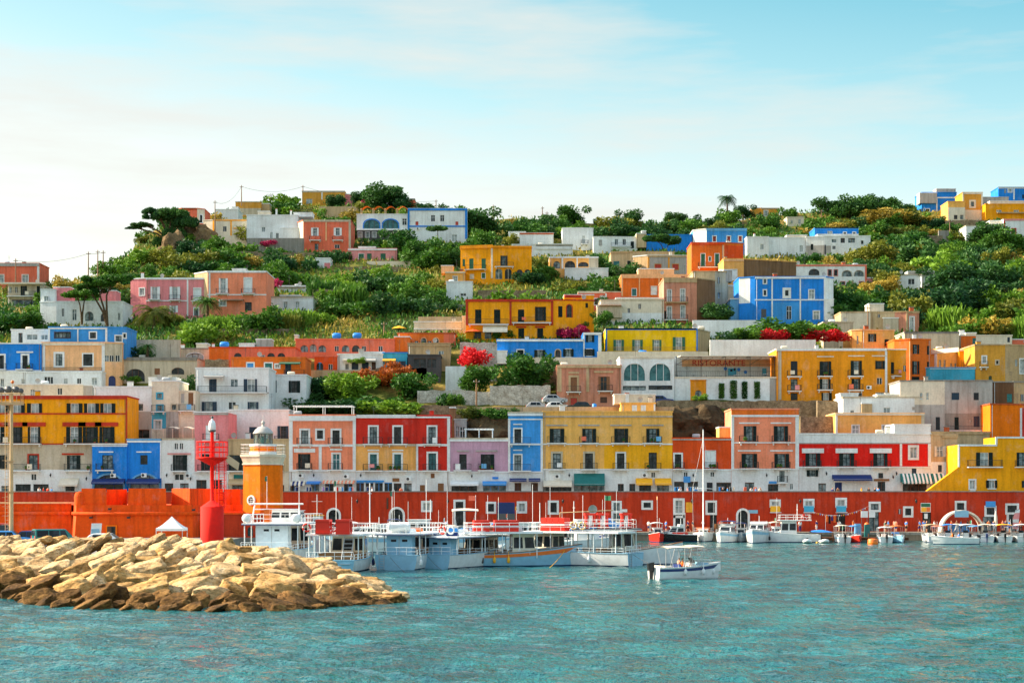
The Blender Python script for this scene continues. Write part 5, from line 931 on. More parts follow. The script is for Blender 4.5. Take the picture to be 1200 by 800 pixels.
for a in((552,427,2.8,'red','red bougainvillea in full flower on the old white wall',1.25,294),(905,397,2.0,'red','red flowering bougainvillea in the hedge before the royal blue house',1.5,302),(965,398,2.2,'red','red flowering bougainvillea at the right end of the hedge',1.8,302.4),(880,397,2.2,'mid','green hedge bush, leftmost on the white wall by the royal blue house',1.7,303),(930,397,2.6,'mid','green hedge bush between the two red bougainvilleas',2.0,304),(918,391,2.4,'mid','green vine canopy over the terrace of the royal blue house',2.4,308),(950,393,2.6,'bright','bright green vine at the right of the terrace of the royal blue house',2.0,308),(862,399,2.0,'dark','dark small bush at the left start of the bougainvillea hedge',1.3,303),(458,484,2.6,'bright','clipped bright green bush behind the red house roof',2.2,275),(447,452,3.6,'rust','rust coloured withered bush in front of the tan stone wall',1.2,294),(465,447,3.2,'rust','second rust coloured bush, right of the withered one',1.0,294),(430,452,2.4,'olive','yellowing bush beside the rust coloured ones',1.2,293),(395,483,2.6,'dark','dark undergrowth bush at the foot of the grove',2.2,279),(440,482,3.0,'mid','green undergrowth bush in the right of the grove',1.8,281),(360,484,2.4,'dark','dark undergrowth bush left in the grove',1.9,279),(533,472,1.9,'mid','round green shrub by the whitewashed wall',.8,281),(526,474,1.6,'dark','dark little shrub left of the round one by the whitewashed wall',.9,281),(556,488,1.5,'olive','olive scrub on top of the rock hump',1.9,271),(575,489,1.9,'mid','green scrub on top of the rock hump',1.8,271),(590,487,1.6,'dark','dark scrub at the right of the rock hump',1.4,271.4),(676,385+9,2.2,'magenta','purple leaved bush at the door of the golden villa',1.1,318),(590,396,1.8,'mid','small bush under the awning of the golden villa',1.3,320),(314,337,2.6,'magenta','magenta bougainvillea by the orange salmon villa',1.2,362),(312,288,1.7,'magenta','pink flowering bush before the long white house',1.4,429),(437,241,2.4,'magenta','pink flowering bush on the ridge',1.5,499),(822,469,1.0,'bright','tuft of green at the foot of the amber gate',1.3,281.4),(1010,268,3.4,'olive','big olive brown bush on the right ridge',1.6,464),(1035,262,3.8,'dry','dry yellow bush patch on the right ridge',2.2,470),(1060,262,3.4,'dry','dry yellow bush right of the yellow patch on the ridge',1.9,470),(1024,306,4.8,'olive','olive brown tree-like bush right of the arched white house',1.1,408),(1086,306,3.4,'olive','rounded olive bush on the terraces of the right slope',1.0,410),(1170,308,3.4,'olive','yellow-green upright bush at the far right',.9,408),(1160,390,3.6,'dry','dry golden reed bush at the right above the roofs',1.4,322),(1140,393,2.6,'bright','bright reed bush above the white and orange low house',1.8,321),(1185,392,2.6,'olive','olive reed bush above the roofs at the right edge',1.6,321),(166,310,3.6,'bright','sunlit yellow-green bush under the left crag',1.8,415),(146,312,2.8,'mid','green bush left of the sunlit one under the crag',1.4,413),(155,447,1.2,'bright','potted green bush inside the left ruin arch',1.6,293),(158,418,2.2,'dark','dark bush on the ruin terrace',1.3,299),(216,458,2.4,'dark','dark fig bush beside the vaulted ruin',.9,284),(676,352,2.2,'bright','reedy bright bush before the arched apricot restaurant',2.2,366),(620,330,2.6,'dark','dark bush at the loggia of the yellow villa',1.4,384),(634,326,2.8,'mid','green bush right of the yellow villa',1.5,390),(705,336,2.8,'mid','green bush before the terrace of the arched restaurant',1.5,384),(735,324,3.0,'dark','dark bush before the tan stone house',1.2,392),(420,425,.9,'bright','green planter bush on the veranda of the white house',1.6,299)):
 px,py,h,k,lab,wd,Y=a;place(CR[k][int(px)%3],'shrub',px,py,h,wd,Y,label=lab)
for j,(a,b,t)in enumerate(((842,849,449),(855,864,445.6),(869,876,447),(883.6,891,447))):
 m=MB();Y0=284.3;r=random.Random(j)
 for _ in range(700):
  zc=r.uniform(466.6,t);e=1-.25*r.random();px=(a+b)/2+r.uniform(-1,1)*(b-a)/2*e;p=Vector((X(px,Y0),Y0-abs(r.gauss(0,.1)),Z(zc,Y0)));q=Vector((r.uniform(-1,1),r.uniform(-1,0),r.uniform(-1,1))).normalized()*.11;g=q.orthogonal().normalized()*.08;m.poly([p-q,p+g,p+q,p-g],'leaf_mid' if r.random()<.6 else 'leaf_dark')
 off=(X((a+b)/2,Y0),Y0,Z(467,Y0));o=m.build('climbing_plant',None,off);o.location=off
 tag(o,'upright strip of green ivy on the white restaurant wall, %s from the left'%ORD[j],'ivy','ivy strips on the restaurant wall')
from collections import defaultdict
gd=defaultdict(list)
for o,px,py,hp,base,lab in VEG:
 if base and not lab:
  rel,ref=near_house(px,py);gd[(base,rel,ref)].append((px,o));o['group']='reed clumps on the slope' if 'reed' in base else 'shrubs on the terraced hillside'
for(base,rel,ref),L in gd.items():
 L.sort(key=lambda q:q[0])
 for i,(px,o)in enumerate(L):
  o['label']='%s %s the %s'%(base,rel,ref)+('' if len(L)==1 else ', %s from the left'%ORD[min(i,19)])
def mass():
 r=random.Random(77);m=MB()
 for px,py,h,tone in REST:
  if px<950 and r.random()<.6:continue
  Y=D(py);c=Vector((X(px,Y),Y,Z(py,Y)));s=h/1.15
  for lx,ly,lz,rad in lumps(r,6):
   for _ in range(62):
    d=Vector((r.gauss(0,1),r.gauss(0,1),r.gauss(0,1))).normalized();p=c+(Vector((lx*1.2,ly,lz))+d*rad*r.random()**.33)*s;a=(d+Vector((r.uniform(-1,1),r.uniform(-1,1),r.uniform(-.5,1)))).normalized();b=a.orthogonal().normalized();b.rotate(Matrix.Rotation(r.uniform(0,6.3),3,a));q=s*.15*r.uniform(.6,1.3);m.poly([p-a*q,p-b*q*.55,p+a*q,p+b*q*.55],'leaf_'+tone)
 o=m.build('scrub_mass');tag(o,'remaining dense scrub filling the hillside between the single shrubs','scrub',kind='stuff')
mass()
def cover():
 r=random.Random(31);m=MB();keys=['leaf_olive','leaf_mid','leaf_dry','leaf_bright','leaf_dark']
 cnt=0
 while cnt<70000:
  py=r.uniform(240,412);px=r.uniform(-150,1400)
  if py<interp(SKY,px)-.5:continue
  cnt+=1
  Y=D(py);x=X(px,Y);z=ground(x,Y)+noise.noise(Vector((x*.05,Y*.05,0)))*1.1;s=noise.noise(Vector((px*.02,py*.05,1.7)))+r.gauss(0,.12)
  k=keys[2]if s<-.42 else keys[0]if s<-.16 else keys[1]if s<.14 else keys[3]if s<.26 else keys[4]
  p=Vector((x,Y,z+r.uniform(-.1,.5)));a=Vector((r.gauss(0,.4),r.gauss(0,.4),1)).normalized()*r.uniform(.3,.9);b=a.orthogonal().normalized();b.rotate(Matrix.Rotation(r.uniform(0,6.3),3,a.normalized()));b*=r.uniform(.12,.34)
  m.poly([p-b,p+b*.9,p+a+b*.3,p+a*1.1-b*.5],k)
 o=m.build('undergrowth');tag(o,'low dry grass and scrub covering the terraces between the houses','undergrowth',kind='stuff')
cover()
def struct(name,mb,label):o=mb.build(name);tag(o,label,kind='structure');return o
YW=250.0;ZQ=1.2;ZP=6.0
m=MB();m.box(X(300,244),X(1700,250),243.6,250.1,-2,ZQ,'quay');m.box(X(300,244),X(1700,250),243.35,243.6,ZQ-.35,ZQ+.03,'concrete');struct('quay',m,'low stone quay in front of the red wall')
m=MB();m.box(X(-500,256),X(1700,256),250.75,262.2,0,ZP,'concrete');struct('promenade',m,'raised promenade pavement on top of the red wall')
m=MB();m.box(X(-500,190),X(292,190),134,250.1,-2,1.9,'concrete');m.box(X(291,190),X(330,200),186,250.1,-2,1.88,'concrete');struct('breakwater_platform',m,'paved ground behind the breakwater rocks')
def red_wall():
 s=Seg((X(-200,YW),YW),(X(1330,YW),YW));zt=Z(576.2,YW);root=thing('quay_wall','long brick red quay wall with white-framed doors and windows','wall',(X(600,YW),YW,ZQ));off=root.location;hs=[]
 L=[('af',597,618,12,391,'window'),('af',596,622,14,465),('fD',587.6,622,9,538.4),('f',590,599,7,575.4),('fc',589.6,598.6,7,611.6),('f',588.6,600,8,648.4),('f',589,598,7,722.6),('fD',601,622,8,722.8),('f',588.6,594.4,8.4,758.4),('fc',586,604,8.4,795.6),('S',588,600,8,807.6),('fD',603,622,9,796),('f',588.6,600.4,8.4,833.4),('afD',597.6,622,11,870.6),('fc',587.4,591.8,8,908.4),('fc',586.6,592,8,947.8),('fc',585.4,592,8.6,985.6),('f',590,597,9,1025),('D',601,622,9,986),('W',596,602,3.4,1054.4),('f',595.4,603.4,7,1064.2),('f',589,597,8.4,1125.6),('f',594.6,602.6,9,1160.6),('D',605,622,17,1160),('f',592,600,11,1186),('fD',602.6,622,9,1186.6),('D',598,622,12,1024),('D',602,622,8,836),('D',600,622,10,1086),('fc',589,597,8,500)]
 for e in L:
  st,a,b,w,px=e[:5];z0=max(ZQ+.05,Z(b,YW));op={'e':.32,'fc':'white'}
  if px==807.6:op['sc']='p_gold'
  hs.append((s.u(px-w/2),s.u(px+w/2),z0,Z(a,YW),'a' in st,st,op,w))
 w=MB();facade(w,s,0,zt,hs,[],'quayred');A,B=s.A,s.B
 w.poly([(A.x,A.y+.6,0),(A.x,A.y+.6,zt),(B.x,B.y+.6,zt),(B.x,B.y+.6,0)],'quayred');w.build('wall',root,off)
 c=MB();s.box(c,-.1,s.L,zt+.002,zt+.14,-.7,.14,'concrete');c.build('coping',root,off)
 for h in hs:window(root,off,s,h[0],h[1],h[2],h[3],h[5],h[6])
 for px in(419,525,659.6,810.6,937,1072.6):
  m=MB();u=s.u(px);z=Z(586,YW);m.tube([s.p(u,z,0),s.p(u,z+.3,.35),s.p(u,z+.1,.6)],.035,'p_iron',5);m.lathe([(.05,-.45),(.18,-.1),(.2,-.05),(.04,.12)],'p_iron',s.p(u,z,.6),8);m.build('wall_lamp',root,off)
 for px,y,c2,tx in((908.4,596,'p_gold',''),(947.8,596,'p_cyan',''),(985.6,596,'p_cyan',''),(1160.6,590.4,'p_azure','')):
  m=MB();u=s.u(px);s.box(m,u-.72,u+.72,Z(y+3.4,YW),Z(y-3.4,YW),.08,.16,c2);m.build('sign',root,off)
  if y>595:m=MB();s.box(m,u-.8,u+.8,Z(y+4.6,YW),Z(y+3.7,YW),.002,.7,'white');m.build('balcony',root,off)
 m=MB();u=s.u(1084.6);s.box(m,u-.72,u+.72,Z(600,YW),Z(589,YW),.03,.09,'p_white');o=m.build('poster',root,off)
 m=MB();s.box(m,u-.66,u+.66,Z(593.6,YW),Z(589.6,YW),.092,.1,'p_green');s.box(m,u-.66,u+.1,Z(599.4,YW),Z(594,YW),.092,.1,'p_gold');s.box(m,u+.12,u+.66,Z(599.4,YW),Z(594,YW),.092,.1,'p_orange');m.build('picture',o,off)
 m=MB();u=s.u(470);s.box(m,s.u(453),s.u(455),Z(596,YW),Z(583,YW),.01,.12,'p_dkwood');m.build('notice_board',root,off)
 for px,y,w2,h2,k in((731,598,8,3.4,'p_white'),(882.5,599.2,11,4,'p_hullblue'),(1085,604.4,4,6,'p_white')):
  m=MB();s.box(m,s.u(px-w2/2),s.u(px+w2/2),Z(y+h2/2,YW),Z(y-h2/2,YW),.01,.06,k);m.build('sign',root,off)
 return root
red_wall()
def fort():
 Y0=185.0;k='fort';root=thing('harbour_fort','low orange harbour fort with thick battered walls and block merlons','fort',(X(160,Y0),Y0,1.9));off=root.location
 def prism(mb,pts,z0,z1,key,bat=0):
  lo=[(X(p,Y0+d),Y0+d)for p,d in pts];cx=sum(p[0]for p in lo)/len(lo);cy=sum(p[1]for p in lo)/len(lo)
  hi=[(cx+(x-cx)*(1-bat),cy+(y-cy)*(1-bat))for x,y in lo];n=len(lo)
  for i in range(n):j=(i+1)%n;mb.poly([(*lo[i],z0),(*lo[j],z0),(*hi[j],z1),(*hi[i],z1)],key)
  mb.poly([(*h,z1)for h in hi],key)
 z=lambda y:Z(y,Y0)
 body=[(79,6),(87,0),(226,0),(240,4),(286,9),(290,13),(290,26),(79,26)]
 m=MB();prism(m,body,1.5,z(603),k,.02);m.build('bastion',root,off)
 m=MB();prism(m,[(83,6),(89,.25),(225,.25),(238.6,4.2),(284,9.2),(288,13),(288,26),(83,26)],z(603.2),z(591.6),k,.004);m.build('parapet',root,off)
 m=MB();pts=[(X(p,Y0+d),Y0+d-.12,z(601.6))for p,d in((82,6.0),(88.4,.2),(225.6,.2),(239,4.1),(285,9.1))];m.tube(pts,.2,k,8);m.build('string_course',root,off)
 for pts in([(95,0.6),(125,.6),(125,5),(95,5)],[(124.8,2.6),(148.6,4.6),(149,6),(124.8,6)],[(150,.6),(195,.6),(195,5.2),(150,5.2)],[(200.6,3.2),(222,.7),(240,4.8),(262,9.4),(262,14),(200.6,14)]):
  m=MB();prism(m,pts,z(591.9),z(572 if pts[0][0]!=124.8 else 573),k,.03);m.build('merlon',root,off)
 m=MB();prism(m,[(262.2,9.2),(281,9.4),(287.5,12),(287.5,22),(262.2,22)],z(591.9),z(572.6),k,.02);m.build('merlon',root,off)
 m=MB();m.box(X(88,Y0),X(94,Y0),Y0+1.2,Y0+4,z(591.7),z(577.6),k);m.lathe([(.55,0),(.6,.9),(.45,1.35),(.0,1.5)],k,(X(91,Y0),Y0+.8,z(591.6)),12);m.build('corner_turret',root,off)
 m=MB();prism(m,[(-140,3),(84,3),(84,9),(-140,9)],1.5,z(602),k,.0);prism(m,[(-140,3.2),(83.6,3.2),(83.6,9),(-140,9)],z(602)+.002,z(590),k,.0);m.build('curtain_wall',root,off)
 m=MB();m.tube([(X(-140,Y0+3),Y0+2.9,z(601.4)),(X(83,Y0+3),Y0+2.9,z(601.4))],.2,k,8);m.box(X(-140,Y0),X(84,Y0),Y0+2.9,Y0+5,z(590)+.003,z(588.2),'peach');m.build('coping',root,off)
 s=Seg((X(87,Y0),Y0-.02),(X(226,Y0),Y0-.02));m=MB();s.box(m,s.u(124),s.u(137),z(629),z(615),-.3,.03,'lhorange');o=m.build('window',root,off);m=MB();s.box(m,s.u(125.6),s.u(135.4),z(628),z(616.4),.031,.05,'p_dkwood');m.poly([s.p(s.u(130.6),z(627),.055),s.p(s.u(134.6),z(627),.055),s.p(s.u(134.6),z(617),.055),s.p(s.u(130.6),z(617),.055)],'glass');m.build('pane',o,off)
 for px,y in((130,595),(152,605),(108,605),(228,596)):m=MB();m.tube([(X(px,Y0),Y0+.2,z(y)),(X(px,Y0),Y0-.4,z(y+1))],.05,'p_iron',5);m.box(X(px,Y0)-.16,X(px,Y0)+.16,Y0-.7,Y0-.4,z(y+2.2),z(y),'p_iron');m.build('floodlight',root,off)
fort()
def fort_base():
 Y0=186.6;root=thing('sea_wall','dark red base wall under the lighthouse with a small arched window','wall',(X(300,Y0),Y0,0));off=root.location
 s=Seg((X(255,Y0),Y0),(X(333,Y0),Y0));h=(s.u(290),s.u(296.4),Z(628,Y0),Z(617,Y0),True,'a',{},6);m=MB();facade(m,s,-1.5,Z(602.6,Y0),[h],[],'quayred');b=X(333,Y0);m.poly([(b,Y0,-1.5),(b,Y0+9,-1.5),(b,Y0+9,Z(602.6,Y0)),(b,Y0,Z(602.6,Y0))],'quayred');m.poly([(X(255,Y0),Y0,Z(602.6,Y0)),(b,Y0,Z(602.6,Y0)),(b,Y0+9,Z(602.6,Y0)),(X(255,Y0),Y0+9,Z(602.6,Y0))],'quayred');m.build('wall',root,off);window(root,off,s,*h[:4],'a',{'pane':'tealglass'})
 m=MB();s.box(m,0,s.L+.1,Z(602.4,Y0),Z(600.8,Y0),-.5,.12,'fort');m.build('coping',root,off)
fort_base()
def lighthouse():
 Y0=191.0;k=Y0/F;root=thing('lighthouse','stout yellow-orange harbour lighthouse with grey dome and white gallery','lighthouse',(X(308.4,Y0),Y0,Z(602.6,Y0)));z=lambda y:(602.6-y)*k
 r6=21.6*k/math.sin(PI/3);m=MB();m.lathe([(r6*1.01,-.3),(r6,2),(r6*.985,z(542)),(0,z(542))],'lhorange',n=6,smooth=False,rot=-PI/2);m.build('tower',root)
 m=MB();m.lathe([(r6*1.0,z(544.8)),(r6*1.05,z(544.6)),(r6*1.05,z(543)),(r6*1.0,z(542.8)),(r6*1.08,z(537.5)),(r6*1.15,z(535)),(r6*1.15,z(532.6)),(0,z(532.5))],'cream',n=6,smooth=False,rot=-PI/2);m.build('cornice',root)
 m=MB();m.lathe([(15.6*k,z(532.6)),(15.6*k,z(529)),(15.2*k,z(528.9)),(15.2*k,z(523)),(15.6*k,z(522.9)),(15.6*k,z(520.8)),(0,z(520.7))],'lhorange',n=24,smooth=False);m.build('drum',root)
 m=MB();m.lathe([(15.8*k,z(532.6)),(15.8*k,z(529.2)),(0,z(529.2))],'white',n=24,smooth=False);m.lathe([(15.7*k,z(523)),(16*k,z(522)),(16*k,z(520.6)),(0,z(520.6))],'white',n=24,smooth=False);m.build('band',root)
 m=MB();q=[(r6*1.12*math.cos(-PI/2+i*PI/3),r6*1.12*math.sin(-PI/2+i*PI/3))for i in range(7)];rail(m,q,z(532.6),11.6*k,'p_white',.8,.014)
 for f in(.33,.66):m.tube([(a,b,z(532.6)+11.6*k*f)for a,b in q],.013,'p_white',4)
 m.build('gallery_railing',root)
 m=MB()
 for i in range(8):a=2*PI*i/8+.3;m.tube([(10.8*k*math.cos(a),10.8*k*math.sin(a),z(520.8)),(10.8*k*math.cos(a),10.8*k*math.sin(a),z(508))],.05,'p_dkgrey',5)
 m.lathe([(11.3*k,z(520.8)),(11.3*k,z(519.6)),(10*k,z(519.6))],'p_dkgrey',n=24);lan=m.build('lantern',root)
 m=MB();m.lathe([(10.4*k,z(519.8)),(10.4*k,z(508))],'lanternglass',n=24);m.build('lantern_glass',lan)
 m=MB();m.lathe([(.1,z(519.6)),(.3,z(518)),(.34,z(514)),(.2,z(511)),(0,z(510.6))],'p_teal',n=12);m.lathe([(.12,z(519)),(.12,z(516))],'p_gold',n=8);m.build('lamp',lan)
 m=MB();m.lathe([(11.8*k,z(508.2)),(12.2*k,z(507.6)),(11*k,z(506)),(9*k,z(503)),(5.6*k,z(500.4)),(2*k,z(499.2)),(1.4*k,z(497)),(2.2*k,z(495.6)),(2.2*k,z(494.4)),(.8*k,z(493)),(.3*k,z(492)),(.25*k,z(486)),(0,z(486))],'p_grey',n=24);m.build('dome',root)
 nrm=Vector((math.cos(-PI/2-PI/6),math.sin(-PI/2-PI/6),0));c=nrm*r6*math.cos(PI/6)*.997;c.z=z(586);u=Vector((-nrm.y,nrm.x,0));m=MB()
 ring=lambda r,d:[c+u*(r*math.cos(2*PI*i/20))+Vector((0,0,r*math.sin(2*PI*i/20)))+nrm*d for i in range(20)]
 m.grid([ring(.36,.03),ring(.38,.1),ring(.56,.1),ring(.58,-.05)],'white',True,True)
 for t in(-.12,.12):m.tube([c+u*t+nrm*.05-Vector((0,0,.34)),c+u*t+nrm*.05+Vector((0,0,.34))],.018,'p_white',4);m.tube([c+u*.34+nrm*.05+Vector((0,0,t)),c-u*.34+nrm*.05+Vector((0,0,t))],.018,'p_white',4)
 o=m.build('round_window',root);m=MB();m.poly(ring(.37,.035),'glass');m.build('pane',o)
_mt3=mt
def mt(key):
 if key=='lanternglass':
  if key not in MATS:
   a,nt,b,o=base_mat(key);b.inputs['Base Color'].default_value=(.5,.62,.56,1);b.inputs['Roughness'].default_value=.03;b.inputs['Transmission Weight'].default_value=.85;b.inputs['IOR'].default_value=1.05;MATS[key]=a
  return MATS[key]
 return _mt3(key)
lighthouse()
def beacon():
 Y0=137.0;k=Y0/F;root=thing('harbour_beacon','bright red harbour beacon with caged ladder and white lantern','beacon',(X(248.6,Y0),Y0,Z(636,Y0)-.1));z=lambda y:(636-y)*k+.1;rd='c_beacon'
 m=MB();m.lathe([(.93,0),(.93,z(593.5)),(.88,z(593.3)),(.22,z(586.6)),(.16,z(586)),(.15,z(541)),(.2,z(540.8))],rd,n=20);m.build('base',root)
 m=MB();m.lathe([(.2,z(545)),(1.2,z(537.6)),(1.28,z(537.4)),(1.28,z(535.6)),(0,z(535.5))],rd,n=20);m.build('platform',root)
 m=MB();q=[(1.22*math.cos(2*PI*i/20),1.22*math.sin(2*PI*i/20))for i in range(21)]
 for i in range(0,20,2):m.tube([(*q[i],z(535.6)),(*q[i],z(517.4))],.035,rd,5)
 for y in(517.4,523.6,529.6):m.tube([(a,b,z(y))for a,b in q],.035,rd,5)
 m.build('railing',root)
 m=MB();m.tube([(0,0,z(541)),(0,0,z(506))],.14,rd,10);m.build('mast',root)
 m=MB();m.lathe([(.2,z(506)),(.26,z(505.4)),(.26,z(504)),(.27,z(503.8)),(.3,z(501)),(.27,z(496)),(.2,z(493)),(.08,z(492)),(.06,z(490))],'p_white',n=14);m.lathe([(.24,z(506)),(.3,z(505)),(.3,z(503.6)),(.2,z(503.5))],'p_dkgrey',n=14);m.build('lantern',root)
 m=MB();m.lathe([(.0,z(490.4)),(.1,z(490)),(.12,z(488.6)),(.05,z(487.4)),(0,z(487))],'p_dkgrey',n=8);m.box(-.2,.14,-.03,.03,z(488.6),z(487.8),'p_grey');m.build('lamp_cap',root)
 m=MB();lx=.85
 for dx in(-.2,.2):m.tube([(lx+dx,-.5,z(596)),(lx+dx,-.5,z(537))],.028,rd,5)
 n=20
 for i in range(n):zz=lerp(z(595),z(538),i/(n-1));m.tube([(lx-.2,-.5,zz),(lx+.2,-.5,zz)],.02,rd,4)
 m.build('ladder',root);m=MB()
 for i in range(8):
  zz=lerp(z(593),z(539),i/7);m.tube([(lx+.42*math.sin(t),-.5-.42*(1-math.cos(t)),zz)for t in[(-1.2+2.4*j/8)*1.6 for j in range(9)]],.022,rd,4)
 for t in(-1.6,-.6,.6,1.6):m.tube([(lx+.42*math.sin(t),-.5-.42*(1-math.cos(t)),z(593)),(lx+.42*math.sin(t),-.5-.42*(1-math.cos(t)),z(539))],.022,rd,4)
 m.build('ladder_cage',root)
 m=MB();a=Vector((1.15,-.2,z(536)));b=Vector((2.15,-.1,z(546.4)));up=Vector((0,.5,.5));m.hexa([a-up*.6+Vector((.0,0,-.03)),b-up*.6+Vector((0,0,-.03)),b+up*.6+Vector((0,0,-.03)),a+up*.6+Vector((0,0,-.03)),a-up*.6,b-up*.6,b+up*.6,a+up*.6],'p_tan');m.tube([(1.2,0,z(537)),(1.6,-.1,z(541))],.04,rd,5);m.build('solar_panel',root)
 m=MB();m.lathe([(1.6,-.9),(1.6,-.02),(0,0)],'concrete',n=14,smooth=False);m.build('footing',root)
beacon()
def mast():
 Y0=150.0;k=Y0/F;root=thing('floodlight_mast','tall tan floodlight mast with ladder and lamp platform at the left edge','light mast',(X(13.4,Y0),Y0,1.9));zz=lambda y:Z(y,Y0)-1.9;c='p_tan'
 m=MB();m.tube([(0,0,0),(0,0,zz(458))],.19,c,8,.14);m.build('pole',root)
 m=MB();m.box(-1.0,.95,-.6,.6,zz(474),zz(472),c);rail(m,[(-1,-.6),(.95,-.6),(.95,.6),(-1,.6),(-1,-.6)],zz(472),11*k,c,.3,.02);m.build('platform',root)
 for dx,y,r2 in((-.9,457.5,.3),(-.25,456.4,.32),(.42,456.6,.3),(.85,458,.24)):
  m=MB();m.lathe([(.12,0),(r2,.1),(r2,.32),(.0,.34)],'p_dkgrey',n=10);m.v=[(dx+v[0],v[2]*-1+.1,zz(y)+v[1])for v in m.v];m.tube([(dx,0,zz(461)),(dx,0,zz(y))],.04,c,5);m.build('floodlight',root)
 m=MB();m.ball((.1,0,zz(447.4)),(.16,.16,.16),'p_orange',8);m.tube([(.1,0,zz(460)),(.1,0,zz(447))],.03,c,4);m.build('warning_lamp',root)
 m=MB()
 for dx in(-.5,-.24):m.tube([(dx,-.15,.2),(dx,-.15,zz(473))],.02,c,4)
 for i in range(36):h=lerp(.3,zz(473),i/35);m.tube([(-.5,-.15,h),(-.24,-.15,h)],.014,c,3)
 for i in range(14):h=lerp(2,zz(475),i/13);m.tube([(-.37+.32*math.sin(t),-.15-.32*(1-math.cos(t)),h)for t in(-1.8,-.9,0,.9,1.8)],.014,c,3)
 m.build('ladder',root)
 for y,a,b in((539.6,-.45,.1),(575.5,-.3,.12)):m=MB();m.box(a,b+.1,-.3,.3,zz(y+1),zz(y),c);m.build('rest_platform',root)
mast()
CREST=[(-80,629),(0,628),(100,629),(180,629),(235,634),(280,635),(320,640),(350,648),(400,664),(440,684),(482,702)]
FOOT=[(-80,697),(0,700),(35,706),(60,712),(200,715),(330,716),(400,709),(440,707),(482,704)]
def bw(px,t):
 pf=interp(FOOT,px);Yf=13000/(pf-580);pc=interp(CREST,px);Yc=lerp(Yf,134,max(0,min(1,(490-px)/260))**.8)if px>230 else 134
 py=lerp(pf,pc,t);Y=lerp(Yf,Yc,max(t,0)**1.15);return py,Y
def rockmat(key,c1,c2,c3):
 if key in MATS:return MATS[key]
 a,nt,b,o=base_mat(key);f=noise_tex(nt,.9,9,None,.68,'pos');f2=noise_tex(nt,3.4,8,(1,1,2.2),.7);inf=N(nt,'ShaderNodeObjectInfo')
 col=ramp(nt,f,[(.3,lin(c1)),(.52,lin(c2)),(.7,lin(c3))]);col=mul(nt,col,ramp(nt,inf.outputs['Random'],[(0,(.74,.72,.7)),(.5,(1,.97,.92)),(1,(1.12,1.1,1.08))]))
 col=mul(nt,col,ramp(nt,f2,[(.36,(.34,.3,.26)),(.52,(1.06,1.05,1.04))]),.85)
 nt.links.new(col,b.inputs['Base Color']);b.inputs['Roughness'].default_value=.9;b.inputs['Specular IOR Level'].default_value=.2
 bump(nt,b,f2,1.0,.22);MATS[key]=a;return a
_mt4=mt
def mt(key):
 if key=='rockcore':return rockmat('rock_core',(46,36,24),(84,66,42),(120,96,62))
 if key=='rock_pale':return rockmat('rock_pale',(180,142,94),(224,192,142),(238,216,178))
 if key=='rock_gold':return rockmat('rock_gold',(138,104,56),(208,166,104),(230,200,148))
 if key=='rock_dark':return rockmat('rock_dark',(46,34,18),(118,86,44),(176,136,80))
 return _mt4(key)
rows=[]
for i in range(12):
 t=i/10;r=[]
 for px in range(-160,491,10):
  if t<=1:py,Y=bw(px,t);r.append((X(px,Y),Y+.9,Z(py,Y)-1.7))
  else:py,Y=bw(px,1);r.append((X(px,Y),Y+9,-2))
 rows.append(r)
m=MB();m.grid(rows,'rockcore',True);struct('breakwater',m,'core of the rubble breakwater under the boulders')
def boulder_mesh(seed,key):
 r=random.Random(seed);bm=bmesh.new();pts=[]
 for _ in range(20):
  d=Vector((r.gauss(0,1),r.gauss(0,1),r.gauss(0,1))).normalized();k=max(abs(d.x),abs(d.y),abs(d.z));d/=(k**.8);pts.append(bm.verts.new(d*r.uniform(.88,1.04)))
 res=bmesh.ops.convex_hull(bm,input=pts)
 bmesh.ops.delete(bm,geom=list({g for g in res['geom_interior']+res['geom_unused']if isinstance(g,bmesh.types.BMVert)}),context='VERTS')
 bmesh.ops.triangulate(bm,faces=bm.faces[:]);
 for _ in range(4):
  L=[e for e in bm.edges if e.calc_length()>.16]
  if L:bmesh.ops.subdivide_edges(bm,edges=L,cuts=1);bmesh.ops.triangulate(bm,faces=bm.faces[:])
 for _ in range(2):bmesh.ops.smooth_vert(bm,verts=bm.verts[:],factor=.5,use_axis_x=True,use_axis_y=True,use_axis_z=True)
 o=Vector((seed*3.1,0,0));bm.normal_update()
 for v in bm.verts:
  p=v.co*1.0;lay=math.sin((p.z*9+noise.noise(p*1.5+o)*3))*.018
  v.co+=v.normal*(noise.noise(p*2.1+o)*.09+noise.noise(p*5+o)*.045+noise.noise(p*11+o)*.02+lay)
 for f in bm.faces:f.smooth=True
 me=bpy.data.meshes.new('boulder');bm.to_mesh(me);bm.free();me.materials.append(mt(key));
 try:me.set_sharp_from_angle(angle=.7)
 except Exception:pass
 return me
BM={k:[boulder_mesh(i*5+j+1,k)for i in range(14)]for j,k in enumerate(('rock_pale','rock_gold','rock_dark'))}
ROCKS=[]
def boulder(px,t,wpx,hpx,tilt,key=None,dz=0):
 py,Y=bw(px,t);k=Y/F;key=key or('rock_dark' if t<.22+R.uniform(-.05,.05)else 'rock_gold' if t<.45 and R.random()<.6 else 'rock_pale' if R.random()<.74 else 'rock_gold')
 o=bpy.data.objects.new('boulder',R.choice(BM[key]));COL.objects.link(o);w,h=wpx*k/2,hpx*k/2
 o.location=(X(px,Y),Y+R.uniform(-.2,.3),Z(py,Y)+dz);o.scale=(w,max(h,w*R.uniform(.6,.85)),h)
 o.rotation_euler=(R.uniform(.05,.3),-math.radians(tilt),R.uniform(-.25,.25));ROCKS.append((o,px,t,wpx,key));return o
rowspec=[(.02,18,28,14),(.12,30,46,25),(.25,32,50,27),(.38,31,46,24),(.51,30,44,22),(.63,29,41,20),(.74,28,38,17),(.84,27,35,15),(.92,25,30,12)]
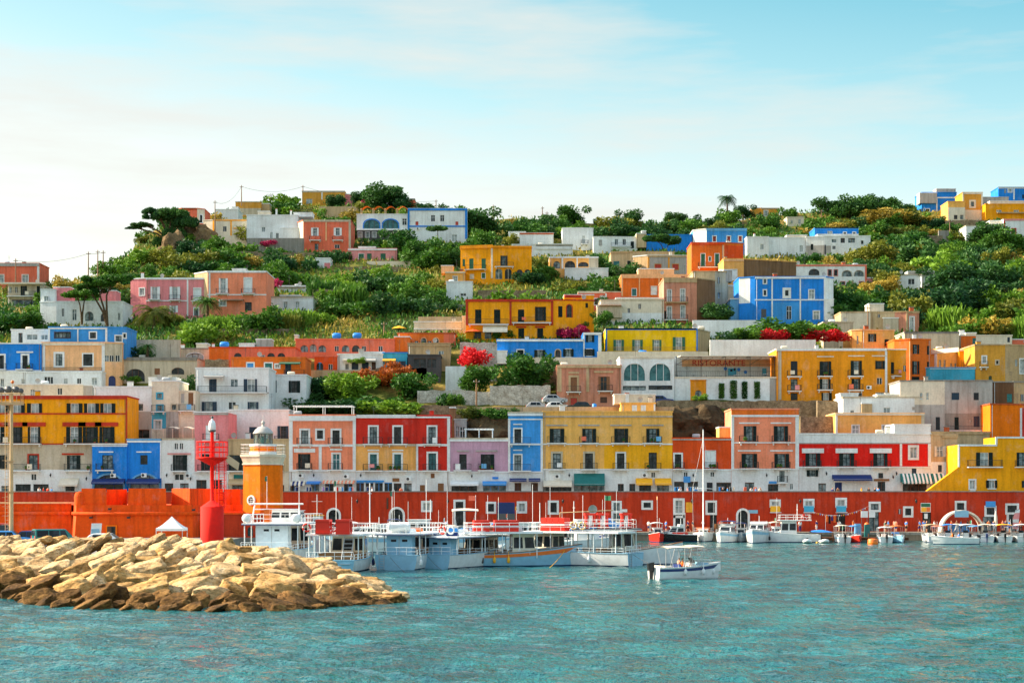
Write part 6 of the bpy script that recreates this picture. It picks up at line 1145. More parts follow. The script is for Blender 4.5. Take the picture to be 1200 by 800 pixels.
for ri,(t,stp,wpx,hpx)in enumerate(rowspec):
 px=-44+(ri%2)*stp*.5
 while px<466:
  q=(px-300)/150;tilt=R.gauss(20,8)if px<270 else R.gauss(-12,10)
  sc_=1 if px<360 else max(.55,1-(px-360)/260)
  if not(px>445 and ri>4):boulder(px+R.uniform(-5,5),t+R.uniform(-.045,.045),wpx*sc_*R.choice((.72,.9,1,1.2,1.45)),hpx*sc_*R.uniform(.8,1.25),tilt)
  px+=stp*sc_*R.uniform(.75,1.0)
LM=[(13,'the floodlight mast'),(75,'the dark van'),(128,'the white car roof'),(200,'the white tent'),(248,'the red beacon'),(309,'the lighthouse'),(362,'the passenger boat'),(410,'the red floats'),(470,'the blue transom')]
TN=['at the waterline','in the low wet row','in the second row up','in the lower middle','in the upper middle','high on the slope','near the crest','on the crest','along the top edge']
gd=defaultdict(list)
for o,px,t,w,key in ROCKS:
 i=min(range(9),key=lambda j:abs(rowspec[j][0]-t));lm=min(LM,key=lambda l:abs(l[0]-px))[1]
 c={'rock_pale':'pale cream','rock_gold':'golden tan','rock_dark':'dark brown'}[key];o['category']='boulder';o['group']='breakwater boulders';gd[('%s boulder %s, below %s'%(c,TN[i],lm))].append((px,o))
for b,L in gd.items():
 L.sort(key=lambda q:q[0])
 for i,(px,o)in enumerate(L):o['label']=b if len(L)==1 else b.replace('boulder','boulder',1)+', %s from left'%ORD[i]
def car(label,px,Y,z,rz,key,L=4.1,Hh=1.48,van=False,name='parked_car',cat='car',wd=1.68):
 t=thing(name,label,cat,(X(px,Y),Y,z),rz);hw=wd/2
 if van:prof=[(-.5,.42),(-.5,.72),(-.49,.97),(-.46,1.0),(.16,1.0),(.3,.62),(.46,.55),(.5,.4),(.49,.24)]
 else:prof=[(-.5,.3),(-.49,.56),(-.45,.64),(-.36,.92),(-.28,1.0),(.04,1.0),(.2,.66),(.44,.58),(.5,.46),(.49,.22)]
 bot=[(.49,.2),(-.49,.2)]
 m=MB();pts=[(x*L,y*Hh)for x,y in prof]+[(x*L,y*Hh)for x,y in bot];rows=[]
 for s in(-1,-.93,.93,1):
  r=[]
  for x,z0 in pts:
   top=z0>.62*Hh;k=(1-.16*(z0-.62*Hh)/(.38*Hh))if top else 1;e=1 if abs(s)<1 else 1;r.append((x if abs(s)<1 else x*.985,s*hw*k,z0 if abs(s)<1 else(z0-.03 if z0>.3 else z0)))
  rows.append(r)
 m.grid(rows,key,False,True);m.poly(rows[0],key);m.poly(rows[-1][::-1],key);m.build('body',t)
 belt=.62*Hh if not van else .6*Hh
 for s in(-1,1):
  m=MB();xs=((-.33,-.09),(-.075,.1))if not van else((-.46,-.22),(-.2,.02),(.04,.2))
  for a,b in xs:
   k=lambda z0:s*(hw*(1-.16*(z0-.62*Hh)/(.38*Hh))+.008);zt=.93*Hh;b2=b-(.06 if b>.05 else 0);a2=a+(.04 if a<-.3 and not van else 0);m.poly([(a*L,k(belt+.02),belt+.02),(b*L,k(belt+.02),belt+.02),(b2*L,k(zt),zt),(a2*L,k(zt),zt)],'boatglass')
  m.build('side_window',t)
 m=MB();
 if van:m.poly([(.17*L,-hw*.8,.96*Hh),(.17*L,hw*.8,.96*Hh),(.295*L,hw*.9,.64*Hh),(.295*L,-hw*.9,.64*Hh)],'boatglass');m.v=[(x+.02,y,z0+.015)for x,y,z0 in m.v]
 else:m.poly([(.055*L,-hw*.8,.97*Hh),(.055*L,hw*.8,.97*Hh),(.19*L,hw*.9,.69*Hh),(.19*L,-hw*.9,.69*Hh)],'boatglass');m.v=[(x+.02,y,z0+.015)for x,y,z0 in m.v]
 m.build('windscreen',t);m=MB();xb=-.5 if van else-.43
 m.poly([(xb*L-.02,-hw*.8,.68*Hh),(xb*L-.02,hw*.8,.68*Hh),((xb+(.01 if van else .08))*L-.02,hw*.74,.93*Hh),((xb+(.01 if van else .08))*L-.02,-hw*.74,.93*Hh)][::-1],'boatglass');m.build('rear_window',t)
 for sx in(-.31,.31):
  for s in(-1,1):m=MB();m.lathe([(0,-.1),(.31,-.1),(.31,.1),(0,.1)],'p_rubber',n=14,smooth=False);m.v=[(sx*L+v[0],s*(hw-.09)+v[2],.31+v[1])for v in m.v];o=m.build('wheel',t);m=MB();m.lathe([(0,.02),(.2,.02),(.21,0)],'m_steel',n=12);m.v=[(sx*L+v[0],s*(hw+.012-.01+v[2]*.5),.31+v[1])for v in m.v];m.build('rim',o)
 for s in(-1,1):
  m=MB();m.box(.485*L,.503*L,s*hw*.62-.16,s*hw*.62+.16,.4*Hh,.5*Hh,'p_white');m.build('headlight',t);m=MB();m.box(-.505*L,-.488*L,s*hw*.8-.09,s*hw*.8+.09,.48*Hh,.66*Hh,'p_red');m.build('tail_light',t)
 return t
car('small light blue car roof showing behind the rocks at the far left',13,150,1.9,.15,'g_azure');car('dark blue car parked behind the rocks, left of the van',32,150.6,1.9,2.9,'g_navy',4.2)
car('dark green and black van with red tail lights behind the rocks',66,149,1.9,.5,'g_teal',4.0,1.66,True,'parked_van','van');car('white car of which only the roof shows above the rocks',128,147,1.8,.05,'g_white',4.3,1.42)
car('red box van at the far left edge behind the rocks',-4,158,1.9,1.3,'g_red',4.6,2.0,True,'parked_van','van',1.9)
for px,k,lab,rz in((631,'g_steel','pale car parked on the upper street, left one',.0),(654,'g_white','white car parked on the upper street before the tan palazzo',.1),(678,'g_dkgreen','dark car parked on the upper street, right one',3.1)):car(lab,px,275,Z(481.5,275),rz,k)
car('dark blue car beside the white arched restaurant',775,282.4,Z(474,282.4),0,'g_navy');car('silver car parked by the whitewashed garden wall',650,279.6,Z(473,279.6),.1,'g_steel')
def tent():
 Y0=163.0;k=Y0/F;t=thing('gazebo_tent','white peaked gazebo tent standing behind the breakwater rocks','tent',(X(201.4,Y0),Y0,1.9));h=15.6*k;zt=Z(604.6,Y0)-1.9;ze=Z(618.4,Y0)-1.9;zv=Z(621.4,Y0)-1.9;m=MB();n=8
 c=[(-h,-h),(h,-h),(h,h),(-h,h)]
 for i in range(4):
  a,b=Vector((*c[i],ze)),Vector((*c[(i+1)%4],ze));rows=[]
  for q in range(n+1):f=q/n;s=(1-f);rows.append([Vector((a.x*s,a.y*s,lerp(ze,zt,f**1.35))),Vector((b.x*s,b.y*s,lerp(ze,zt,f**1.35)))])
  m.grid(rows,'c_white',False);m.poly([(*c[i],zv),(*c[(i+1)%4],zv),(*c[(i+1)%4],ze),(*c[i],ze)],'c_white')
 m.build('canopy',t)
 for x,y in c:m=MB();m.tube([(x*.97,y*.97,0),(x*.97,y*.97,ze)],.035,'p_steel',6);m.build('leg',t)
tent()
m=MB();m.hexa([(-.45,0,0),(.45,0,0),(.45,.08,0),(-.45,.08,0),(-.28,.1,2.1),(.62,.1,2.1),(.62,.18,2.1),(-.28,.18,2.1)],'p_white');m.box(-.3,.4,-.03,0.02,.5,1.6,'p_hullblue');o=m.build('notice_board');o.location=(X(111,152),152,1.9);o.rotation_euler=(0,0,.2);tag(o,'leaning white notice board before the orange fort','board')
PT={}
def pole(label,px,yt,yb,Y=None,key='p_brown'):
 Y0=Y or D(yb);t=thing('utility_pole',label,'utility pole',(X(px,Y0),Y0,Z(yb,Y0)-.3));h=Z(yt,Y0)-Z(yb,Y0)+.3;m=MB();m.tube([(0,0,0),(0,0,h)],.17,key,7,.1);m.build('pole',t);m=MB();m.box(-.5,.5,-.06,.06,h-.55,h-.43,key)
 for dx in(-.42,.42):m.lathe([(.05,0),(.07,.1),(.03,.16)],'p_white',(dx,0,h-.43),6)
 m.build('crossarm',t);PT[px]=Vector((X(px,Y0),Y0,Z(yt,Y0)-.4));t['group']='utility poles on the hill'
for a in(('wooden pole before the yellow-edged cream house',252,235,276,440),('tall pole on the hilltop by the tan block house',283,217,240,482),('pole behind the ochre ridge house',355,217,226,512),('pole on the skyline right of the blue-edged white house',511,234,246,500),('pole among bushes at the ridge beside the yellow villa',578,240,256,478),('pale double pole on the ridge, left one',635.6,242,258,480),('short pole stub on the ridge, right of the pale one',641,248,258,480),('pole behind the lone ridge tree',744.6,248,264,474),('left skyline pole with lamp arm',103.6,295,328,392),('left skyline pole, middle of three',114.6,293,326,394),('left skyline pole, right of three',121,293.6,324,396),('pole before the faded coral house',18.4,303,333,374),('pole at the foot of the tall fan palm',870.6,251,268,470),('pale lamp pole on the right ridge',962.6,246,262,476),('pole by the hill road on the right',1113,257,278,448),('pole above the golden villa',450,377,392,326),('pole on the slope behind the arched white house',1026,262,276,452),('pole right of the yellow bush on the ridge',1044,243,266,470),('lamp post in front of the patched whitewashed wall',558.4,444,474,281),('pole beside the pale tan broken house',1017,358,384,322)):pole(*a)
def wire(a,b,i):
 p,q=PT[a],PT[b];m=MB();sag=(p-q).length*.045;n=12
 m.tube([p.lerp(q,j/n)-Vector((0,0,4*sag*(j/n)*(1-j/n)))for j in range(n+1)],.035,'p_iron',4,cap=False);o=m.build('power_cable');tag(o,'power cable sagging between %s'%i,'cable')
wire(252,283,'the pole by the cream house and the hilltop pole');wire(283,355,'the hilltop pole and the ochre ridge house');wire(18.4,103.6,'the faded coral house and the left skyline poles');wire(355,511,'the ochre ridge house and the blue-edged house');wire(103.6,121,'the three left skyline poles')
J0={'pel':(0,0,.95,.125),'spi':(0,0,1.17,.12),'che':(0,.01,1.36,.135),'nec':(0,.015,1.5,.052),'hd':(0,-.01,1.6,.085),'top':(0,0,1.69,.075),'nos':(0,-.105,1.6,.014)}
def limbs(pose):
 J=dict(J0);E=[('pel','spi'),('spi','che'),('che','nec'),('nec','hd'),('hd','top'),('hd','nos')]
 for s,n in((-1,'r'),(1,'l')):
  if pose=='sit':leg=[(s*.1,-.02,.9,.09),(s*.14,-.42,.93,.062),(s*.14,-.42,.52,.04),(s*.14,-.56,.47,.034)];arm=[(s*.18,.01,1.4,.058),(s*.25,-.05,1.14,.042),(s*.17,-.3,1.08,.03),(s*.16,-.37,1.05,.03)]
  elif pose=='walk':k=s;leg=[(s*.09,0,.9,.095),(s*.1,-.12*k-.05,.5,.062),(s*.1,-.2*k+.1*(1-k),.1,.04),(s*.11,-.2*k-.12+.1*(1-k),.05,.034)];arm=[(s*.185,.01,1.41,.058),(s*.23,.14*k,1.15,.042),(s*.22,.1*k-.14,.93,.03),(s*.22,.08*k-.2,.87,.03)]
  else:leg=[(s*.09,0,.9,.095),(s*.1,-.02,.5,.062),(s*.1,.02,.1,.04),(s*.12,-.13,.045,.034)];arm=[(s*.185,.01,1.41,.058),(s*.24,.04,1.14,.042),(s*.24,-.06,.9,.03),(s*.235,-.09,.83,.03)]
  prev='pel'
  for i,q in enumerate(leg):J['leg%d%s'%(i,n)]=q;E.append((prev,'leg%d%s'%(i,n)));prev='leg%d%s'%(i,n)
  prev='che'
  for i,q in enumerate(arm):J['arm%d%s'%(i,n)]=q;E.append((prev,'arm%d%s'%(i,n)));prev='arm%d%s'%(i,n)
  h=Vector(arm[3][:3]);d=(h-Vector(arm[2][:3])).normalized();sd=d.cross(Vector((s,0,0))).normalized()
  for f in range(5):
   o=sd*((f-1.5)*.02)if f<4 else sd*-.045+d*-.03;L=(.07,.08,.075,.06,.05)[f];a=h+o+d*.02;b=a+d*L*.5+Vector((-s*.004,0,0));c=b+d*L*.45+Vector((-s*.018,0,0))
   for i,q in enumerate((b,c)):J['fin%d%d%s'%(f,i,n)]=(*q,.0095)
   E+=[(prev,'fin%d0%s'%(f,n)),('fin%d0%s'%(f,n),'fin%d1%s'%(f,n))]
 if pose=='sit':J={k:(x,y,z-.45,r)for k,(x,y,z,r)in J.items()}
 return J,E
PT_MESH={}
def person_meshes(pose):
 if pose in PT_MESH:return PT_MESH[pose]
 J,E=limbs(pose);ks=list(J);me=bpy.data.meshes.new('skeleton');me.from_pydata([J[k][:3]for k in ks],[(ks.index(a),ks.index(b))for a,b in E],[])
 o=bpy.data.objects.new('skeleton',me);COL.objects.link(o);md=o.modifiers.new('skin','SKIN');sv=me.skin_vertices[0].data
 for i,k in enumerate(ks):sv[i].radius=(J[k][3],)*2;sv[i].use_root=k=='pel'
 o.modifiers.new('sub','SUBSURF').levels=1;bpy.context.view_layer.update()
 b=bpy.data.meshes.new_from_object(o.evaluated_get(bpy.context.evaluated_depsgraph_get()));bpy.data.objects.remove(o)
 segs=[(Vector(J[a][:3]),Vector(J[c][:3]),a,c)for a,c in E]
 def near(p):
  best=(9,'','')
  for A,B,a,c in segs:
   d=B-A;t=max(0,min(1,(p-A).dot(d)/max(1e-9,d.dot(d))));q=(p-A-d*t).length-.5*lerp(J[a][3],J[c][3],t)
   if q<best[0]:best=(q,a,c)
  return best[2]
 lab=[near(v.co)for v in b.vertices];nr=[v.normal.copy()for v in b.vertices];ht=J['hd'][2]
 def part(name,test,off):
  idx={};vs=[];fs=[]
  for f in b.polygons:
   if all(test(i)for i in f.vertices):
    for i in f.vertices:
     if i not in idx:idx[i]=len(vs);vs.append(b.vertices[i].co+nr[i]*off)
    fs.append([idx[i]for i in f.vertices])
  m2=bpy.data.meshes.new(name);m2.from_pydata(vs,[],fs);m2.polygons.foreach_set('use_smooth',[True]*len(fs));m2.update();m2.materials.append(mt('c_white'));return m2
 up={'pel','spi','che','arm0r','arm0l','arm1r','arm1l'}
 shirt=part('shirt',lambda i:lab[i]in up,.014);short=part('shorts',lambda i:lab[i]in('leg0r','leg0l','leg1r','leg1l')or(lab[i]=='spi' and b.vertices[i].co.z<J['pel'][2]+.02),.017)
 long_=part('trousers',lambda i:lab[i]in('leg0r','leg0l','leg1r','leg1l','leg2r','leg2l')or(lab[i]=='spi' and b.vertices[i].co.z<J['pel'][2]+.02),.017)
 hair=part('hair',lambda i:lab[i]in('top','hd')and(b.vertices[i].co.z>ht+.05 or(b.vertices[i].co.y>.0 and b.vertices[i].co.z>ht-.07)),.014)
 b.name='person';b.materials.clear();b.materials.append(mt('c_skin'));b.polygons.foreach_set('use_smooth',[True]*len(b.polygons))
 PT_MESH[pose]=(b,shirt,short,long_,hair,J);return PT_MESH[pose]
def person(label,loc,rz,pose='stand',shirt='white',legs='navy',longs=False,hair='hair',scale=1.0,group=None):
 b,sh,so_,lo,ha,J=person_meshes(pose);o=bpy.data.objects.new('person',b);COL.objects.link(o);o.location=loc;o.rotation_euler=(0,0,rz);o.scale=(scale,)*3;tag(o,label,'person',group)
 for me,key in((sh,shirt),(lo if longs else so_,legs),(ha,hair)):
  if key is None:continue
  c=bpy.data.objects.new(me.name.split('.')[0],me);COL.objects.link(c);c.parent=o;c.material_slots[0].link='OBJECT';c.material_slots[0].material=mt('c_'+key)
 for s in(-1,1):m=MB();m.ball((s*.032,-.074,J['hd'][2]+.022),.011,'p_black',6);m.build('eye',o)
 return o
PP=[(46,'white','red',0),(51,'red','navy',.2),(56,'red','black',-.3),(60.5,'azure','white',.4),(797,'white','navy',.3),(806,'rose','navy',-.4),(815.5,'azure','cream',.2),(824,'white','black',2.6),(847,'black','tan',.1),(852.6,'azure','white',-.2),(880.5,'white','brown',.5),(885.6,'azure','navy',-.2),(891,'cream','teal',.1),(975.6,'navy','navy',.2),(981.8,'brown','dkblue',.4),(1009.6,'gold','navy',-.2),(1018,'dkgrey','black',.5),(1025.4,'black','navy',.1),(1029,'azure','white',-.5),(436,'white','navy',.3),(470,'coral','black',.2)]
QQ=None
CN={'coral':'coral','azure':'blue','rose':'pink','gold':'yellow','dkgrey':'dark grey','cream':'cream'}
SPOTS=[(0,62,'below the long yellow block'),(400,480,'before the red house'),(780,830,'by the orange red house shops'),(840,860,'at the towel stall'),(870,900,'before the tall salmon house'),(970,990,'at the navy door of the scarlet house'),(1000,1035,'outside the scarlet house cafe')]
gd=defaultdict(list)
for i,(px,sh,lg,rz)in enumerate(PP):
 Y=252.4+(i%3)*.8;o=person('',(X(px,Y),Y,ZP),rz+(i%4)*1.5,('stand','walk')[i%2],sh,lg,i%3==0,group='people on the promenade');gd[(CN.get(sh,sh),next((s for a,b,s in SPOTS if a<=px<=b),'on the promenade'))].append((px,o))
QP=[(937.6,'white','navy',0.2),(983.4,'white','tan',.4),(1037.6,'black','dkblue',1.4),(1041,'azure','black',1.2),(1062,'blue','black',.2),(1078,'azure','navy',0),(1083,'blue','white',0),(1106,'black','black',.4),(1115,'orange','navy',.3),(1121,'brown','white',.9),(1126,'azure','black',-.4),(1134,'black','dkblue',.1),(1158.6,'orange','black',.2),(1164.4,'navy','white',.3),(1175,'salmon','navy',.2),(1178.4,'navy','black',-.4),(780.5,'blue','navy',.1),(806.4,'navy','black',.2),(812,'dkblue','brown',1),(523,'azure','navy',.2),(1086,'black','black',1.1),(845,'coral','navy',.3),(858,'white','black',.2),(884,'gold','navy',.1),(898,'azure','brown',1),(916,'coral','black',.4),(957,'navy','cream',.2),(1000,'orange','navy',.7),(1050,'coral','navy',.4),(1095,'white','navy',.1),(1148,'coral','black',.6),(1152,'white','tan',.2),(1183,'azure','navy',.3),(1196,'coral','black',.4),(760,'white','navy',.3),(700,'coral','navy',.5),(570,'orange','navy',.2)]
for i,(px,sh,lg,rz)in enumerate(QP):
 Y=244.6+(i%4)*.8;o=person('',(X(px,Y),Y,ZQ),rz+(i%3)*1.9,('stand','walk')[i%2],sh,lg,i%3==0,group='people on the quay');gd[(CN.get(sh,sh),'on the quay '+('at the white arch' if 1095<px<1145 else 'near the poster' if 1050<px<1095 else 'by the pink feather flag' if px>=1145 else 'at the pontoon' if px>900 else 'behind the yachts' if px>840 else 'below the yellow closed door' if px>740 else 'behind the tour boats'))].append((px,o))
for(c,s),L in gd.items():
 L.sort(key=lambda q:q[0])
 for i,(px,o)in enumerate(L):o['label']='person in %s top %s'%(c,s)+('' if len(L)==1 else ', %s from left'%ORD[i])
def boat(name,label,cat,px,py,deg,group=None,Y=None):
 Y0=Y or 13000/(py-580);return thing(name,label,cat,(X(px,Y0),Y0,0),math.radians(deg),group)
def wpos(t,p):return t.location+Matrix.Rotation(t.rotation_euler.z,3,'Z')@Vector(p)
def station(s,L,B,fb,sheer,fine=2.4):
 w=B/2*(1-max(0,(s-.38)/.62)**fine)*(.9+.1*min(1,s/.25));return(s-.5)*L,max(w,.015),fb+sheer*s**2.2+.05*(1-s)
def hull(t,L,B,fb,sheer,side='g_hullwhite',bottom='p_hullnavy',deck='p_cream',well=.0,stripe=None,fine=2.4,trans=None,rubr='p_white'):
 n=18;rows=[];lo=MB();up=MB();dk=MB();st=MB();rl=MB();A=[];Bq=[];C=[];D_=[];G=[];S1=[]
 for i in range(n+1):
  s=i/n;x,w,z=station(s,L,B,fb,sheer,fine);rk=.07*L*s**4
  A.append([(x,-w*.1*(s<1),-.4*(1-s**5)),(x+rk*.2,-w*.78,-.12),(x+rk*.4,-w*.9,.1)]);Bq.append([(x+rk*.4,-w*.9,.1),(x+rk*.65,-w*.97,z*.5),(x+rk,-w,z)])
  C.append((x+rk,w,z))
 mir=lambda r:[(a,-b,c)for a,b,c in r]
 lo.grid(A,bottom);lo.grid([mir(r)[::-1]for r in A],bottom);up.grid(Bq,side);up.grid([mir(r)[::-1]for r in Bq],side)
 tr=A[0]+Bq[0][1:];lo.poly([(a-.002,b,c)for a,b,c in tr]+[(a-.002,-b,c)for a,b,c in tr[::-1]],trans or side)
 for v in lo.v:pass
 h=up;i0=len(h.v);k0=len(h.mats)
 for f,m_,sm in zip(lo.f,lo.m,lo.sm):h.poly([lo.v[q]for q in f],lo.mats[m_],sm)
 zd=lambda z:z-.1-well*(z-.2)
 drows=[[(p[2][0],p[2][1]*.93,zd(p[2][2])),(p[2][0],-p[2][1]*.93,zd(p[2][2]))]for p in Bq]
 for p,q in zip(Bq,Bq[1:]):
  for sg in(1,-1):
   a,b=p[2],q[2];h.poly([(a[0],a[1]*sg,a[2]),(b[0],b[1]*sg,b[2]),(b[0],b[1]*sg*.93,b[2]),(a[0],a[1]*sg*.93,a[2])],rubr);h.poly([(a[0],a[1]*sg*.93,a[2]),(b[0],b[1]*sg*.93,b[2]),(b[0],b[1]*sg*.93,zd(b[2])),(a[0],a[1]*sg*.93,zd(a[2]))],side)
 o=h.build('hull',t);dk.grid(drows,deck,False);dk.build('deck',t)
 m=MB()
 for sg in(-1,1):m.tube([(p[2][0],p[2][1]*sg*1.01,p[2][2])for p in Bq],.035,rubr,5)
 m.tube([Bq[0][2],(Bq[0][2][0],-Bq[0][2][1],Bq[0][2][2])],.035,rubr,5);m.build('gunwale',t)
 if stripe:
  m=MB()
  for sg in(-1,1):m.grid([[(lerp(p[1][0],p[2][0],.35),lerp(p[1][1],p[2][1],.35)*sg*1.012,lerp(p[1][2],p[2][2],.35)),(lerp(p[1][0],p[2][0],.8),lerp(p[1][1],p[2][1],.8)*sg*1.012,lerp(p[1][2],p[2][2],.8))]for p in Bq],stripe)
  m.build('stripe',t)
 return o
def outboard(t,L,z,key='p_black',y=0,sc_=1.0):
 m=MB();x=-L/2;m.hexa([(x-.42*sc_,y-.14,z+.12),(x-.02,y-.16,z+.12),(x-.02,y+.16,z+.12),(x-.42*sc_,y+.14,z+.12),(x-.46*sc_,y-.12,z+.6*sc_),(x-.02,y-.13,z+.68*sc_),(x-.02,y+.13,z+.68*sc_),(x-.46*sc_,y+.12,z+.6*sc_)],key)
 m.hexa([(x-.34,y-.05,-.35),(x-.12,y-.05,-.35),(x-.12,y+.05,-.35),(x-.34,y+.05,-.35),(x-.36,y-.08,z+.121),(x-.06,y-.08,z+.121),(x-.06,y+.08,z+.121),(x-.36,y+.08,z+.121)],key);m.build('outboard_motor',t)
def bimini(t,x0,x1,w,z,zc,key,crown=.12,posts='p_steel',name='canopy'):
 m=MB();rows=[]
 for i in range(7):f=i/6;rows.append([(lerp(x0,x1,f),w*q/4,z+crown*(1-(q/4)**2)+crown*.5*math.sin(PI*f))for q in range(-4,5)])
 m.grid(rows,key);m.grid([[(a,b,c-.05)for a,b,c in r[::-1]]for r in rows],key);o=m.build(name,t);p=MB()
 for x in(lerp(x0,x1,.06),lerp(x0,x1,.5),lerp(x0,x1,.94)):
  for s in(-1,1):p.tube([(lerp(x,(x0+x1)/2,.5),s*w*1.02,zc),(x,s*w*.98,z)],.022,posts,5)
 for s in(-1,1):p.tube([(lerp(x0,x1,.04),s*w*.98,z),(lerp(x0,x1,.96),s*w*.98,z)],.022,posts,5)
 p.tube([(lerp(x0,x1,.5),-w*.98,z),(lerp(x0,x1,.5),w*.98,z)],.022,posts,5)
 p.build('canopy_frame',t);return o
def cabin(t,x0,x1,w,z0,z1,key='g_hullwhite',rake=.35,glass_='boatglass',name='cabin',roof=None):
 m=MB();b=[(x0,-w),(x1,-w*.86),(x1,w*.86),(x0,w)];u=[(x0+rake*.15,-w*.86),(x1-rake,-w*.74),(x1-rake,w*.74),(x0+rake*.15,w*.86)]
 m.hexa([(*p,z0)for p in b]+[(*p,z1)for p in u],key);o=m.build(name,t);h=z1-z0
 L=lambda p,q,f,v:tuple(lerp(lerp(p[0][i],q[0][i],f),lerp(p[1][i],q[1][i],f),v)for i in range(3))
 V=lambda i:((*b[i],z0),(*u[i],z1))
 for i,j in((0,1),(1,2),(2,3),(3,0)):
  n=(Vector(V(j)[0])-Vector(V(i)[0])).cross(Vector(V(i)[1])-Vector(V(i)[0])).normalized()*.015;wide=(Vector(V(j)[0])-Vector(V(i)[0])).length;k=max(1,int(wide/.95))
  for q in range(k):a,c=(q+.1)/k,(q+.9)/k;g=MB();g.poly([Vector(L(V(i),V(j),f,v))+n for f,v in((a,.42),(c,.42),(c,.86),(a,.86))],glass_);g.build('window',o)
 m=MB();r=.12;m.hexa([(u[0][0]-r,u[0][1]-r,z1),(u[1][0]+r*1.6,u[1][1]-r,z1),(u[2][0]+r*1.6,u[2][1]+r,z1),(u[3][0]-r,u[3][1]+r,z1),(u[0][0]-r,u[0][1]-r,z1+.09),(u[1][0]+r*1.6,u[1][1]-r,z1+.07),(u[2][0]+r*1.6,u[2][1]+r,z1+.07),(u[3][0]-r,u[3][1]+r,z1+.09)],roof or key);m.build('roof',o);return o
def guard(t,pts,z,h=.75,key='p_steel',step=.9,r=.018,name='guard_rail'):
 m=MB()
 for a,b in zip(pts,pts[1:]):
  a,b=Vector((*a,z)),Vector((*b,z));n=max(1,int((b-a).length/step))
  for q in range(n+1):m.tube([a.lerp(b,q/n),a.lerp(b,q/n)+Vector((0,0,h))],r,key,4)
  for f in(.5,1):m.tube([a+Vector((0,0,h*f)),b+Vector((0,0,h*f))],r,key,4)
 return m.build(name,t)
def lifebuoy(t,p,key='p_raft',r=.32,label='',face=0):
 m=MB();n=18;rows=[]
 for i in range(n):a=2*PI*i/n;rows.append([((r+.075*math.cos(b))*math.cos(a),.06*math.sin(b),(r+.075*math.cos(b))*math.sin(a))for b in[2*PI*j/7 for j in range(7)]])
 k=m.mi(key);k2=m.mi('p_white')
 rows.append(rows[0]);m.grid(rows,key,True,True)
 for fi in range(len(m.f)):
  if(fi//7)%5==0:m.m[fi]=k2
 o=m.build('lifebuoy');o.location=wpos(t,p);o.rotation_euler=(0,0,t.rotation_euler.z+face);tag(o,label,'lifebuoy');return o
def raft(t,p,w,d,h,label,key='p_raft',ring=False):
 h*=1.25;w*=1.12
 m=MB()
 if ring:
  for z in(0.09,h-.09):m.box(-w/2,w/2,-d/2,d/2,z-.09,z+.09,key)
  for s in(-1,1):m.box(s*w/2-.16*s-.08,s*w/2-.16*s+.08,-d/2,d/2,.181,h-.181,key)
  m.box(-w*.14,w*.14,-d*.3,d*.3,.181,h-.181,'p_white')
 else:
  n=max(2,round(w/.55))
  for i in range(n):
   a,b=lerp(-w/2,w/2,i/n),lerp(-w/2,w/2,(i+1)/n);c=.05;m.hexa([(a+.01,-d/2+c,c),(b-.01,-d/2+c,c),(b-.01,d/2-c,c),(a+.01,d/2-c,c),(a+.02,-d/2,h-c),(b-.02,-d/2,h-c),(b-.02,d/2,h-c),(a+.02,d/2,h-c)],key)
  m.box(-w/2-.01,w/2+.01,-d/2-.02,d/2+.02,h*.42,h*.52,'p_white' if key=='p_raft' else 'p_grey');m.box(-w/2+.03,w/2-.03,-d/2+.06,d/2-.06,0,h-.02,key)
 o=m.build('life_float');o.location=wpos(t,p);o.rotation_euler=(0,0,t.rotation_euler.z);tag(o,label,'life float','life floats on the tour boat roofs');return o
def canister(t,p,L,r,label):
 m=MB();pr=[(0,-L/2),(r*.7,-L/2),(r,-L*.4)]+[(r*(1 if i%2 else .93),lerp(-L*.38,L*.38,i/12))for i in range(13)]+[(r,L*.4),(r*.7,L/2),(0,L/2)];m.lathe(pr,'p_white',n=14);m.v=[(v[2],v[1],v[0]+r)for v in m.v];o=m.build('life_raft_canister');o.location=wpos(t,p);o.rotation_euler=(0,0,t.rotation_euler.z);tag(o,label,'life raft')
def fender(t,p,label,key='p_hullnavy',h=.6):
 m=MB();m.lathe([(0,0),(.1,.05),(.14,.15),(.14,h-.15),(.08,h-.03),(.03,h),(.02,h+.5)],key,n=10);o=m.build('fender');o.location=wpos(t,p);tag(o,label,'fender','fenders hanging on the boats')
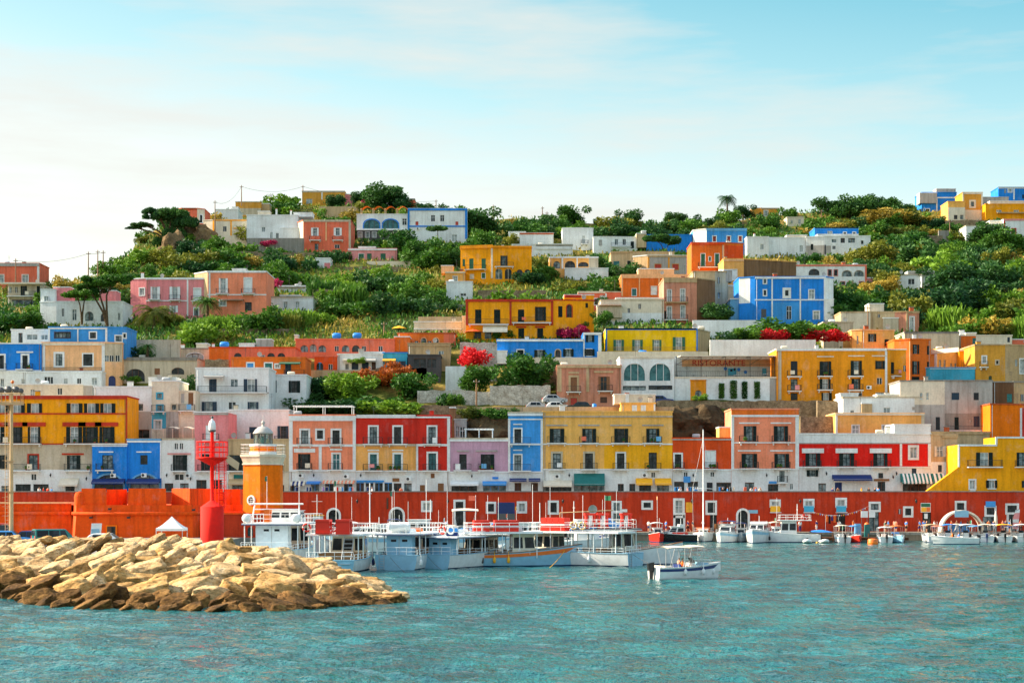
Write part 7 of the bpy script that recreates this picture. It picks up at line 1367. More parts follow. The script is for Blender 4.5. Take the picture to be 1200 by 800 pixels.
def tourboat(label,px,py,deg,L=12,B=4,fb=1.05,side='g_hullwhite',trans='g_hullblue',stripe=None,roof='p_white',box='p_hullblue',rx=(-.36,.3),zr=3.05,wood=False,back=True,sheer=.7):
 t=boat('tour_boat',label,'boat',px,py,deg,'tour boats moored at the pier');hull(t,L,B,fb,sheer,side,'p_hullnavy','p_wood' if wood else 'p_hullblue',.35,stripe,2.2,trans,'p_hullblue' if not wood else 'p_wood')
 x0,x1=rx[0]*L,rx[1]*L;w=B/2*.93;m=MB();m.box(x0-.3,x1+.5,-w-.1,w+.1,zr,zr+.12,roof);m.box(x0-.34,x1+.54,-w-.14,w+.14,zr-.06,zr-.002,'p_hullnavy' if back else 'p_white');m.build('canopy_roof',t)
 for i in range(5):
  for s in(-1,1):m=MB();x=lerp(x0,x1,i/4);m.tube([(x,s*w*.96,fb*.7),(x,s*w*.96,zr-.06)],.05,'p_white',6);m.build('post',t)
 guard(t,[(x0,-w),(x1,-w),(x1,w),(x0,w),(x0,-w)],zr+.12,.8,'p_white',1.1,.02)
 guard(t,[(-L*.48,-B*.42),(-L*.48,B*.42)],fb,.7,'p_white',.8,.02);guard(t,[(L*.1,B*.46),(-L*.46,B*.43)],fb,.5,'p_white',1.0,.018,'side_rail');guard(t,[(L*.1,-B*.46),(-L*.46,-B*.43)],fb,.5,'p_white',1.0,.018,'side_rail')
 if back:
  m=MB();bx=x0+.2;m.box(bx,bx+1.3,-B*.27,B*.27,fb*.6,zr-.062,box);o=m.build('deck_house',t);m=MB();m.box(bx-.03,bx-.002,-.02,.02,fb*.7,zr-.2,'p_grey')
  m.build('door_seam',o)
  for y in(-.5,.5):m=MB();m.box(bx-.02,bx-.004,y-.24,y+.24,zr-.62,zr-.42,'boatglass');m.build('porthole',o)
 cabin(t,x1-2.2,x1+.1,B*.34,fb*.65,zr-.08,'p_cream',.3)
 for i in range(3):m=MB();x=lerp(x0+2,x1-2.8,i/2);m.box(x,x+.4,-w*.8,w*.8,fb*.6+.38,fb*.6+.46,'p_wood');m.box(x,x+.06,-w*.8,w*.8,fb*.6+.46,fb*.6+.9,'p_wood');m.box(x+.1,x+.3,-w*.6,w*.6,fb*.5,fb*.6+.379,'p_dkwood');m.build('bench',t)
 m=MB();xl=-L*.5-.05
 for s in(-.22,.22):m.tube([(xl,B*.3+s,-.1),(xl,B*.3+s,fb+.1)],.025,'p_steel',5)
 for i in range(5):m.tube([(xl,B*.3-.22,.1+i*.22),(xl,B*.3+.22,.1+i*.22)],.02,'p_steel',4)
 m.build('boarding_ladder',t);return t
T1=tourboat('broad white passenger boat with goalpost frame, its hull hidden by the rocks',334,660,84,15,5.6,1.5,zr=3.8,trans='g_hullwhite',box='p_white')
m=MB()
for s in(-1,1):m.tube([(-3.6,s*2.3,3.9),(-3.2,s*2.1,5.7)],.07,'p_white',6)
m.tube([(-3.2,-2.5,5.7),(-3.2,2.5,5.7)],.09,'p_white',6);m.tube([(-3.2,-2.1,5.2),(-3.2,2.1,5.2)],.05,'p_white',5);m.build('goalpost_frame',T1);cabin(T1,0,3.5,1.5,3.92,5.0,'g_hullwhite',.5)
canister(T1,(-5.2,2.3,3.95),.9,.42,'white round life raft canister on the broad passenger boat, left one');canister(T1,(-5.2,-2.3,3.95),.9,.42,'white round life raft canister on the broad passenger boat, right one')
raft(T1,(-4.6,.5,4.0),.95,.5,.95,'orange square float hung at the stern rail of the passenger boat','p_orange',True)
T2=tourboat('white passenger boat with open stern stairs and two red square floats',404,667,83,12,4.8,1.0,zr=3.1,back=False,trans='g_hullblue')
m=MB()
for s in(-.4,.4):m.tube([(-6.0,-1.4+s,.7),(-4.4,-1.4+s,3.1)],.04,'p_steel',5)
for i in range(8):q=i/7;m.box(lerp(-6,-4.4,q)-.1,lerp(-6,-4.4,q)+.1,-1.8,-1.0,lerp(.7,3.1,q)-.02,lerp(.7,3.1,q)+.02,'p_steel')
m.build('stairs',T2)
raft(T2,(-4.75,.75,3.2),1.05,1.2,1.0,'red square life float on the boat with stern stairs, left one',ring=True);raft(T2,(-4.75,-1.0,3.2),1.05,1.2,1.0,'red square life float on the boat with stern stairs, right one',ring=True)
for q,y in enumerate((2.2,-.1)):lifebuoy(T2,(-4.9,y,3.75),label='small orange lifebuoy beside the red square floats, %s one'%('left','right')[q],face=PI/2)
T3=tourboat('white tour boat with pale blue flat transom and blue deck house',484,664,80,13,4.2,1.25,rx=(-.42,.3));canister(T3,(-4.9,.1,3.2),2.0,.48,'long ribbed white life raft canister on the blue-transomed tour boat')
for o in[bpy.data.objects[-1]for _ in()]:pass
bpy.data.objects['life_raft_canister.002'].rotation_euler.z=math.radians(2)
fender(T3,(-5.8,2.2,.35),'navy fender on the left of the blue-transomed tour boat');fender(T3,(-6.3,-2.2,.35),'pale fender at the right of the blue-transomed tour boat','p_white')
T4=tourboat('white tour boat with blue waterline and stern ladder, second from the blue-transomed one',548,663,62,13,4.2,1.2,rx=(-.4,.3),zr=2.72);fender(T4,(-2.5,2.35,.35),'dark fender on the second white tour boat')
T5=tourboat('pale blue wooden tour boat with orange stripe and bow to the right',604,662.6,8,11,3.6,1.1,'g_hullblue','g_hullblue','p_orange',rx=(-.42,.16),back=False,wood=True,sheer=.9)
for x,k,n in((-2.2,'p_gold','yellow'),(-.9,'p_gold','second yellow'),(-3.3,'p_dkgrey','grey')):fender(T5,(x,-1.9,.3),'%s fender on the side of the orange-striped boat'%n,k)
for dx,w_,n in((-3.9,1.0,'short'),(-1.6,1.7,'medium')):raft(T5,(dx+.6,-.9,3.18),w_+.3,1.1,.85,'%s red life float pack on the roof of the orange-striped boat'%n)
T6=tourboat('white tour boat with rounded blue transom at its right end',676,661.5,152,12,4,1.15,rx=(-.4,.34),back=False);raft(T6,(1.6,1.3,3.18),2.2,1.2,1.0,'long red life float pack on the roof of the boat with rounded transom')
lifebuoy(T6,(-.6,1.95,3.7),'p_ropec',label='tan lifebuoy on the roof rail of the boat with rounded transom, left one');lifebuoy(T6,(-1.5,1.95,3.7),'p_ropec',label='tan lifebuoy on the roof rail of the boat with rounded transom, right one');fender(T6,(1.4,2.05,.3),'white fender at the middle of the round-transomed boat','p_white');fender(T6,(-2.2,2.0,.3),'white fender near the stern of the round-transomed boat','p_white')
T7=tourboat('dark brown wooden tour boat with bow to the right, last of the row',730,661,5,10,3.4,1.0,'g_hullwhite','g_hullblue',None,'p_dkgrey',rx=(-.45,.1),wood=True,back=False,sheer=1.1,zr=3.3)
for q,dx in enumerate((-3.2,-2.0,.2)):raft(T7,(dx,-.6,3.43),.95,1.0,1.1,'upright red life float on the brown boat roof, %s from left'%ORD[q],ring=True)
lifebuoy(T4,(-5.3,-.4,3.4),label='orange lifebuoy on the second white tour boat',face=PI/2);lifebuoy(T4,(-5.3,-1.3,3.4),'p_white',label='white lifebuoy on the second white tour boat',face=PI/2)
m=MB();a=wpos(T5,(4.6,-.4,1.5));b=Vector((X(644,152),152,.05));m.tube([a.lerp(b,i/8)-Vector((0,0,.5*(i/8)*(1-i/8)))for i in range(9)],.03,'p_gold',5);o=m.build('mooring_rope');tag(o,'yellow mooring rope from the orange-striped boat down to the water','rope')
def motor_yacht(label,px,py,deg,L,B,mast=False,name='motor_yacht',side='g_hullwhite',dark=False,Y=None,bim=None,fb=1.0,gl='boatglass'):
 t=boat(name,label,'boat',px,py,deg,None,Y);hull(t,L,B,fb,.5,side,'p_hullnavy','p_white',0,'p_hullblue' if not dark else None,2.0);cabin(t,-L*.22,L*.2,B*.36,fb*.95,fb+1.15,'g_hullwhite',L*.13,gl);cabin(t,L*.1,L*.33,B*.24,fb,fb+.45,'g_hullwhite',L*.1,gl,'foredeck_cabin')
 guard(t,[(-.02*L,B*.47),(.25*L,B*.38),(.46*L,.1),(.25*L,-B*.38),(-.02*L,-B*.47)],fb+.15,.55,'p_steel',1.0,.016)
 m=MB();m.box(-L*.2,-L*.1,-B*.36,B*.36,fb+1.2,fb+1.5,'g_hullwhite');m.tube([(-L*.15,0,fb+1.5),(-L*.15,0,fb+2.3)],.04,'p_white',5);m.build('radar_arch',t)
 if mast:m=MB();m.tube([(-L*.05,0,fb+1.2),(-L*.05,0,fb+6.2)],.06,'p_white',6);m.tube([(-L*.05,-.7,fb+5),(-L*.05,.7,fb+5)],.03,'p_white',5);m.build('mast',t)
 if bim:bimini(t,-L*.4,L*.02,B*.4,fb+1.75,fb,bim)
 return t
motor_yacht('white cabin yacht with tall antenna mast, behind the passenger boats',428,646,168,11,3.6,True,Y=196,fb=1.7)
def workboat(label,px,Y,deg,L,B,side='g_hullwhite',top='p_white',name='fishing_boat',boom=None,zc=2.7,dish=False):
 t=boat(name,label,'boat',px,0,deg,None,Y);hull(t,L,B,1.0,.7,side,'p_hullnavy','p_grey',.3,None,2.3);cabin(t,-.1*L,.18*L,B*.3,.8,zc,'g_hullwhite',.2,roof=top)
 m=MB();m.tube([(-.12*L,0,zc),(-.12*L,0,zc+2.4)],.05,'p_white',5);m.tube([(-.12*L,-.6,zc+1.6),(-.12*L,.6,zc+1.6)],.025,'p_white',4);m.build('mast',t)
 if boom:m=MB();m.tube([(-.3*L,-.4,1),(-.3*L,-.4,zc+1),(.35*L,-.4,zc+1.3)],.07,boom,6);m.build('boom',t)
 if dish:m=MB();m.lathe([(0,0),(.3,.05),(.55,.2)],'p_grey',n=14);m.v=[(v[0]+.1*L,v[2]*-1-.3,zc+1.4+v[1])for v in m.v];m.tube([(.1*L,-.3,zc),(.1*L,-.3,zc+1.4)],.04,'p_steel',5);m.build('dish',t)
 guard(t,[(.2*L,B*.4),(.47*L,0),(.2*L,-B*.4)],1.3,.6,'p_steel',.8)
 return t
workboat('small white pilot boat with yellow wheelhouse top behind the passenger boat',372,192,-80,7,2.6,top='p_gold',zc=4.2)
workboat('grey netting boat with dark gear and mast, behind the tour boats',494,200,170,9,3,zc=3.6);workboat('white cabin boat with boom crane and grey dish, behind the tour boats',684,205,10,10,3.2,boom='p_tan',dish=True,zc=3.4);workboat('low white cabin boat with mast, behind the orange-striped boat',622,202,175,9,3,zc=3.2)
t=boat('sport_boat','white sport boat with raised cream canopy and blue covers, behind the tour boats','boat',556,0,4,None,196);hull(t,7.5,2.6,1.6,.5,'g_hullwhite','p_hullnavy','p_white',.2,'p_hullblue');bimini(t,-2.6,.4,1.15,4.7,1.6,'c_cream',.2);cabin(t,-.6,2.4,.9,1.6,2.6,'p_azure',.8,name='blue_cover');m=MB();m.hexa([(-3,-1,1.5),(-.8,-1,1.5),(-.8,1,1.5),(-3,1,1.5),(-2.8,-.8,2.4),(-1,-.7,2.8),(-1,.7,2.8),(-2.8,.8,2.4)],'c_azure');m.build('seat_cover',t)
t=boat('kiosk_boat','dark floating diving kiosk with blue sunshade and pink ring','boat',757,629,176);hull(t,7,3,.9,.3,'g_hullblue','p_hullnavy','p_grey',.3);m=MB();m.box(-2.6,1.6,-1.2,1.2,2.5,2.62,'p_navy');m.box(-2.4,1.4,1.0,1.2,1.2,2.499,'p_navy');m.build('kiosk_roof',t);m=MB()
for x in(-2.4,1.4):
 for y in(-1.1,.95):m.tube([(x,y,.7),(x,y,2.5)],.05,'p_navy',5)
m.build('posts',t);bimini(t,-1.2,.6,.9,3.3,2.62,'c_azure',.25);m=MB();rows=[[((.42+.14*math.cos(b))*math.cos(a),.14*math.sin(b)-1.2,3.0+(.42+.14*math.cos(b))*math.sin(a))for b in[2*PI*j/8 for j in range(8)]]for a in[2*PI*i/16 for i in range(17)]];m.grid(rows,'p_rose',True,True);m.build('ring_buoy',t)
t=motor_yacht('dark hulled speedboat with red seats, bow to the left',790,634.5,186,6.2,2.3,name='speedboat',side='g_black',dark=True,fb=.95)
m=MB();m.box(-1.8,.4,-.8,.8,1.0,1.35,'p_red');m.build('seats',t)
def sailboat():
 t=boat('sailboat','white sailboat with tall bare mast, moored bow out at the quay','sailboat',824,633.6,-96);hull(t,9,2.9,1.0,.45,'g_hullwhite','p_hullnavy','p_cream',0,None,1.9);cabin(t,-1.5,1.8,.8,1.0,1.6,'g_hullwhite',.5);m=MB();m.tube([(.8,0,1.2),(.8,0,15.8)],.11,'p_white',8,.07);m.build('mast',t);m=MB();m.tube([(.7,0,2.3),(-3,0,2.4)],.08,'p_white',6);m.tube([(.6,0,2.5),(-2.9,0,2.6)],.17,'c_cream',8);m.build('boom',t);m=MB()
 for z in(7.4,):m.tube([(.8,-1.5,z),(.8,0,z+.1),(.8,1.5,z)],.04,'p_white',5)
 m.build('spreader',t);m=MB();m.tube([(4.6,0,1.3),(.85,0,15.5)],.07,'p_white',5);m.tube([(-4.4,0,1.2),(.75,0,15.6)],.02,'p_steel',4)
 for s in(-1,1):m.tube([(.7,s*1.4,1.2),(.8,s*1.5,7.4),(.8,0,14.5)],.02,'p_steel',4)
 m.build('rigging',t);guard(t,[(0,1.4),(2.6,1.0),(4.4,.1),(2.6,-1.0),(0,-1.4)],1.3,.6)
 m=MB();m.box(-2.6,-1.2,-1,1,1.1,1.9,'p_orange');m.build('spray_hood',t)
sailboat()
t=motor_yacht('white open cruiser with navy bimini, bow out beside the sailboat',851,634.8,-108,7.6,2.9,name='cabin_cruiser',bim='c_navy',fb=1.05)
t=motor_yacht('white flybridge motor yacht with two dark windscreens, bow out',888,635,-106,9.5,3.4,fb=1.35);fender(t,(1,1.75,.3),'dark fender on the flybridge yacht','p_black')
t=workboat('white dive boat with open cabin moored along the quay, red ring on its roof',926,236,178,8,2.9,zc=2.9);m=MB();m.box(-2.8,1.6,-1.2,1.2,3.0,3.1,'p_white');m.build('roof',t);lifebuoy(t,(-1.8,1.3,3.5),label='red lifebuoy on the white dive boat');guard(t,[(-2.7,1.1),(1.5,1.1),(1.5,-1.1),(-2.7,-1.1),(-2.7,1.1)],3.1,.7,'p_white')
m=MB();m.box(X(944,239),X(1062,239),237.5,242.5,.25,.6,'dkwood')
for px in range(948,1062,14):m.tube([(X(px,237.6),237.6,-1),(X(px,237.6),237.6,1.2)],.12,'p_dkwood',6)
o=m.build('pontoon');tag(o,'dark wooden pontoon at the foot of the quay','pontoon')
def dinghy(label,px,py,deg,L=3.0,key='p_white',Y=None,motor=True,name='dinghy',inner='p_grey'):
 t=boat(name,label,'dinghy',px,py,deg,None,Y);m=MB();r=.21;B=L*.42;pts=[(-L/2,-B/2+r,.22),(L*.15,-B/2+r,.24),(L*.36,-B*.28,.32),(L*.47,0,.4),(L*.36,B*.28,.32),(L*.15,B/2-r,.24),(-L/2,B/2-r,.22)]
 m.tube(pts,r,key,9);m.build('tube',t);m=MB();m.hexa([(-L*.42,-B/2+r,.05),(L*.3,-B/4,.1),(L*.3,B/4,.1),(-L*.42,B/2-r,.05),(-L*.42,-B/2+r,.16),(L*.3,-B/4,.2),(L*.3,B/4,.2),(-L*.42,B/2-r,.16)],inner);m.build('floor',t);m=MB();m.box(-.1,.2,-B/2+r*1.2,B/2-r*1.2,.3,.36,'p_wood');m.build('seat',t)
 if motor:outboard(t,L*.9,.2,'p_black',0,.7)
 return t
dinghy('white rubber dinghy with green edge in front of the pontoon, left one',946,636,-100);dinghy('white rubber dinghy in front of the pontoon, right one',966,636,-95,3.0,'p_hullwhite',None,False);dinghy('grey dinghy beside the bow of the dark speedboat',808,633.6,-60,2.4,'p_grey',None,False)
dinghy('bright red rubber dinghy before the quay at right',1069,632,176,3.4,'p_raft');dinghy('yellow edged kayak-like dinghy loaded on the pontoon',1042,631,170,3.2,'p_gold',None,False,inner='p_navy');dinghy('dark blue dinghy left of the red one',1054,631.6,174,2.6,'p_navy',None,False)
t=boat('covered_boat','white boat under a blue tarpaulin on the pontoon','boat',968,633,8);hull(t,5,2,.8,.4,'g_hullwhite','p_hullnavy');m=MB();rows=[[(lerp(-2.3,1.6,i/6),w_,1.0+.55*(1-(w_/1.0)**2)*math.sin(PI*min(1,.25+i/8)))for w_ in(-1,-.6,0,.6,1)]for i in range(7)];m.grid(rows,'c_blue');m.build('tarpaulin',t)
flagpole_later=[]
for i,(px,ck,lab)in enumerate(((1090,'c_tan','hire boat with tan canopy, left end of the row'),(1111,'c_blue','hire boat with blue canopy under the white arch'),(1132,'c_white','hire boat with white and blue edged canopy under the white arch'),(1155,'c_cream','hire boat with wide cream canopy beside the closed parasol'),(1176,'c_gold','hire boat with yellow rolled canopy'),(1197,'c_white','hire boat with white canopy at the right edge'))):
 t=boat('hire_boat',lab,'boat',px,634.4,84+R.uniform(-8,8),'hire boats moored stern out');hull(t,5.4,2.2,.75,.35,'g_hullwhite','p_hullnavy','p_white',.55);bimini(t,-1.5,1.2,1.05,2.3,.75,ck,.14);outboard(t,5.4,.55,'p_black' if i!=3 else 'p_navy');m=MB();m.box(-.2,.4,-.35,.35,.4,1.25,'g_hullwhite');m.poly([(.1,-.34,1.26),(.1,.34,1.26),(.35,.34,1.6),(.35,-.34,1.6)],'boatglass');m.build('console',t);m=MB();m.box(-1.9,-1.3,-.8,.8,.35,.75,'c_cream');m.build('seat',t)
t=boat('launch','white open launch with two people passing the hire boats','boat',1120,637.4,184);hull(t,5.8,2.1,.8,.35,'g_hullwhite','p_hullnavy','p_cream',.5);outboard(t,5.8,.6);m=MB();m.box(-.6,0,-.6,.6,.35,.8,'c_cream');m.build('seat',t);b0=wpos(t,(-.3,.25,.36));b1=wpos(t,(.4,-.3,.36));person('person in blue top seated in the passing launch',b0,t.rotation_euler.z+1.5,'sit','blue','white');person('person in orange top seated in the passing launch',b1,t.rotation_euler.z+1.5,'sit','orange','navy')
for i,(px,ck,hk,lab)in enumerate(((1101,'c_coral','g_hullwhite','white hire boat with coral canopy, behind the tan and blue ones'),(1121,'c_cream','g_hullblue','pale blue hire boat with cream canopy behind the passing launch'),(1144,'c_azure','g_hullwhite','white hire boat with bright blue canopy right of the arch'),(1166,'c_white','g_hullnavy','navy hire boat with white canopy under the closed parasol'),(1187,'c_navy','g_hullwhite','white hire boat with navy canopy under the pink feather flag'),(986,'c_cream','g_hullwhite','white hire boat with cream canopy in front of the life vest rack'),(1001,'c_azure','g_red','red hire boat with blue canopy before the pontoon cart'),(1036,'c_white','g_hullwhite','white hire boat with white canopy right of the info kiosk'),(1051,'c_orange','g_hullblue','pale blue hire boat with orange canopy before the gear bags'))):
 Y=241.4 if px>1080 else 235.6;t=boat('hire_boat',lab,'boat',px,0,(82 if i%2 else-84)+R.uniform(-12,12),'hire boats moored stern out',Y);hull(t,4.8,1.9,.75,.35,hk,'p_hullnavy','p_cream',.5,'p_hullblue' if i%2 else None);bimini(t,-1.4,.9,.9,R.uniform(2.0,2.4),.75,ck,.13);outboard(t,4.8,.5);m=MB();m.box(-.2,.35,-.32,.32,.4,1.2,'g_hullwhite');m.build('console',t);m=MB();m.box(-1.7,-1.1,-.7,.7,.35,.75,R.choice(('c_coral','c_navy','c_orange')));m.build('seat',t);flagpole_later.append((t,-2.2,.3,.7,R.uniform(1.5,2.4),R.choice(('c_coral','c_green',None))))
def front_boat():
 L,B=5.6,2.2;t=boat('motorboat','small white motorboat with cream bimini and blue stripe heading right across the harbour','boat',803,677.5,24);hull(t,L,B,.85,.4,'g_hullwhite','g_hullwhite','p_cream',.55,'p_hullnavy',2.2,rubr='p_white');outboard(t,L,.55,'p_black',0,1.15)
 m=MB();m.box(-2.2,-1.5,-.85,.85,.4,.72,'c_cream');m.box(-2.3,-2.15,-.85,.85,.72,1.05,'c_cream');m.build('stern_bench',t);m=MB();m.box(-.75,-.35,-.6,.6,.38,.78,'c_navy');m.box(-.8,-.7,-.6,.6,.78,1.15,'c_navy');m.build('helm_seat',t)
 m=MB();m.hexa([(.25,-.45,.4),(.8,-.45,.4),(.8,.45,.4),(.25,.45,.4),(.35,-.42,1.25),(.7,-.4,1.15),(.7,.4,1.15),(.35,.42,1.25)],'g_hullwhite');o=m.build('console',t);m=MB();m.poly([(.7,-.42,1.2),(.7,.42,1.2),(.42,.36,1.62),(.42,-.36,1.62)],'boatglass');m.build('windscreen',o);m=MB();rows=[[(.28,.19*math.cos(a)+.016*math.cos(b)*math.cos(a),1.12+.19*math.sin(a)+.016*math.cos(b)*math.sin(a))if False else(.26+.016*math.sin(b),(.18+.016*math.cos(b))*math.cos(a),1.1+(.18+.016*math.cos(b))*math.sin(a))for b in(0,1.57,3.14,4.71)]for a in[2*PI*i/14 for i in range(15)]];m.grid(rows,'p_black',True,True);m.build('steering_wheel',o)
 bimini(t,-2.1,-.25,.98,2.42,.85,'c_cream',.1,name='rear_canopy');bimini(t,-.2,1.25,.98,2.46,.85,'c_cream',.1,name='front_canopy')
 guard(t,[(.6,B*.44),(1.7,B*.3),(2.55,.06),(1.7,-B*.3),(.6,-B*.44)],1.05,.38,'p_steel',.6,.014);m=MB();m.hexa([(.95,-.75,.86),(2.2,-.3,.98),(2.2,.3,.98),(.95,.75,.86),(1.05,-.6,1.3),(1.9,-.25,1.2),(1.9,.25,1.2),(1.05,.6,1.3)],'c_hullblue');m.build('sun_cushion',t)
 for x,n in((-.6,'rear'),(1.0,'middle'),(2.3,'bow')):fender(t,(x,-B*.5 if x<2 else-.35,.3),'white fender at the %s of the small motorboat'%n,'p_white',.5)
 rz=t.rotation_euler.z;person('bare-chested person at the helm of the small motorboat',wpos(t,(-.4,.28,.36)),rz+PI/2,'sit',None,'navy',scale=1.02);person('person with orange top seated beside the helm of the small motorboat',wpos(t,(-.42,-.3,.36)),rz+PI/2-.3,'sit','orange','orange')
front_boat()
m=MB();m.lathe([(0,-.5),(.62,-.4),(.68,-.2),(.68,.62),(.6,.74),(.2,.78),(0,.78)],'p_orange',n=20);m.lathe([(.69,.1),(.7,.12),(.7,.3),(.69,.32)],'p_lhorange',n=20);o=m.build('mooring_buoy');o.location=(X(1023,226),226,0);tag(o,'big orange drum mooring buoy floating before the quay','buoy')
m=MB();m.ball((0,0,.05),.17,'p_gold',10);o=m.build('marker_buoy');o.location=(X(957.4,232),232,0);tag(o,'small yellow ball buoy in front of the dinghies','buoy')
def flagpole(t,x,y,z0,h,key):
 m=MB();m.tube([(x,y,z0),(x,y,z0+h)],.02,'p_white',4);o=m.build('antenna',t)
 if key:m=MB();m.grid([[(x-q*.16,y+.03*math.sin(q*2),z0+h-.05),(x-q*.16,y+.03*math.sin(q*2),z0+h-.5)]for q in range(5)],key,False);m.build('flag',o)
for i,(px,Y,deg,L,k,top,what)in enumerate(((384,214,-80,5.6,'g_hullwhite','c_cream','white day boat with cream awning behind the red square floats'),(412,222,100,5,'g_hullblue','c_white','pale blue day boat with white awning left of the big arch door'),(462,226,-84,5.4,'g_hullwhite','c_navy','white day boat with navy awning before the right arch door'),(478,212,80,5,'g_hullwhite','c_tan','white day boat with tan awning behind the canister boat'),(514,224,-95,5.6,'g_hullnavy','c_white','navy day boat with white awning before the tall white quay door'),(530,214,90,5,'g_hullwhite','c_cream','white day boat with cream awning left of the sport boat'),(584,218,-88,5.4,'g_hullwhite','c_azure','white day boat with blue awning below the storage container'),(604,226,84,5,'g_hullblue','c_cream','pale blue day boat with cream awning right of the container'),(640,222,-92,5.8,'g_hullwhite','c_coral','white day boat with coral awning below the small quay window'),(660,216,95,5,'g_hullwhite','c_white','white day boat with white awning behind the long red float'),(706,224,-86,5.4,'g_hullnavy','c_azure','navy day boat with blue awning before the blue bins'),(722,214,88,5,'g_hullwhite','c_cream','white day boat with cream awning left of the diving kiosk'),(770,238,-90,5,'g_red','c_white','red day boat with white awning right of the diving kiosk'),(868,240,-98,5,'g_hullwhite','c_navy','white day boat with navy awning tucked beside the flybridge yacht'),(910,241,-84,5,'g_hullblue','c_cream','pale blue day boat with cream awning behind the dive boat'))):
 t=boat('day_boat',what,'boat',px,0,deg+R.uniform(-7,7),'day boats crowding the quay',Y);zb=R.uniform(.9,1.4);hull(t,L,L*.4,zb,.4,k,'p_hullnavy','p_wood' if i%3==0 else 'p_white',.5,'p_hullblue' if i%2 else None);cabin(t,-.3,1.1,L*.14,zb*.6,zb+.9,'g_hullwhite',.4);bimini(t,-L*.36,-.1,L*.17,zb+R.uniform(1.4,1.9),zb,top,.14)
 flagpole(t,-L*.46,L*.12,zb,R.uniform(1.6,3),R.choice(('c_coral','c_green','c_white',None)));flagpole(t,R.uniform(0,.8),0,zb+.9,R.uniform(2.4,5),R.choice((None,'c_gold',None)));outboard(t,L,zb*.6)
 m=MB();m.box(-L*.42,-L*.28,-L*.14,L*.14,zb*.5,zb*.5+.5,R.choice(('c_coral','c_orange','c_navy','c_cream')));m.build('locker',t)
for a in flagpole_later:flagpole(*a)
for t,x,y,z0,h in((T1,-3,1,3.9,4.4),(T1,-1,-1.6,3.9,4),(T2,1,1,3.2,4.6),(T3,-3,1.2,3.1,3.8),(T3,1,-1,3.1,4.8),(T4,-2,1,3.1,4.2),(T4,2,-1,3.1,3.4),(T5,1.6,0,3.1,4.4),(T5,-3.6,.8,3.1,3.4),(T6,2.8,0,3.1,4.2),(T6,-2.6,-.6,3.1,3.4),(T7,-3.8,0,3.1,3.4)):flagpole(t,x,y,z0,h,R.choice(('c_coral','c_green',None,None)))
for i,(t,xs)in enumerate(((T2,(-3,0)),(T3,(-3.4,-2,.6)),(T4,(-3.6,-2.2,-.6)),(T5,(-3.4,-2.4,.1)),(T6,(-1.4,.1,2.2,3)),(T7,(-2.6,-1.2)))):
 for j,x in enumerate(xs):
  k=R.choice(('c_coral','c_azure','c_white','p_orange','c_navy','p_wood'));m=MB();w_=R.uniform(.35,.7);h=R.uniform(.3,.7);m.hexa([(-w_,-.4,0),(w_,-.4,0),(w_,.4,0),(-w_,.4,0),(-w_*.85,-.34,h),(w_*.85,-.34,h),(w_*.85,.34,h),(-w_*.85,.34,h)],k);m.box(-w_*.9,w_*.9,-.43,-.401,h*.3,h*.5,k)
  o=m.build('deck_box');o.location=wpos(t,(x,R.uniform(-.6,.6),{T2:3.23,T4:2.85,T7:3.43}.get(t,3.18)));tag(o,'%s deck box on the roof of the %s, %s'%({'c_coral':'coral','c_azure':'blue','c_white':'white','p_orange':'orange','c_navy':'navy','p_wood':'wooden'}[k],{T2:'boat with stern stairs',T3:'blue-transomed boat',T4:'second white tour boat',T5:'orange-striped boat',T6:'round-transomed boat',T7:'brown boat'}[t],('left one','next one','third one','fourth one')[j]),'deck box','boxes on the tour boat roofs')
for i,(t,lab)in enumerate(((T3,'blue-transomed boat'),(T4,'second white tour boat'),(T6,'round-transomed boat'))):
 a=wpos(t,(-6.3 if t is not T6 else-5.8,.6,1.2));b=Vector((a.x+(1.6 if i<2 else 2.4),a.y-3.5,-.05));m=MB();m.tube([a.lerp(b,q/8)-Vector((0,0,.5*(q/8)*(1-q/8)))for q in range(9)],.022,'p_dkgrey',4);o=m.build('mooring_rope');tag(o,'dark mooring rope from the stern of the %s'%lab,'rope')
def clothes_rack(label,px,w,cols,Y=254.6,z0=ZP,h=1.75):
 t=thing('clothes_rack',label,'clothes rack',(X(px,Y),Y,z0),0,'clothes displays at the shops');W2=w*Y/F;m=MB()
 for s in(-1,1):m.tube([(s*W2/2,0,0),(s*W2/2,0,h)],.025,'p_steel',5);m.tube([(s*W2/2,-.25,.02),(s*W2/2,.25,.02)],.025,'p_steel',4)
 m.tube([(-W2/2,0,h),(W2/2,0,h)],.025,'p_steel',5);m.build('frame',t);n=max(2,int(W2/.34))
 for i in range(n):
  x=lerp(-W2/2,W2/2,(i+.5)/n);L=R.uniform(.6,1.25);m=MB();k='c_'+R.choice(cols);rows=[]
  for q in range(5):f=q/4;rows.append([(x+a*(.1+.07*f)+R.uniform(-.02,.02),-.05+.05*math.sin(a*3+i),h-.04-L*f)for a in(-1,-.33,.33,1)])
  m.grid(rows,k,False);m.build('garment',t)
ALLC=['azure','white','coral','navy','rose','gold','teal','lavender']
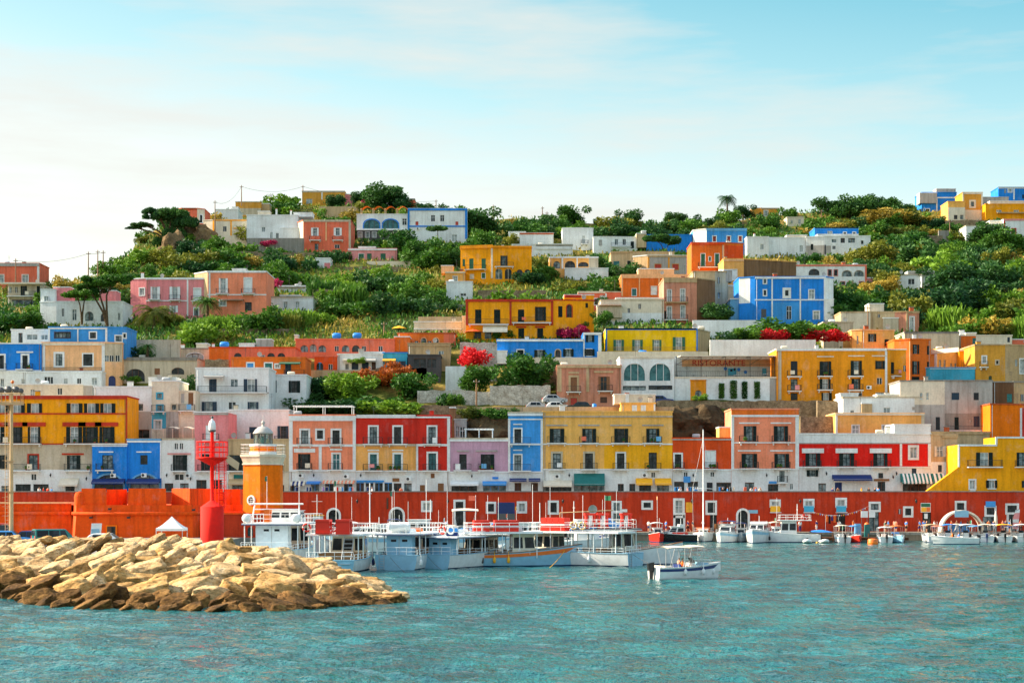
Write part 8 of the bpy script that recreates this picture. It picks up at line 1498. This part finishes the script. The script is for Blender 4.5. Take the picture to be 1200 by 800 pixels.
for px,w,c,lab in((362,7,['azure','navy','sky'],'rack of blue clothes between the two left awnings'),(349,6,['navy','azure'],'rack of dark blue clothes under the cream and navy awning'),(381,8,['lavender','navy'],'rack of violet and navy clothes left under the long striped awning'),(397,12,['coral','white','red','azure'],'rack of red and white beach clothes in the middle under the striped awning'),(412,6,['rose','lavender','azure'],'rack of pink clothes at the right end of the striped awning'),(794,9,['azure','blue','white'],'rack of blue towels left by the round orange sign'),(812,14,['azure','white','sky'],'wide rack of blue and white towels by the orange red house'),(845,7,['blue','azure'],'hanging blue towels beside the dark door'),(858,6,['gold','black','cream'],'rack of mixed souvenirs right of the blue towels'),(873,3,['coral','navy'],'narrow rack left of the salmon house door'),(885,3.4,['coral','teal'],'narrow rack right of the salmon house door'),(434,9,['navy','azure'],'rack before the blue shop of the red house')):clothes_rack(lab,px,w,c)
clothes_rack('rack of red, blue and orange life vests on the quay',975,15,['red','navy','orange','black'],245.6,ZQ,2.4)
m=MB();n=26;a=Vector((X(953,249.4),249.4,Z(599.4,249.4)));b=Vector((X(1018,249.4),249.4,Z(592.6,249.4)));P_=[a.lerp(b,i/n)-Vector((0,0,3.4*(i/n)*(1-i/n)))for i in range(n+1)];t=thing('bunting','string of small coloured pennants across the red quay wall','bunting',a);m.tube(P_,.012,'p_white',3,cap=False);m.build('string',t,a)
for i in range(n):p=P_[i];m=MB();m.poly([p,P_[i].lerp(P_[i+1],.7),p.lerp(P_[i+1],.35)-Vector((0,0,.28))],'c_'+('white','coral','gold','azure')[i%4]);m.build('pennant',t,a)
def arch():
 Y0=246.6;t=thing('arch_tent','white curved event arch with blue banner standing on the quay','arch',(X(1126,Y0),Y0,ZQ));k=Y0/F;rx,h=25*k,Z(597.6,Y0)-ZQ;m=MB();rows=[]
 for i in range(17):
  a=PI*i/16;e=1.0;rows.append([(rx*math.cos(a)*s,y,h*math.sin(a)**.9*s)for s,y in((1,-.9),(1,.9),(.92,.9),(.92,-.9))])
 m.grid(rows,'c_cream',False,True);m.build('arch_shell',t);m=MB();m.box(-10*k+.1,7*k,-1.0,-.93,Z(605.6,Y0)-ZQ,Z(598,Y0)-ZQ,'c_hullblue');m.build('banner',t)
 m=MB();m.box(-1.6,1.4,.4,1.0,0,1.1,'p_azure');m.build('counter',t)
arch()
def feather():
 t=thing('feather_flag','pink and white feather flag on the quay at the right','flag',(X(1190,245),245,ZQ));m=MB();m.tube([(-.45,0,0),(-.4,0,2.2),(.1,0,3.1),(.45,0,3.3)],.025,'p_iron',5);m.build('pole',t);m=MB()
 rows=[[(-.42+(.5 if q>3 else .0)*(q-3)*.3,.03*math.sin(q),.5+q*.45),(.35+.05*q,.05*math.sin(q*1.3),.45+q*.47)]for q in range(7)];m.grid(rows,'c_rose',False);k=m.mi('c_white');m.m[-1]=k;m.m[2]=k;m.build('flag',t)
feather()
def parasol(label,px,Y,z0,h,r,key,closed=False,nm='parasol'):
 t=thing(nm,label,'parasol',(X(px,Y),Y,z0));m=MB();m.tube([(0,0,0),(0,0,h)],.03,'p_wood',6);m.lathe([(.28,0),(.28,.08),(.04,.1)],'concrete',n=10);m.build('pole',t);m=MB()
 if closed:m.lathe([(.1,h*.3),(.26,h*.4),(.2,h*.75),(.06,h),(0,h+.05)],key,n=10)
 else:m.lathe([(r,h-.5),(r*.6,h-.18),(.05,h+.05),(0,h+.06)],key,n=8,smooth=False);m.lathe([(r*.97,h-.52),(.05,h)],key,n=8,smooth=False)
 m.build('canopy',t)
parasol('closed cream parasol on the quay beside the pink feather flag',1167,245.4,ZQ,3.0,1.2,'c_cream',True);parasol('yellow garden parasol on the terrace above the coral house',467.6,333,Z(394,333)-.6,2.6,1.5,'c_gold')
parasol('orange parasol on the terrace left of the golden villa',555,319,Z(402,319),2.6,1.7,'c_vermilion')
def canopy_tent():
 Y0=264.5;t=thing('canopy_tent','cream canopy on posts over a roof terrace with plants','canopy',(X(209,Y0),Y0,Z(515,Y0)));k=Y0/F;h=15*k;m=MB();rows=[[(lerp(-17.4*k,17.6*k,i/6),y,h-.3+.3*math.sin(PI*(i/3%1))+y*.08)for y in(-.6,.6,2.4)]for i in range(7)];m.grid(rows,'c_cream');m.build('canopy',t)
 for x in(-17,-6,6,17):m=MB();m.tube([(x*k,-.5,0),(x*k,-.5,h-.3)],.05,'p_cream',5);m.build('post',t)
canopy_tent()
m=MB();m.box(-1.25,1.25,-.6,.6,0,1.6,'p_navy')
for i in range(9):m.box(-1.25+i*.28,-1.25+i*.28+.1,-.64,-.601,.1,1.5,'p_navy')
o=m.build('storage_container');o.location=(X(593,247),247,Z(601.4,247));tag(o,'dark blue ribbed storage container raised by the red wall','container')
m=MB();m.box(-1.3,1.3,-.7,.7,0,Z(601.5,247)-ZQ,'p_dkgrey');o=m.build('stand');o.location=(X(593,247),247,ZQ);tag(o,'grey stand under the dark blue storage container','stand')
for i in range(3):
 t=thing('waste_bin','blue waste bin on the quay, %s of three'%('left','middle','right')[i],'bin',(X(703.6+i*5,246),246,ZQ+.9),0,'blue waste bins');m=MB();m.hexa([(-.24,-.24,0),(.24,-.24,0),(.24,.24,0),(-.24,.24,0),(-.29,-.29,.95),(.29,-.29,.95),(.29,.29,.95),(-.29,.29,.95)],'p_blue');m.build('body',t);m=MB();m.hexa([(-.3,-.31,.952),(.3,-.31,.952),(.3,.3,.952),(-.3,.3,.952),(-.28,-.28,1.0),(.28,-.28,1.0),(.28,.28,1.06),(-.28,.28,1.06)],'p_blue');m.build('lid',t)
m=MB();m.box(X(698,246),X(722,246),245.6,246.5,ZQ,ZQ+.88,'concrete');o=m.build('plinth');tag(o,'low concrete plinth under the blue bins','plinth')
for px,w_,lab in((1013,8,'white notice panel on the quay, left of the pair'),(1022,7,'white notice panel on the quay, right of the pair')):
 t=thing('notice_board',lab,'panel',(X(px,246),246,ZQ));q=w_*246/F/2;m=MB();m.box(-q,q,-.05,.05,Z(606,246)-ZQ,Z(598.4,246)-ZQ,'p_white');m.build('board',t);m=MB()
 for s in(-.8,.8):m.tube([(s*q,.0,0),(s*q,0,Z(606,246)-ZQ)],.04,'p_dkgrey',5)
 m.build('legs',t)
t=thing('info_kiosk','dark green info kiosk with orange top on the pontoon','kiosk',(X(1016,241),241,.6));m=MB();m.box(-.35,.35,-.3,.3,0,1.8,'p_teal');m.build('body',t);m=MB();m.lathe([(.36,1.8),(.3,2.0),(0,2.1)],'p_orange',n=8);m.build('cap',t)
for px,w_,h_,k,lab in((1005,7,1.9,'g_sky','small pale blue cart on the pontoon'),(1049,9,.7,'p_azure','heap of blue diving gear bags on the pontoon'),(893,5,1.0,'p_grey','grey crate stacked on the quay behind the yacht'),(725,7,1.4,'p_azure','blue crate by the white door on the quay'),(841,7,1.2,'p_wood','wooden crate on the quay behind the sailboat')):
 Y0=244.5 if k not in('g_sky','p_azure')or px==725 else 240.6;z0=ZQ if Y0>243 else .6;m=MB();q=w_*Y0/F/2;m.hexa([(-q,-.4,0),(q,-.4,0),(q,.4,0),(-q,.4,0),(-q*.9,-.36,h_),(q*.9,-.36,h_),(q*.9,.36,h_),(-q*.9,.36,h_)],k)
 for s in(-.5,0,.5):m.box(q*s-.04,q*s+.04,-.43,-.4,.08,h_-.05,k)
 o=m.build('crate' if 'crate' in lab else 'cart' if 'cart' in lab else 'gear_bags');o.location=(X(px,Y0),Y0,z0);tag(o,lab,'crate' if 'crate' in lab else 'cart' if 'cart' in lab else 'bags')
for px,py,Y,k,lab in((394.6,396.6,312,'p_blue','blue water tank on the coral terrace house, left one'),(418.6,396.4,312,'p_blue','blue water tank on the coral terrace house, right one'),(696.6,482.6,273.6,'p_blue','upright blue water barrel behind the straw yellow house'),(753,416.8,306,'p_blue','blue tank above the white arched restaurant'),(263,407,304,'p_blue','blue tank at the left of the low coral house')):
 m=MB();w_=.75;
 if 'barrel' in lab:m.lathe([(0,0),(.36,0),(.38,.5),(.36,1.25),(.2,1.35),(0,1.35)],k,n=14)
 else:m.lathe([(0,-.8),(.3,-.78),(.5,-.6),(.52,0),(.5,.6),(.3,.78),(0,.8)],k,n=14);m.v=[(v[2],v[1],v[0]+.5)for v in m.v]
 o=m.build('water_tank');o.location=(X(px,Y),Y,Z(py,Y));tag(o,lab,'water tank')
def water():
 m,nt,b,o=base_mat('sea_water')
 co=N(nt,'ShaderNodeNewGeometry').outputs['Position']
 big=noise_tex(nt,.035,3,(1,.35,1));md=noise_tex(nt,.16,4)
 col=ramp(nt,md,[(.35,lin((10,70,74))),(.65,lin((22,112,112)))])
 nt.links.new(mul(nt,col,ramp(nt,big,[(.35,(.75,.8,.85)),(.65,(1.2,1.15,1.1))])),b.inputs['Base Color'])
 b.inputs['Roughness'].default_value=.04;b.inputs['IOR'].default_value=1.333
 w1=noise_tex(nt,2.7,3,(1,.85,1),.6);w2=noise_tex(nt,5.5,3,(1,.8,1),.6)
 n1=N(nt,'ShaderNodeBump');n1.inputs['Strength'].default_value=1;n1.inputs['Distance'].default_value=.26;nt.links.new(w1,n1.inputs['Height'])
 n2=N(nt,'ShaderNodeBump');n2.inputs['Strength'].default_value=.8;n2.inputs['Distance'].default_value=.08;nt.links.new(w2,n2.inputs['Height']);nt.links.new(n1.outputs[0],n2.inputs['Normal']);nt.links.new(n2.outputs[0],b.inputs['Normal'])
 MATS['sea']=m
 rows=[];r=random.Random(3);Y=44.0
 wv=[]
 for _ in range(26):
  L=r.uniform(.6,2.2);a=r.gauss(-.9,.8);wv.append((2*PI/L*math.cos(a),2*PI/L*math.sin(a),r.uniform(0,6.28),(.0075*L)))
 while Y<252:
  row=[];hx=.40*Y+50;n=250;fade=1 if Y<200 else max(.3,1-(Y-200)/60)
  for k in range(n+1):
   x=lerp(-hx,hx,k/n);z=sum(A*math.sin(kx*x+ky*Y+ph)for kx,ky,ph,A in wv)
   row.append((x,Y,z*fade))
  rows.append(row);Y+=max(.18,.0032*Y)
 rows.reverse()
 mb=MB();mb.grid([q[::-1]for q in rows][::-1],'sea')
 o=mb.build('sea');tag(o,'teal harbour water with small choppy ripples',kind='structure')
 far=MB()
 far.box(-2500,2500,-600,4000,-3,-.12,'sea');o=far.build('open_sea');tag(o,'open sea reaching to the horizon',kind='structure')
_mt2=mt
def mt(key):
 if key=='sea':return MATS['sea']
 return _mt2(key)
water()
SUN_EL,SUN_AZ=math.radians(30),math.radians(9)
sd=Vector((-math.cos(SUN_EL)*math.cos(SUN_AZ),math.cos(SUN_EL)*math.sin(SUN_AZ),math.sin(SUN_EL)))
sl=bpy.data.lights.new('sun','SUN');sl.energy=3.1;sl.angle=math.radians(.5);sl.color=(1,.87,.68)
so=bpy.data.objects.new('sun',sl);COL.objects.link(so);so.rotation_euler=(-sd).to_track_quat('-Z','Y').to_euler()
w=bpy.data.worlds.new('World');sc.world=w;w.use_nodes=True;nt=w.node_tree;nt.nodes.clear()
out=N(nt,'ShaderNodeOutputWorld');bg=N(nt,'ShaderNodeBackground');bg.inputs['Strength'].default_value=.15
sk=N(nt,'ShaderNodeTexSky',sky_type='NISHITA');sk.sun_disc=False;sk.sun_elevation=SUN_EL;sk.sun_rotation=math.atan2(sd.x,sd.y);sk.air_density=1.0;sk.dust_density=1.2;sk.ozone_density=1.2
tc=N(nt,'ShaderNodeTexCoord')
def wnoise(scale,stretch,off,det=6):
 mp=N(nt,'ShaderNodeMapping');mp.inputs['Scale'].default_value=stretch;mp.inputs['Location'].default_value=off;nt.links.new(tc.outputs['Generated'],mp.inputs[0])
 t=N(nt,'ShaderNodeTexNoise');t.inputs['Scale'].default_value=scale;t.inputs['Detail'].default_value=det;t.inputs['Roughness'].default_value=.55;nt.links.new(mp.outputs[0],t.inputs[0]);return t.outputs['Fac']
c1=ramp(nt,wnoise(4.2,(1,1,7),(7.3,2.1,.6)),[(.44,(0,0,0)),(.66,(.7,.7,.7))])
sp_=N(nt,'ShaderNodeSeparateXYZ');nt.links.new(tc.outputs['Generated'],sp_.inputs[0])
hz=N(nt,'ShaderNodeMath',operation='MULTIPLY_ADD');nt.links.new(sp_.outputs['X'],hz.inputs[0]);hz.inputs[1].default_value=.13;nt.links.new(sp_.outputs['Z'],hz.inputs[2])
hue=ramp(nt,hz.outputs[0],[(.1,(1.66,1.6,1.38)),(.17,(1.54,1.62,1.48)),(.225,(.78,1.42,1.48)),(.3,(.2,.98,1.2))])
amt=ramp(nt,sp_.outputs['Z'],[(0,(.82,.82,.82)),(.3,(.82,.82,.82)),(.6,(0,0,0))])
tint=mul(nt,mul(nt,sk.outputs[0],(1.2,1.05,.86)),hue,amt,'MIX')
cl=mul(nt,tint,(1.72,1.7,1.6),c1,'MIX')
nt.links.new(cl,bg.inputs['Color']);nt.links.new(bg.outputs[0],out.inputs[0])
cam=bpy.data.cameras.new('camera');co_=bpy.data.objects.new('camera',cam);COL.objects.link(co_);co_.location=(0,0,EYE);co_.rotation_euler=(PI/2,0,0)
cam.sensor_width=36;cam.lens=60;cam.shift_y=(HY-400)/1200;cam.clip_start=1;cam.clip_end=8000
sc.camera=co_
sc.view_settings.view_transform='Standard';sc.view_settings.look='None';sc.view_settings.gamma=1;sc.view_settings.exposure=1.78
sc.render.resolution_x=1024;sc.render.resolution_y=682
